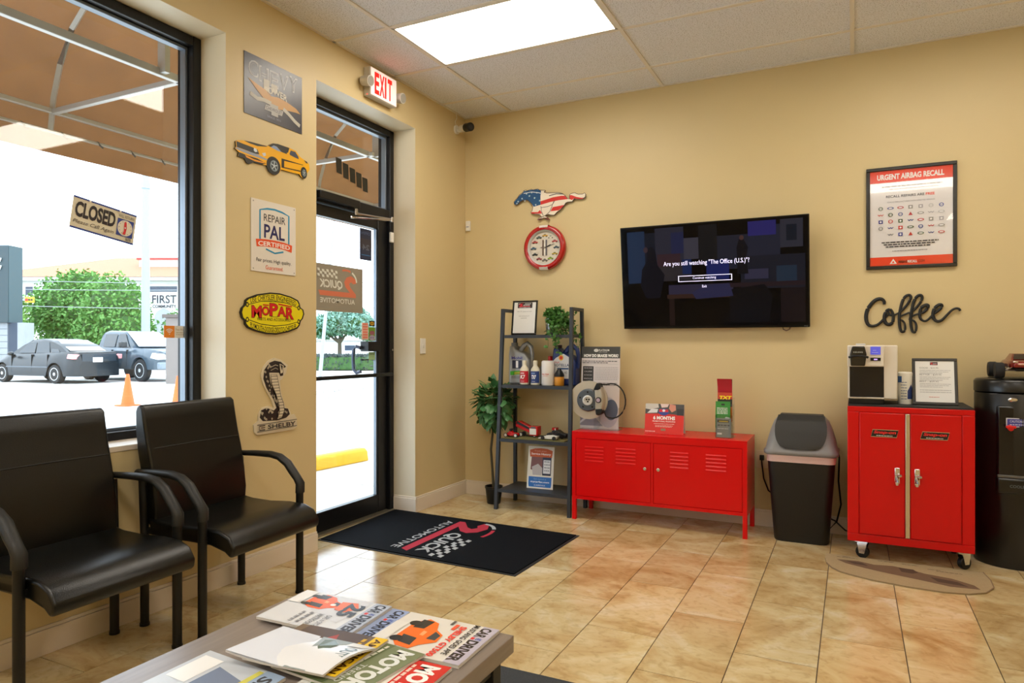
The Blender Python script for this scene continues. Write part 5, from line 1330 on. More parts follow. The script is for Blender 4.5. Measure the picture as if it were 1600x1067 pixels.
# ================================================================ RED LOCKER CABINET
t = thing('locker_cabinet', (1.703, -.22, 0), 'low red metal locker cabinet with two vented doors under the television', 'cabinet')
CX0, CX1, CY0, CY1 = 1.112 - 1.703, 2.302 - 1.703, -.405 + .22, -.03 + .22
b = MB()
zb, zt = .145, .625
b.box(CX0, CY0 + .012, zb, CX0 + .012, CY1, zt - .012, RED).box(CX1 - .012, CY0 + .012, zb, CX1, CY1, zt - .012, RED).box(CX0, CY1 - .01, zb, CX1, CY1, zt - .012, RED).box(CX0 + .012, CY0 + .02, zb, CX1 - .012, CY1 - .01, zb + .012, RED)
b.build('carcass', t, smooth=False)
MB().box(CX0 - .001, CY0, zt - .012, CX1 + .001, CY1, zt, RED).build('top_panel', t, bevel=.002)
for q in ((CX0, zt - .05, CX1, zt - .012), (CX0, zb, CX1, zb + .022), (CX0, zb + .022, CX0 + .028, zt - .05), (CX1 - .028, zb + .022, CX1, zt - .05), (-.022, zb + .022, -.006, zt - .05)):
    MB().box(q[0], CY0, q[1], q[2], CY0 + .014, q[3], RED).build('face_frame', t, bevel=.001)
for x in (CX0, CX1 - .028):
    for y in (CY0, CY1 - .028): MB().box(x, y, 0, x + .028, y + .028, zb, RED).build('leg', t, bevel=.001)
for (xa, xb, kx, lou) in ((CX0 + .031, -.0245, -.062, ((1.208, 1.345), (1.434, 1.574))), (-.0035, CX1 - .031, .03, ((1.811, 1.93), (2.045, 2.172)))):
    dz0, dz1 = zb + .025, zt - .053
    d = MB().box(xa, CY0 + .002, dz0, xb, CY0 + .013, dz1, RED).build('door', t, bevel=.001)
    for (la, lb) in lou:
        for k in range(5):
            z = .520 - k * .0245
            MB().prism([(0, .005), (.0035, -.003), (.0035, -.006), (0, -.006)], (la - 1.703, CY0 + .002, z), (0, -1, 0), (0, 0, 1), (1, 0, 0), 0, lb - la, RED).build('louvre', d, smooth=False)
    o = MB().cyl((kx, CY0 + .002, .398), (kx, CY0 - .012, .398), .011, CHROME, 18).build('lock_knob', d, bevel=.002)

# ---- on it: brake display
ZC = .6255
t = thing('brake_display', (1.243, -.20, ZC), 'printed brake display board with a real disc and caliper on the red cabinet', 'display')
T = Matrix.Rotation(-R(4), 4, 'X')
MB().box(-.148, 0, 0, .148, .006, .60, mat('display_board', (214, 206, 204), .3), T).build('board', t, bevel=.001)
b = MB(); b.box(-.125, -.09, 0, .165, .05, .004, ACRYL).box(.160, -.05, 0, .164, .05, .16, ACRYL); b.build('acrylic_foot', t, smooth=False)
S = Sheet((0, 0, 0), (1, 0, 0), T.to_3x3() @ Vector((0, 0, 1)), T.to_3x3() @ Vector((0, -1, 0)), .0006, .0001)
S.rect(-.148, .515, .148, .60, K(62, 62, 58)); S.text('PLATINUM', -.015, .567, .065, .580, K(226, 226, 220), bold=.02).disc(-.035, .572, .018, .012, K(206, 206, 200)).text('SOLUTIONS', -.015, .556, .05, .563, K(200, 200, 196)); S.text('HOW DO BRAKES WORK?', -.13, .522, .135, .545, K(240, 240, 236), bold=.05)
S.words(-.14, .490, .13, .006, K(90, 86, 90), 1).words(-.14, .478, .06, .006, K(90, 86, 90), 2).rect(-.14, .470, .135, .471, K(130, 126, 130))
S.rect(-.135, .345, -.052, .455, K(52, 50, 48))
for k in range(4): S.text(('BRAKE PADS', 'CALIPER', 'ROTOR DISC', 'BRAKE FLUID')[k], -.125, .438 - k * .026, -.062, .446 - k * .026, K(206, 200, 200))
for k in range(8): S.words(-.04, .445 - k * .0125, .135, .004, K(168, 162, 166), 30 + k)
S.words(-.14, .33, .13, .005, K(110, 106, 110), 41, 5).words(-.14, .316, .135, .005, K(110, 106, 110), 42, 5)
S.poly([(-.147, .02), (-.147, .18), (-.05, .10), (.03, .02)], K(150, 146, 156)); S.poly([(-.146, .05), (-.06, .12), (-.05, .105), (-.15, .03)], K(206, 206, 212)); S.poly([(-.146, .09), (-.07, .14), (-.06, .13), (-.15, .075)], K(110, 106, 116)); S.disc(.068, .12, .078, .11, K(186, 182, 192)); S.disc(.09, .14, .05, .075, K(86, 98, 120))
S.build(t)
dc = (-.042, -.10, .216)
TD = Matrix.Translation(dc) @ Matrix.Rotation(R(6), 4, 'Z') @ Matrix.Rotation(R(90), 4, 'X')
STEEL = mat('brushed_disc', (196, 190, 176), .35, metal=.35)
o = MB().lathe([(.06, -.012), (.137, -.012), (.137, -.003), (.130, -.003), (.130, .003), (.137, .003), (.137, .012), (.06, .012)], STEEL, 48, TD).build('brake_disc', t)
HB = MB().lathe([(.082, .010), (.080, .030), (.072, .036), (.035, .036)], mat('hub_grey', (74, 82, 92), .4), 36, TD, cap=False).build('hub', o)
MB().lathe([(.036, .034), (.036, .046), (.026, .048), (.024, .030), (.0, .030)], mat('machined_steel', (214, 214, 212), .3, metal=.3), 24, TD).build('hub_ring', HB)
b = MB()
for k in range(5):
    a = R(90 + 72 * k); T5 = TD @ Matrix.Translation((.058 * math.cos(a), .058 * math.sin(a), .034)); b.lathe([(.007, 0), (.007, .004)], BPLAS, 10, T5)
for k in range(3):
    a = R(30 + 120 * k); T5 = TD @ Matrix.Translation((.010 * math.cos(a), .010 * math.sin(a), .031)); b.lathe([(.007, 0), (.007, .004)], BPLAS, 8, T5)
b.build('bolt_hole', HB)
CAL = mat('cast_caliper', (176, 168, 152), .4, metal=.3)
b = MB().prism([(.055, .10), (.075, .115), (.10, .10), (.122, .05), (.125, -.02), (.115, -.07), (.085, -.10), (.06, -.09), (.062, 0)], (dc[0], dc[1], dc[2]), (1, 0, 0), (0, 0, 1), (0, -1, 0), -.035, .05, CAL)
o = b.build('caliper', t, bevel=.012, seg=3)
MB().cyl((dc[0] + .09, dc[1] - .05, dc[2] + .005), (dc[0] + .09, dc[1] - .056, dc[2] + .005), .021, BPLAS, 18).build('piston_seal', o); MB().cyl((dc[0] + .09, dc[1] - .055, dc[2] + .005), (dc[0] + .09, dc[1] - .060, dc[2] + .005), .014, mat('piston_face', (180, 160, 176), .3), 16).build('piston', o)
MB().prism([(.05, .075), (.075, .125), (.095, .12), (.105, .085), (.085, .075)], (dc[0], dc[1], dc[2]), (1, 0, 0), (0, 0, 1), (0, -1, 0), -.02, .055, BPLAS).build('upper_bracket', o, bevel=.006)
MB().prism([(.065, -.06), (.115, -.055), (.118, -.085), (.09, -.105), (.07, -.10)], (dc[0], dc[1], dc[2]), (1, 0, 0), (0, 0, 1), (0, -1, 0), -.02, .055, BPLAS).build('lower_bracket', o, bevel=.006)
cxx, czz, rr_ = dc[0] + .178, dc[2] + .0, .118
MB().tube([(dc[0] + .08, dc[1] - .03, dc[2] + .115)] + [(cxx + .10 * math.cos(R(a)) * 1.0, dc[1] - .02, czz + .122 * math.sin(R(a))) for a in range(110, -116, -15)] + [(dc[0] + .12, dc[1] - .02, dc[2] - .075)], .005, BPLAS, 8).build('brake_hose', t)
MB().box(-.01, -.09, .01, .01, -.0, .10, ACRYL).build('support_post', t)

# warranty tent card
t = thing('tent_card', (1.738, -.285, ZC), 'red folded tent card reading 6 months in the middle of the red cabinet', 'card', rz=R(2))
T = Matrix.Rotation(-R(12), 4, 'X')
MB().box(-.133, 0, 0, .133, .0015, .206, WPLAS, T).build('front_leaf', t)
MB().box(-.133, .0, 0, .133, .0015, .206, WPLAS, Matrix.Translation((0, .088, 0)) @ Matrix.Rotation(R(12), 4, 'X')).build('rear_leaf', t)
S = Sheet((0, 0, 0), (1, 0, 0), T.to_3x3() @ Vector((0, 0, 1)), T.to_3x3() @ Vector((0, -1, 0)), .0006, .0001)
S.rect(-.133, .0, .133, .206, K(212, 38, 28)); S.poly([(-.133, .206), (.133, .206), (.133, .128), (.06, .136), (0, .138), (-.06, .138), (-.133, .135)], K(70, 72, 72)); S.poly([(-.133, .206), (-.045, .206), (-.04, .18), (-.10, .165), (-.133, .17)], K(200, 198, 190)); S.poly([(-.12, .14), (-.05, .145), (-.045, .17), (-.09, .17)], K(216, 218, 220)); S.poly([(-.03, .206), (.03, .206), (.02, .185), (-.02, .18)], K(220, 200, 196)); S.poly([(.035, .206), (.075, .20), (.078, .165), (.05, .15), (.03, .175)], K(206, 140, 120)); S.rect(.085, .13, .133, .175, K(44, 46, 50))
S.disc(-.005, .150, .036, .024, K(50, 70, 150)); S.rect(-.036, .150, .026, .168, K(206, 40, 50)); S.disc(-.005, .160, .010, .009, K(230, 230, 236), 12)
S.text('6 MONTHS', -.076, .096, .074, .122, K(244, 240, 236), bold=.05); S.text('PROMOTIONAL FINANCING', -.080, .080, .076, .090, K(240, 220, 216), bold=.02); S.words(-.07, .066, .07, .004, K(236, 180, 170), 3).words(-.06, .054, .06, .004, K(236, 180, 170), 4).words(-.06, .046, .055, .004, K(236, 180, 170), 5)
S.rect(-.02, .020, .012, .036, K(150, 120, 90)); S.words(-.128, .012, -.06, .005, K(240, 200, 196), 7); S.build(t)

# brochure rack
t = thing('brochure_rack', (2.145, -.27, ZC), 'clear stepped rack of red, yellow and green leaflets at the right of the red cabinet', 'rack')
b = MB().box(-.055, -.05, 0, .055, .10, .003, ACRYL).box(-.055, -.05, 0, .055, -.047, .15, ACRYL).box(-.055, -.05, 0, -.052, .0, .15, ACRYL).box(.052, -.05, 0, .055, .0, .15, ACRYL).box(-.055, .0, 0, .055, .003, .22, ACRYL).box(-.055, .04, 0, .055, .043, .26, ACRYL)
b.build('acrylic_tiers', t, smooth=False)
def leaflet(y, z0, z1, dx, bg, label, draw, bend=0):
    o = thing('leaflet', (2.145 + dx, -.27 + y, ZC + z0), label, 'leaflet', 'leaflets in the clear rack')
    h = z1 - z0; n = 5; v = []; f = []
    for i in range(n + 1):
        u = i / n; yy = .012 * u + (-.035 * bend * max(0, u - .6) ** 2 * 6); v += [(-.047, yy, h * u), (.047, yy, h * u), (.047, yy + .003, h * u), (-.047, yy + .003, h * u)]
    for i in range(n):
        a = 4 * i
        for k in range(4): f.append((a + k, a + (k + 1) % 4, a + 4 + (k + 1) % 4, a + 4 + k))
    f += [(3, 2, 1, 0), (4 * n, 4 * n + 1, 4 * n + 2, 4 * n + 3)]
    MB().faces(v, f, bg).build('sheet', o)
    up = Vector((0, .012, h)).normalized()
    S = Sheet((0, 0, 0), (1, 0, 0), up, (0, -1, 0), .0012, .0001); draw(S); S.build(o)
leaflet(.046, .12, .385, -.022 + .012, K(178, 24, 44), 'red leaflet with black curled top, rearmost in the rack', lambda S: (S.rect(-.047, .19, .047, .262, K(36, 26, 26)), S.text('Your Maintenance', -.035, .236, .03, .243, K(220, 220, 220)), S.words(-.035, .205, .04, .004, K(150, 140, 140), 3), S.rect(-.047, .13, .047, .19, K(206, 30, 52)), S.disc(.0, .145, .024, .012, K(190, 190, 220)), S.disc(.0, .142, .020, .008, K(70, 80, 160))), 1)
leaflet(.022, .10, .292, -.006, K(206, 120, 40), 'yellow lettered leaflet in the second tier of the rack', lambda S: (S.rect(-.047, .15, .047, .192, K(196, 66, 40)), S.rect(-.047, .10, .047, .15, K(40, 36, 30)), S.text('TXT', -.040, .148, .040, .172, K(246, 222, 30), bold=.05, shear=.2)))
leaflet(-.012, .06, .236, -.014, K(54, 140, 56), 'green leaflet in the third tier of the rack', lambda S: (S.rect(-.01, .150, .012, .162, K(40, 40, 44)), [S.words(-.038, .130 - .009 * k, .03, .005, K(216, 230, 216), k + 2) for k in range(5)], S.poly([(-.0, .05), (.045, .05), (.045, .07), (.02, .075)], K(220, 226, 230))))
leaflet(-.044, .003, .128, -.004, K(132, 138, 140), 'grey leaflet at the front of the rack', lambda S: (S.rect(-.040, .098, .034, .115, K(40, 40, 40)), S.rect(-.030, .102, .028, .108, K(206, 180, 60)), S.words(-.038, .075, .038, .008, K(70, 72, 76), 4), S.words(-.038, .055, .03, .005, K(200, 204, 210), 6), S.rect(-.040, .018, -.01, .030, K(226, 228, 230))))

# ================================================================ WASTE BIN
t = thing('waste_bin', (2.612, -.235, 0), 'black waste bin with a grey swing-top lid between the red cabinets', 'bin')
def rrect(hx, hy, r, z, n=5):
    p = []
    for cx, cy, a0 in ((hx - r, hy - r, 0), (-hx + r, hy - r, 90), (-hx + r, -hy + r, 180), (hx - r, -hy + r, 270)):
        for i in range(n + 1): a = R(a0 + 90 * i / n); p.append((cx + r * math.cos(a), cy + r * math.sin(a), z))
    return p
def skin(b, rings, m, cap0=True, cap1=True):
    n = len(rings[0]); v = [q for r_ in rings for q in r_]; f = []
    for i in range(len(rings) - 1):
        for k in range(n): f.append((i * n + k, i * n + (k + 1) % n, (i + 1) * n + (k + 1) % n, (i + 1) * n + k))
    if cap0: f.append(tuple(reversed(range(n))))
    if cap1: f.append(tuple(range((len(rings) - 1) * n, len(rings) * n)))
    return b.faces(v, f, m)
skin(MB(), [rrect(.155, .105, .05, 0), rrect(.160, .110, .05, .01), rrect(.196, .142, .045, .525)], mat('bin_black', (11, 11, 11), .5, bump=.1, scale=80)).build('body', t, ang=60)
skin(MB(), [rrect(.199, .146, .045, .505), rrect(.201, .148, .045, .555)], mat('pink_white_liner', (214, 184, 180), .5, bump=.3, scale=30), False, False).build('bin_liner', t, ang=60)
GRL = mat('grey_lid_plastic', (128, 128, 130), .38)
skin(MB(), [rrect(.206, .152, .045, .548), rrect(.216, .162, .05, .555), rrect(.217, .163, .05, .575), rrect(.206, .152, .05, .585), rrect(.198, .140, .06, .63), rrect(.180, .112, .06, .70), rrect(.160, .080, .05, .755), rrect(.135, .052, .04, .785)], GRL).build('lid', t, ang=60)
FL = mat('flap_black', (32, 32, 30), .5, bump=.1, scale=80)
v = []; f = []; NX, NZ = 14, 16
for j in range(NZ + 1):
    u = j / NZ; z = .592 + u * .20
    yb = -(.152 - .012 * min(1, (z - .585) / .045)) if z < .63 else -(.140 - .028 * (z - .63) / .07) if z < .70 else -(.112 - .032 * (z - .70) / .055) if z < .755 else -(.080 - .04 * (z - .755) / .035)
    w_ = (.085 + .065 * math.sqrt(1 - (1 - min(1, u / .55)) ** 2)) * (1 - .10 * max(0, u - .7) / .3)
    for i in range(NX + 1):
        s_ = -1 + 2 * i / NX; v.append((s_ * w_, yb - .008 - .006 * math.cos(s_ * 1.5), z))
for j in range(NZ):
    for i in range(NX): a = j * (NX + 1) + i; f.append((a, a + 1, a + NX + 2, a + NX + 1))
MB().faces(v, f, FL).build('swing_flap', t, ang=80)
MB().prism([(-.13, .0), (.13, .0), (.125, .012), (-.125, .012)], (0, -.045, .785), (1, 0, 0), (0, 0, 1), (0, 1, 0), 0, .09, FL).build('flap_top', t, bevel=.004)

# ================================================================ RED TOOL CABINET
TX0, TX1, TY0, TY1 = 2.876, 3.496, -.55, -.10
t = thing('tool_cabinet', (3.186, -.325, 0), 'tall red two-door tool cabinet on casters holding the coffee machine', 'cabinet')
def C(o): o.location = [-v for v in t.location]; return o
C(MB().box(TX0, TY0 + .008, .105, TX1, TY1, .882, REDT).build('carcass', t, bevel=.004))
C(MB().box(TX0 + .003, TY0 + .012, .882, TX1 - .003, TY1, .892, mat('rubber_top_mat', (34, 33, 32), .7)).build('top_mat', t))
for q in ((TX0, .852, TX1, .883), (TX0, .105, TX1, .150), (TX0, .150, 2.935, .852), (3.437, .150, TX1, .852)):
    C(MB().box(q[0], TY0, q[1], q[2], TY0 + .012, q[3], REDT).build('face_frame', t, bevel=.003))
for (xa, xb, hx, bx) in ((2.938, 3.166, 3.128, 3.064), (3.192, 3.434, 3.225, 3.308)):
    d = C(MB().box(xa, TY0 - .004, .153, xb, TY0 + .01, .849, REDT).build('door', t, bevel=.004))
    o = MB().box(hx - .013, TY0 - .010, .455, hx + .013, TY0 - .004, .545, CHROME).build('handle_plate', d, bevel=.004)
    o = MB().cyl((hx, TY0 - .010, .502), (hx, TY0 - .030, .502), .012, CHROME, 14).tube([(hx + .018, TY0 - .03, .506), (hx, TY0 - .036, .502), (hx - .004, TY0 - .036, .47), (hx - .002, TY0 - .034, .452)], [.008, .012, .011, .008], CHROME, 8).build('latch_handle', d)
    o = MB().prism([(-.068, -.020), (.060, -.020), (.070, .020), (-.058, .020)], (bx, TY0 - .004, .735), (1, 0, 0), (0, 0, 1), (0, -1, 0), 0, .004, mat('black_badge', (30, 22, 22), .3)).build('badge', d, smooth=False)
    S = Sheet((bx, TY0 - .008, .735), (1, 0, 0), (0, 0, 1), (0, -1, 0), .0005, .0002); S.line([(-.068, -.020), (.060, -.020), (.070, .020), (-.058, .020)], .003, CHROME, closed=True); S.text('Snap-on', -.055, -.007, .055, .016, K(216, 36, 36), bold=.04, shear=.25); S.words(-.04, -.015, .04, .004, K(200, 200, 200), 3); S.build(o, 'lettering')
C(MB().box(3.168, TY0 - .008, .153, 3.190, TY0 - .003, .849, mat('bright_trim_strip', (206, 196, 180), .25, metal=.9)).build('centre_strip', t, bevel=.002))
for i, (x, y, a) in enumerate(((2.955, -.495, 72), (3.455, -.475, -50), (2.95, -.16, 0), (3.44, -.16, 0))):
    Tm = Matrix.Translation((x, y, 0)) @ Matrix.Rotation(R(a), 4, 'Z')
    o = C(MB().cyl(Tm @ Vector((.014, 0, .036)), Tm @ Vector((-.014, 0, .036)), .036, BPLAS, 20).build('caster_wheel', t, bevel=.004))
    b = MB()
    for s_ in (-1, 1): b.prism([(-.014, .028), (.014, .028), (.026, .095), (-.030, .095)], (.0, 0, 0), (0, 1, 0), (0, 0, 1), (1, 0, 0), s_ * .019 - .001, s_ * .019 + .001, CHROME, Tm)
    b.box(-.032, -.035, .095, .032, .035, .1045, CHROME, Tm); b.cyl(Tm @ Vector((-.021, 0, .036)), Tm @ Vector((.021, 0, .036)), .007, CHROME, 8)
    b.build('caster_fork', o)

# ---- coffee machine
ZT = .8925
t = thing('coffee_machine', (3.005, -.33, ZT), 'black and white single cup coffee machine on the tool cabinet', 'coffee machine')
CWH = mat('machine_white', (222, 214, 200), .35)
MB().box(-.128, -.13, .03, .13, .15, .342, CWH).build('housing', t, bevel=.006)
MB().box(-.122, -.155, .0, .062, .10, .032, BPLAS).build('drip_base', t, bevel=.004)
MB().box(-.13, -.168, .218, .062, -.128, .342, CWH).build('head', t, bevel=.006)
MB().box(-.118, -.134, .038, .060, -.128, .218, mat('deep_black_gloss', (12, 14, 22), .2)).build('cup_recess', t)
MB().box(-.118, -.160, .030, .064, -.128, .040, mat('machine_silver', (196, 190, 180), .25, metal=.7)).build('drip_tray_edge', t, bevel=.002)
MB().prism([(-.112, .222), (-.038, .222), (-.030, .29), (-.040, .336), (-.104, .336), (-.116, .29)], (0, -.168, 0), (1, 0, 0), (0, 0, 1), (0, -1, 0), 0, .035, mat('brew_head_black', (34, 31, 24), .25)).build('brew_head', t, bevel=.006)
MB().tube([(-.122, -.205, .272), (-.10, -.214, .280), (-.05, -.214, .280), (-.022, -.205, .272)], .007, BPLAS, 8).build('brew_handle', t)
MB().box(-.010, -.1715, .288, .042, -.1675, .334, mat('machine_screen', (84, 86, 196), .15, emit=.5)).build('screen', t)
MB().box(-.010, -.1715, .252, .042, -.1675, .270, BPLAS).build('button_strip', t, bevel=.001)
S = Sheet((0, -.172, 0), (1, 0, 0), (0, 0, 1), (0, -1, 0), .0004, .0001); S.rect(.008, .257, .026, .264, mat('violet_led', (190, 160, 240), .3, emit=.8)); S.rect(-.004, .300, .030, .302, K(190, 200, 240)).rect(.002, .312, .02, .314, K(190, 200, 240)); S.build(t)
S = Sheet((0, -.2035, 0), (1, 0, 0), (0, 0, 1), (0, -1, 0), .0004, .0001); S.text('KEURIG', -.098, .298, -.050, .306, K(200, 200, 190)); S.build(t, 'lettering')
MB().box(-.085, -.14, .342, -.035, -.06, .352, mat('lid_tab_grey', (206, 206, 208), .3)).build('lid_tab', t, bevel=.003)
cord2.parent = t; cord2.location = [-v for v in t.location]; cord2['label'] = 'black cable hanging down the wall beside the bin'
# wipes canister
t = thing('wipes_canister', (3.178, -.36, ZT), 'white and blue wipes canister between coffee machine and price frame', 'canister')
MB().lathe([(.037, 0), (.038, .004), (.038, .165), (.036, .17)], mat('canister_white', (226, 224, 214), .35), 28).build('tube', t)
MB().lathe([(.0385, .165), (.0385, .180), (.034, .186), (.004, .188)], WPLAS, 28).build('lid', t)
v = []; f = []
for i in range(9):
    a = R(180 + 60 * i / 8); v += [(.0384 * math.cos(a), .0384 * math.sin(a), .125), (.0384 * math.cos(a), .0384 * math.sin(a), .162)]
for i in range(8): f.append((2 * i, 2 * i + 2, 2 * i + 3, 2 * i + 1))
MB().faces(v, f, K(50, 96, 160)).build('label_band', t)
v = []; f = []
for i in range(9):
    a = R(285 + 50 * i / 8); v += [(.0384 * math.cos(a), .0384 * math.sin(a), .03), (.0384 * math.cos(a), .0384 * math.sin(a), .115 - .03 * abs(i - 5) / 4)]
for i in range(8): f.append((2 * i, 2 * i + 2, 2 * i + 3, 2 * i + 1))
MB().faces(v, f, K(40, 60, 120)).build('label_patch', t)
S = Sheet((-.008, -.0384, 0), (1, 0, 0), (0, 0, 1), (0, -1, 0), .0004, .0001)
for k in range(7): S.words(-.016, .125 - k * .016, .014, .004, K(90, 104, 140), k)
S.build(t)
def d_price(S):
    S.rect(-.022, .096, .016, .114, K(60, 20, 26)); quick_logo(S, -.02, .097, .034, .015, K(214, 40, 50), K(230, 230, 230), False)
    for k, (a, c) in enumerate((('GOOD - $24.95', .074), ('BETTER - $39.95', .034), ('BEST - $59.95', -.006))):
        S.text(a, -.075, c, -.075 + .009 * len(a) * .8, c + .010, K(120, 120, 122))
        for j in range(3): S.words(-.075, c - .010 - j * .009, .078 - .02 * (j == 2) - .01 * j, .0028, K(170, 170, 172), k * 3 + j, 8)
    S.words(-.075, -.052, .08, .0028, K(160, 160, 164), 31, 8).words(-.075, -.064, .08, .0028, K(160, 160, 164), 32, 8); S.words(-.03, -.092, .02, .003, K(214, 120, 116), 33)
picture('picture_frame', (3.325, -.40, ZT), .112, .136, 14, 'dark framed price list leaning on top of the tool cabinet', d_price, .016, .014, mat('dark_wood_frame', (50, 48, 46), .45))

# half-round mat
t = thing('coffee_mat', (3.15, -.52, 0), 'tan half-round floor mat with a faded brown print by the tool cabinet', 'mat')
MT = mat('tan_woven_mat', (168, 148, 112), .9, noise=.12, scale=90, bump=.3, bscale=300)
pts = [(-.39, .0), (-.39, -.10)] + [(-.39 + .16 * (1 - math.cos(R(a))), -.10 - .16 * math.sin(R(a)) - .10 * math.sin(R(a))) for a in (20, 40, 60, 80)] + [(-.16, -.40), (.0, -.435), (.16, -.445), (.27, -.42), (.35, -.36), (.395, -.26), (.40, -.14), (.385, .0)]
MB().prism(pts, (0, 0, 0), (1, 0, 0), (0, 1, 0), (0, 0, 1), .0005, .007, MT).build('mat', t, smooth=False)
S = Sheet((0, 0, .007), (1, 0, 0), (0, 1, 0), (0, 0, 1), .0005, .0001)
DB = K(78, 58, 44, .9)
S.line(pts[2:], .006, K(128, 104, 78, .9))
S.poly([(-.33, -.10), (-.22, -.085), (-.14, -.12), (-.05, -.10), (.02, -.12), (.10, -.17), (.22, -.20), (.31, -.27), (.33, -.33), (.20, -.345), (.05, -.29), (-.08, -.25), (-.18, -.21), (-.28, -.16)], K(112, 88, 66, .9))
S.poly([(-.02, -.12), (.05, -.12), (.07, -.17), (.04, -.20), (-.01, -.19)], DB); S.poly([(-.28, -.11), (-.2, -.11), (-.17, -.16), (-.24, -.15)], DB); S.poly([(.12, -.22), (.24, -.25), (.28, -.31), (.15, -.29)], DB)
for (a, c, a2) in ((-.33, -.05, -.22), (-.30, -.035, -.26), (-.12, -.035, -.04), (.0, -.045, .08), (.12, -.08, .18), (.16, -.10, .28)): S.words(a, c, a2, .006, K(84, 66, 50, .9), int(a * 100) + 50, 4)
S.build(t)

# ================================================================ WATER COOLER
t = thing('water_cooler', (3.735, -.215, 0), 'tall black water cooler at the right edge with a red tap', 'water cooler')
CB = mat('cooler_black', (10, 11, 12), .28, spec=.5)
def ell(rx, ry, z, n=40): return [(rx * math.cos(6.28318 * k / n) , ry * math.sin(6.28318 * k / n), z) for k in range(n)]
skin(MB(), [ell(.192, .165, 0), ell(.200, .172, .02), ell(.200, .172, .96), ell(.197, .170, .965)], CB).build('body', t, ang=50)
skin(MB(), [ell(.190, .163, .965), ell(.203, .175, .975), ell(.203, .175, 1.03), ell(.192, .165, 1.045), ell(.15, .13, 1.05)], CB).build('top_cap', t, ang=50)
MB().box(-.115, -.168, .45, .10, -.10, .90, mat('cooler_niche', (10, 14, 20), .15)).build('niche_panel', t, bevel=.01)
MB().box(-.115, -.178, .505, .105, -.16, .52, mat('tray_edge', (92, 92, 90), .3)).build('tray_edge', t, bevel=.003)
MB().box(-.12, -.185, .42, .11, -.12, .505, CB).build('drip_tray', t, bevel=.012)
MB().cyl((-.058, -.165, .785), (-.058, -.205, .78), .014, mat('hot_tap_red', (220, 30, 30), .3), 12).box(-.080, -.215, .783, -.036, -.19, .795, mat('hot_tap_red', (220, 30, 30))).build('hot_tap', t, bevel=.002)
MB().cyl((.02, -.165, .77), (.02, -.205, .765), .014, mat('tap_blue', (30, 50, 120), .3), 12).build('cold_tap', t)
MB().box(-.075, -.171, .785, .05, -.169, .835, mat('notice_white', (206, 208, 220), .3)).build('notice_plate', t, bevel=.001)
S = Sheet((0, -.1712, 0), (1, 0, 0), (0, 0, 1), (0, -1, 0), .0005, .0001); S.rect(-.07, .791, .045, .830, K(60, 66, 150)).text('CAUTION HOT', -.058, .811, .03, .823, K(220, 224, 240)).words(-.058, .797, .03, .005, K(200, 204, 230), 4); S.build(t)
MB().lathe([(.022, 0), (.022, .004), (.014, .008)], CHROME, 24, Matrix.Translation((-.045, -.170, .935)) @ Matrix.Rotation(R(90), 4, 'X') @ Matrix.Scale(.5, 4, (0, 1, 0))).build('oval_badge', t)
S = Sheet((0, -.186, 0), (1, 0, 0), (0, 0, 1), (0, -1, 0), .0005, .0001); S.text('COOLER', -.06, .455, .02, .470, K(110, 124, 134)); S.build(t, 'lettering')

# radio controlled car on the cooler, nose towards the room
t = thing('toy_monster_truck', (3.765, -.215, 1.05), 'dark red remote controlled model car with big tyres on the water cooler', 'toy car')
MR = mat('metallic_maroon', (126, 30, 26), .22, metal=.3, coat=.4)
for (x, y) in ((-.125, -.10), (.125, -.10), (-.125, .11), (.125, .11)):
    o = MB().lathe([(.022, -.022), (.040, -.022), (.044, -.014), (.044, .014), (.040, .022), (.022, .022)], mat('tyre_rubber', (26, 27, 29)), 24, Matrix.Translation((x, y, .0445)) @ Matrix.Rotation(R(90), 4, 'Y')).build('wheel', t)
    MB().cyl((x - .018, y, .0445), (x + .018, y, .0445), .018, CHROME, 14).build('rim', o)
b = MB()
for y in (-.10, .11): b.cyl((-.12, y, .045), (.12, y, .05), .005, CHROME, 8).cyl((-.10, y, .045), (-.05, y, .075), .006, CHROME, 8).cyl((.10, y, .045), (.05, y, .075), .006, CHROME, 8)
b.build('axles', t)
MB().box(-.055, -.13, .040, .055, .13, .062, BPLAS).build('chassis', t, bevel=.008)
st = []
for (y, zt_, w_) in ((-.165, .085, .066), (-.15, .095, .078), (-.10, .102, .084), (.08, .104, .084), (.15, .10, .08), (.165, .088, .07)):
    st.append([(-w_, y, .062), (-w_, y, .085), (-w_ * .85, y, zt_), (w_ * .85, y, zt_), (w_, y, .085), (w_, y, .062)])
skin(MB(), st, MR).build('body', t, bevel=.004)
st = []
for (y, zt_, w_) in ((-.075, .103, .066), (-.025, .136, .052), (.05, .138, .052), (.11, .104, .064)):
    st.append([(-.068, y, .100), (-w_, y, zt_), (w_, y, zt_), (.068, y, .100)])
skin(MB(), st, MR).build('cabin', t)
MB().faces([(-.056, -.0755, .107), (.056, -.0755, .107), (.046, -.032, .1345), (-.046, -.032, .1345)], [(0, 1, 2, 3)], mat('toy_dark_glass', (40, 34, 34), .08)).build('windscreen', t)
MB().box(-.05, -.172, .076, .05, -.162, .084, mat('bumper_pale', (220, 170, 150), .3)).build('front_bumper', t, bevel=.002)
for x in (-.06, .06): MB().box(x - .012, -.166, .088, x + .012, -.150, .096, CHROME).build('head_light', t, bevel=.002)

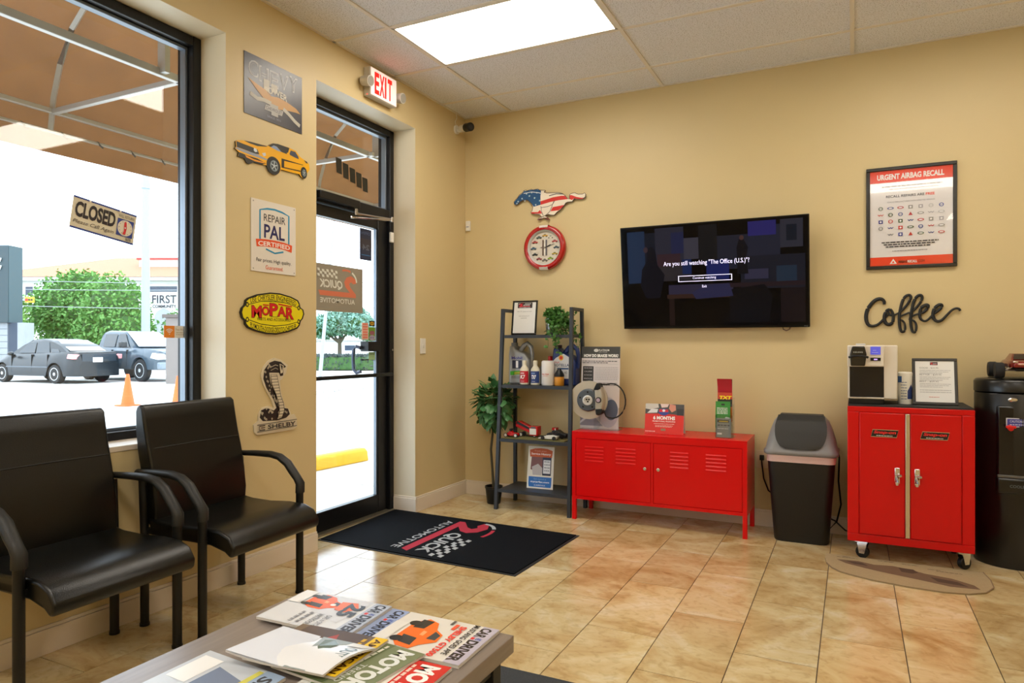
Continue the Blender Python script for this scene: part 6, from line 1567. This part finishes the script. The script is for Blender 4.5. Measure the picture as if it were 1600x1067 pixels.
# ================================================================ ENTRANCE MAT
t = thing('entrance_mat', (.57, -1.215, 0), 'large black entrance mat with red and grey logo in front of the glass door', 'mat')
NAVM = mat('charcoal_mat_pile', (10, 15, 22), .95, spec=.15, noise=.25, scale=120, bump=.5, bscale=400)
crn = [(-.135, -1.628), (1.290, -1.690), (1.318, -.800), (-.175, -.748)]
P_ = [(a - .57, c + 1.215) for a, c in crn]
MB().prism(P_, (0, 0, 0), (1, 0, 0), (0, 1, 0), (0, 0, 1), .0005, .004, mat('mat_rubber_edge', (38, 40, 44), .7)).build('rubber_backing', t, smooth=False)
MB().prism([(a * .975, c * .965) for a, c in P_], (0, 0, 0), (1, 0, 0), (0, 1, 0), (0, 0, 1), .004, .010, NAVM).build('pile', t, smooth=False)
S = Sheet((.57 - .57 - .193, .0, .010), (0, -1, 0), (1, 0, 0), (0, 0, 1), .0008, .00008)
S.O = Vector((.375 - .57, 1.215 - .845, .010))
quick_logo(S, 0, 0, .765, .42, K(176, 38, 62, .95), K(176, 182, 188, .95))
S.build(t)
# rug under the table
t = thing('area_rug', (1.9, -3.6, 0), 'dark grey rug whose corner shows under the magazine table', 'rug')
MB().box(-.62, -1.2, .0005, .62, .955, .010, mat('grey_rug', (58, 62, 66), .95, noise=.3, scale=140, bump=.5, bscale=300)).build('pile', t, bevel=.004)

# ================================================================ CHAIRS
def make_chair(loc, rz, label):
    t = thing('waiting_chair', loc, label, 'chair', 'black waiting room chairs', rz=rz)
    prof = [(.02, .475), (.10, .462), (.22, .458), (.34, .465), (.43, .460), (.485, .438), (.515, .395), (.510, .362), (.490, .350), (.46, .372), (.38, .392), (.20, .395), (.03, .400)]
    MB().prism(prof, (0, -.285, 0), (1, 0, 0), (0, 0, 1), (0, 1, 0), 0, .55, LEATHER).build('seat', t, bevel=.014, seg=3, ang=60)
    bp = [(.055, .440), (.062, .52), (.050, .62), (.030, .72), (.004, .82), (-.012, .90), (-.022, .955), (-.040, .972), (-.062, .965), (-.072, .94), (-.070, .86), (-.058, .76), (-.036, .66), (-.014, .56), (-.004, .47), (.01, .44)]
    bk = MB().prism(bp, (0, -.278, 0), (1, 0, 0), (0, 0, 1), (0, 1, 0), 0, .538, LEATHER).build('backrest', t, bevel=.014, seg=3, ang=60)
    MB().tube([(.0155, -.25, .775), (.0185, 0, .778), (.0155, .25, .775)], .0025, mat('seam_black', (8, 8, 8), .6), 5).build('seam', bk)
    for s_ in (-1, 1):
        MB().tube([(x - .006, s_ * .2535, z) for x, z in bp[1:7]], .004, mat('seam_black', (8, 8, 8)), 5).build('piping', bk)
        MB().cyl((.36, s_ * .303, 0), (.36, s_ * .303, .53), .0185, BPLAS, 14).build('front_leg', t)
        MB().tube([(.0, s_ * .285, 0), (.0, s_ * .285, .40), (-.012, s_ * .285, .66)], .0185, BPLAS, 14).build('rear_leg', t)
        MB().box(.0, s_ * .275 - .010, .405, .35, s_ * .275 + .010, .43, BPLAS).build('side_rail', t)
        MB().tube([(-.03, s_ * .296, .676), (.08, s_ * .298, .680), (.18, s_ * .300, .680), (.235, s_ * .302, .670), (.285, s_ * .303, .640), (.318, s_ * .304, .600), (.345, s_ * .304, .570), (.363, s_ * .303, .545), (.362, s_ * .303, .50)], [.013, .015, .017, .018, .019, .019, .018, .020, .020], ARMPL, 14, sx=1.3, side=(0, 1, 0)).build('armrest', t, ang=60)
    MB().box(.02, -.28, .41, .05, .28, .43, BPLAS).build('cross_rail', t)
    MB().box(.345, -.30, .405, .375, .30, .43, BPLAS).build('cross_rail', t)
    for (x, y) in ((.36, .303), (.36, -.303), (0, .285), (0, -.285)):
        MB().cyl((x, y, 0), (x, y, .012), .021, BPLAS, 14).build('foot_cap', t)
    return t
c1 = make_chair((.085, -2.70, 0), R(3.5), 'black leather waiting chair nearer the door, under the cobra sign')
c2 = copy_tree(c1); c2.location = (.075, -3.385, 0); c2.rotation_euler = (0, 0, R(1.5))
c2['label'] = 'black leather waiting chair at the left edge of the photo'

# ================================================================ MAGAZINE TABLE
TZ = .53
t = thing('coffee_table', (1.835, -4.05, 0), 'low coffee table with grey wood top and black metal legs', 'table')
TXa, TXb, TYa, TYb = 1.490 - 1.835, 2.164 - 1.835, -4.66 + 4.05, -3.487 + 4.05
GW = mat('grey_wood', (146, 134, 126), .28, rgb2=(108, 97, 90), scale=3)
nt = GW.node_tree; nz = [n for n in nt.nodes if n.type == 'TEX_NOISE'][0]; mp = nt.nodes.new('ShaderNodeMapping'); mp.inputs['Scale'].default_value = (22, 1.2, 22); tcn = [n for n in nt.nodes if n.type == 'TEX_COORD'][0]
nt.links.new(tcn.outputs['Object'], mp.inputs[0]); nt.links.new(mp.outputs[0], nz.inputs['Vector'])
MB().box(TXa, TYa, TZ - .042, TXb, TYb, TZ, GW).build('table_top', t, bevel=.002)
for x in (TXa + .02, TXb - .06):
    for y in (TYa + .03, TYb - .07):
        MB().box(x, y, .011 if True else 0, x + .04, y + .04, TZ - .042, BLACKM).build('leg', t, bevel=.002)
for y in (TYa + .035, TYb - .065): MB().box(TXa + .06, y, TZ - .075, TXb - .06, y + .03, TZ - .042, BLACKM).build('cross_rail', t)
for x in (TXa + .025, TXb - .055): MB().box(x, TYa + .07, TZ - .075, x + .03, TYb - .07, TZ - .042, BLACKM).build('side_rail', t)
MB().box(TXa + .05, TYa + .05, .12, TXb - .05, TYb - .05, .135, BLACKM).build('lower_shelf', t)

# magazines: local frame of a cover: x across the page, y up the page; they lie with the masthead to the east
def magazine(p0, px, py, z, th, label, draw, bg, curl=None):
    """p0 = corner at the top-left of the cover, px = along the masthead, py = down the page (world xy)"""
    O = Vector((p0[0], p0[1], z)); U = Vector((px[0] - p0[0], px[1] - p0[1], 0)); D = Vector((py[0] - p0[0], py[1] - p0[1], 0))
    t = thing('magazine', O, label, 'magazine', 'magazines on the coffee table')
    w_, h_ = U.length, D.length; u = U.normalized(); d = D.normalized()
    n = 8; v = []; f = []
    cz = curl or (lambda a, c: 0)
    for j in range(n + 1):
        for i in range(n + 1):
            a, c = i / n, j / n; q = u * w_ * a + d * h_ * c; v.append((q.x, q.y, cz(a, c)))
    m0 = len(v); v += [(x, y, zz + th) for x, y, zz in v]
    for j in range(n):
        for i in range(n):
            a = j * (n + 1) + i; f += [(a, a + n + 1, a + n + 2, a + 1), (m0 + a, m0 + a + 1, m0 + a + n + 2, m0 + a + n + 1)]
    rim = [i for i in range(n + 1)] + [j * (n + 1) + n for j in range(1, n + 1)] + [n * (n + 1) + i for i in range(n - 1, -1, -1)] + [j * (n + 1) for j in range(n - 1, 0, -1)]
    for k in range(len(rim)): a, b_ = rim[k], rim[(k + 1) % len(rim)]; f.append((a, b_, m0 + b_, m0 + a))
    pg = mat('page_edges', (206, 202, 196), .7)
    MB().faces(v, f, pg).build('pages', t, ang=60)
    bb = MB().faces([(v[m0 + k][0], v[m0 + k][1], v[m0 + k][2] + .0006) for k in range((n + 1) ** 2)], [(j * (n + 1) + i, j * (n + 1) + i + 1, (j + 1) * (n + 1) + i + 1, (j + 1) * (n + 1) + i) for j in range(n) for i in range(n)], bg)
    o = bb.build('cover', t, ang=80)
    S = Sheet((0, 0, th), u * w_, -d * h_, (0, 0, 1), .0010, .00008); S.O = Vector((0, 0, th)) + d * h_
    S.cz = cz
    draw(S)
    for vv in S.b.bm.verts:                       # drape the print over a curled cover
        p = vv.co - Vector((0, 0, 0)); a = p.dot(u) / w_; c = p.dot(d) / h_; vv.co.z += cz(min(max(a, 0), 1), min(max(c, 0), 1))
    S.build(t)
    return t
M1 = lambda r, g, b_: K(r, g, b_, .25)
def sports_car(S, x, y, w, h, c):
    S.poly([(x, y + .25 * h), (x + .08 * w, y + .55 * h), (x + .30 * w, y + .70 * h), (x + .42 * w, y + .95 * h), (x + .66 * w, y + 1.0 * h), (x + .84 * w, y + .72 * h), (x + 1.0 * w, y + .6 * h), (x + .98 * w, y + .25 * h), (x + .80 * w, y), (x + .20 * w, y)], c)
    S.poly([(x + .36 * w, y + .72 * h), (x + .45 * w, y + .92 * h), (x + .62 * w, y + .92 * h), (x + .62 * w, y + .70 * h)], M1(60, 64, 70)); S.poly([(x + .05 * w, y + .12 * h), (x + .06 * w, y + .42 * h), (x + .34 * w, y + .38 * h), (x + .36 * w, y + .1 * h)], M1(40, 38, 40)); S.poly([(x + .62 * w, y + .12 * h), (x + .66 * w, y + .5 * h), (x + .9 * w, y + .55 * h), (x + .86 * w, y + .2 * h)], M1(54, 52, 54))
    S.poly([(x + .40 * w, y + .44 * h), (x + .55 * w, y + .46 * h), (x + .56 * w, y + .56 * h), (x + .42 * w, y + .55 * h)], M1(255, 170, 110)); S.disc(x + .22 * w, y + .06 * h, w * .09, h * .16, M1(30, 30, 32), 14); S.disc(x + .78 * w, y + .08 * h, w * .09, h * .16, M1(30, 30, 32), 14)
def mast(S, c, y0=.86, y1=.97):
    S.text('CAR', .04, y0, .30, y1, c, bold=.04); S.text('AND', .32, y0 + .05, .38, y1, M1(60, 80, 160), bold=.03); S.rect(.32, y0, .38, y0 + .035, M1(214, 60, 60)); S.text('DRIVER', .40, y0, .95, y1, c, bold=.04)
def mag_a(S):
    S.poly([(0, .30), (.55, .35), (.75, .75), (0, .8)], M1(206, 208, 214)); S.rect(0, .83, 1, 1, M1(176, 184, 200)); mast(S, M1(50, 54, 66))
    sports_car(S, .03, .18, .46, .40, M1(240, 96, 34)); S.poly([(.16, .52), (.42, .55), (.44, .68), (.28, .76), (.12, .68)], M1(232, 110, 60)); S.disc(.30, .48, .035, .03, M1(250, 236, 226)); S.rect(.0, .0, .42, .15, M1(232, 232, 232))
    S.text('25', .16, .62, .56, .80, M1(56, 64, 76), bold=.04); S.text('CARS WORTH', .60, .58, .94, .64, M1(110, 112, 118)).text('WAITING FOR', .60, .49, .94, .55, M1(110, 112, 118), bold=.02); S.words(.60, .40, .94, .03, M1(140, 142, 148), 3).words(.62, .32, .94, .03, M1(150, 152, 158), 4)
def mag_b(S): S.rect(0, .80, 1, 1, M1(150, 166, 204)); mast(S, M1(36, 42, 60)); S.words(.1, .72, .9, .05, M1(120, 120, 124), 3)
def mag_c(S):
    S.rect(0, .84, 1, 1, M1(186, 180, 196)); mast(S, M1(40, 36, 42), .84, .95); sports_car(S, .10, .18, .80, .42, M1(240, 112, 30)); S.rect(.3, 0, .98, .14, M1(226, 222, 214))
    S.text('SHELBY GT500', .12, .64, .96, .71, M1(232, 70, 60), bold=.04); S.text('MUSTANG GOES APE', .02, .75, .86, .81, M1(60, 58, 62), bold=.02); S.words(.02, .52, .14, .03, M1(90, 90, 90), 2); S.rect(.10, .58, .26, .62, M1(236, 90, 60))
def mag_snow(S):
    S.poly([(0, 0), (1, 0), (1, .55), (0, .42)], M1(216, 222, 234)); S.poly([(.0, .45), (.3, .52), (.62, .58), (1, .60), (1, .82), (0, .85)], M1(150, 160, 160)); S.poly([(.1, .52), (.35, .58), (.55, .70), (.2, .72), (.05, .6)], M1(90, 106, 92)); S.rect(.02, .78, .18, .97, M1(230, 230, 228)); S.rect(.72, .60, .96, .70, M1(190, 160, 70)); S.text('OUTDOOR', .25, .84, .95, .96, M1(120, 136, 140), bold=.02); S.words(.60, .74, .95, .03, M1(150, 150, 140), 3); S.poly([(.66, .34), (.8, .4), (.74, .46)], M1(190, 196, 206))
def mag_y(S):
    S.rect(0, .86, 1, 1, M1(232, 190, 40)); S.text('AMERICAN', .05, .89, .95, .97, M1(90, 60, 20), bold=.03); S.poly([(0, .1), (1, .05), (1, .7), (0, .8)], M1(84, 68, 62)); S.poly([(.1, .5), (.4, .6), (.6, .5), (.3, .4)], M1(160, 60, 56)); S.words(.1, .78, .9, .04, M1(216, 170, 50), 3)
def mag_motor(S, tw='MOTOR', c=(226, 230, 226)):
    S.poly([(0, 0), (1, 0), (1, .62), (0, .66)], M1(96, 110, 72)); S.text(tw, .06, .74, .94, .93, M1(*c), bold=.05); S.text('TREND', .5, .66, .92, .72, M1(210, 214, 210)); sports_car(S, .2, .1, .6, .35, M1(150, 160, 170)); S.words(.06, .60, .5, .03, M1(226, 226, 210), 3)
def mag_red(S): S.rect(0, .66, 1, 1, M1(206, 34, 30)); S.text('MOTOR', .06, .74, .94, .93, M1(240, 240, 238), bold=.05); S.rect(0, .60, 1, .66, M1(236, 232, 226)); S.poly([(0, .1), (1, .1), (1, .58), (0, .6)], M1(86, 110, 60)); S.words(.1, .68, .8, .03, M1(240, 210, 200), 3)
def mag_left(S): S.rect(0, .78, .9, 1, M1(150, 170, 196)); S.rect(.1, .05, .6, .3, M1(232, 232, 230)); S.poly([(.2, .35), (.7, .35), (.8, .75), (.3, .75)], M1(110, 124, 150)); S.rect(.62, .5, .86, .62, M1(190, 120, 60)); S.rect(.05, .72, .95, .78, M1(206, 200, 90)); S.text('SPEED', .1, .82, .85, .95, M1(60, 64, 70), bold=.03); S.disc(.85, .25, .05, .04, M1(220, 60, 90))
Z0 = TZ + .0008
# masthead edge runs along the covers' east side: p0 = far (north-east) corner, px = near corner, py = far west corner
magazine((2.128, -3.494), (2.134, -3.700), (1.868, -3.494), Z0, .007, 'magazine with an orange sports car cover at the table corner', mag_c, M1(222, 218, 210))
magazine((1.864, -3.494), (1.880, -3.695), (1.602, -3.496), Z0, .006, 'magazine with a pale blue masthead mostly under the numeral 25 issue', mag_b, M1(226, 226, 226))
magazine((1.812, -3.500), (1.826, -3.700), (1.526, -3.507), Z0 + .0075, .006, 'magazine with big numeral 25 and orange car, farthest left on the table', mag_a, M1(214, 216, 220))
magazine((2.125, -3.712), (2.130, -3.925), (1.868, -3.722), Z0, .006, 'magazine with a red masthead at the near right', mag_red, M1(206, 206, 200))
magazine((2.045, -3.695), (2.020, -3.905), (1.800, -3.678), Z0 + .0075, .005, 'magazine with large pale lettering beside the red masthead one', mag_motor, M1(120, 130, 96))
magazine((1.935, -3.682), (1.945, -3.880), (1.690, -3.700), Z0 + .014, .005, 'magazine with a yellow spine band under the snowy cover', mag_y, M1(110, 92, 76))
magazine((1.945, -3.742), (1.925, -3.893), (1.690, -3.765), Z0 + .021, .004, 'curled magazine with a snowy white cover on top of the pile', mag_snow, M1(226, 228, 232), lambda a, c: .022 * max(0, c - .6) ** 1.5 * 2 + .012 * math.sin(a * 3.1) * (1 - c))
magazine((1.835, -3.905), (1.835, -4.11), (1.585, -3.885), Z0, .006, 'magazine with a white address box at the bottom left of the table', mag_left, M1(190, 196, 204))

# ================================================================ SIGNS ON THE GLASS
t = thing('closed_sign', (-.232, -2.95, 1.815), 'tilted closed sign with a little clock hanging inside the window', 'sign')
U = Vector((0, .303, -.044)).normalized(); V = Vector((0, .044, .303)).normalized(); O = Vector((0, 0, 0))
MB().prism([(-.153, -.074), (.153, -.074), (.153, .074), (-.153, .074)], (0, 0, 0), U, V, (1, 0, 0), 0, .003, mat('cream_card', (214, 206, 182), .5)).build('board', t, smooth=False)
S = Sheet((.003, 0, 0), U, V, (1, 0, 0), .0008, .0002); BL = K(44, 62, 140)
S.rect(-.153, .066, .153, .074, BL).rect(-.153, -.074, .153, -.066, BL); S.text('CLOSED', -.140, -.018, .050, .054, K(34, 26, 28), bold=.04); S.text('Please Call Again', -.145, -.052, .045, -.030, K(60, 50, 48), shear=.3); S.text('WILL RETURN', .062, .042, .140, .056, K(80, 76, 60)); S.rect(.060, -.046, .142, .036, BL); S.disc(.101, -.005, .038, .038, K(222, 214, 196), 24)
for k in range(12): S.disc(.101 + .031 * math.cos(k * .5236), -.005 + .031 * math.sin(k * .5236), .002, .002, K(90, 90, 90), 6)
S.poly([(.096, -.02), (.090, -.036), (.104, -.036), (.108, -.005), (.104, .022), (.098, .026), (.093, .020), (.094, 0)], K(206, 36, 44)); S.disc(.100, -.004, .004, .004, WHITE, 10)
for a in (-.08, .066): S.disc(a, .068, .005, .005, WHITE, 10)
for k in range(7): S.rect(.108 + k * .004, -.064, .110 + k * .004, -.050, K(40, 40, 40))
S.build(t)
MB().cyl((-.006, -.08, .076), (0, -.08, .076), .008, ACRYL, 12).cyl((-.006, .066, .056), (0, .066, .056), .008, ACRYL, 12).build('suction_cup', t)

t = thing('wifi_sticker', (-.236, -2.553, 1.304), 'orange and white wireless sticker at the right edge of the window', 'sticker')
MB().box(-.002, -.083, -.031, 0, .045, .031, WHITE).build('backing', t)
S = Sheet((0, 0, 0), (0, 1, 0), (0, 0, 1), (1, 0, 0), .0006, .0002); S.rect(-.083, -.031, -.022, .031, K(240, 140, 40))
for r_ in (.010, .018, .026): S.line([(-.052 + r_ * math.cos(R(a)), -.012 + r_ * math.sin(R(a))) for a in range(45, 136, 15)], .004, WHITE)
S.disc(-.052, -.012, .003, .003, WHITE, 8); S.text('Free Wi-Fi', -.015, .006, .038, .018, K(180, 160, 130)).words(-.014, -.006, .034, .004, K(200, 186, 160), 2).words(-.014, -.016, .03, .004, K(200, 186, 160), 3); S.build(t)

def on_door(name, y0, z0, y1, z1, x, m, label, draw, mirror=True):
    """stuck on the pane, seen from its back: the print reads from outside"""
    o = MB().box(x - .001, y0, z0, x, y1, z1, m).build(name, dn, smooth=False); o.location = [-v for v in dn.location]; o['label'] = label
    S = Sheet((x, (y0 + y1) / 2, (z0 + z1) / 2), (0, -1, 0) if mirror else (0, 1, 0), (0, 0, 1), (1, 0, 0), .0008, .0002)
    draw(S); q = S.build(o); return o
TAUPE = mat('taupe_vinyl', (150, 142, 126), .5)
on_door('logo_banner', -1.62, 1.462, -1.053, 1.775, -.2335, TAUPE, 'taupe banner with the logo seen in reverse', lambda S: quick_logo(S, -.215, -.10, .40, .235, K(214, 120, 90), K(226, 226, 216)))
on_door('tall_decal', -1.085, 1.845, -.953, 2.07, -.2335, mat('navy_decal', (40, 46, 74), .4), 'dark blue and grey tall decal', lambda S: (S.poly([(-.066, .04), (.066, .04), (.066, -.03), (-.066, -.03)], K(60, 56, 66)), S.text('OPEN', -.05, .07, .05, .09, K(90, 110, 150)), S.text('24', -.04, -.04, .04, .0, K(96, 104, 120), bold=.03), S.rect(-.05, -.08, .05, -.074, K(60, 120, 170))))
on_door('vehicle_decal', -1.062, 1.275, -.990, 1.395, -.2335, mat('salmon_vinyl', (232, 196, 180), .5), 'pale sheet with red text blocks', lambda S: [S.rect(-.028, .045 - k * .019, .028, .057 - k * .019, K(232, 130, 110)) for k in range(6)])
on_door('green_decal', -.985, 1.268, -.908, 1.365, -.2335, mat('green_vinyl', (106, 146, 40), .5), 'green and grey sticker', lambda S: (S.disc(0, .008, .03, .015, K(150, 90, 100)), S.disc(0, -.028, .034, .02, K(170, 160, 180)), S.text('CERTIFIED', -.028, -.033, .028, -.022, K(70, 60, 110))))
on_door('round_decal', -.978, 1.372, -.915, 1.412, -.2335, mat('black_vinyl', (36, 32, 24), .5), 'black and yellow oval sticker', lambda S: (S.disc(0, 0, .026, .013, K(206, 160, 30)), S.text('AAA', -.018, -.006, .018, .006, K(40, 34, 20), bold=.02)))
on_door('number_patch', -.985, 1.128, -.91, 1.185, -.2335, mat('pale_green_vinyl', (170, 210, 160), .5), 'pale green sheet below the lock', lambda S: S.words(-.03, .01, .02, .006, K(120, 150, 116), 2))
o = Sheet((-.2355, 0, 0), (0, 1, 0), (0, 0, 1), (1, 0, 0), .0008, .0002); GT = K(120, 122, 126)
o.text('THIS DOOR TO REMAIN UNLOCKED', -1.66, .912, -.975, .935, GT).text('DURING BUSINESS HOURS', -1.505, .868, -1.04, .890, GT)
o = o.build(dn, 'etched_lettering'); o.location = [-v for v in dn.location]
o = Sheet((-.2355, 0, 0), (0, 1, 0), (0, 0, 1), (1, 0, 0), .0008, .0002)
ZZ = [(-1.340, 2.405, 2.515), (-1.270, 2.385, 2.495), (-1.198, 2.372, 2.478), (-1.128, 2.352, 2.462), (-1.060, 2.335, 2.440)]
for (a, c0, c1) in ZZ:
    o.poly([(a, c1 - .005), (a + .062, c1 - .008), (a + .066, c0 - .002), (a + .010, c0 + .002)], K(30, 28, 18))
o = o.build(dn, 'house_number'); o.location = [-v for v in dn.location]; o['label'] = 'dark number stickers on the transom glass seen from behind'
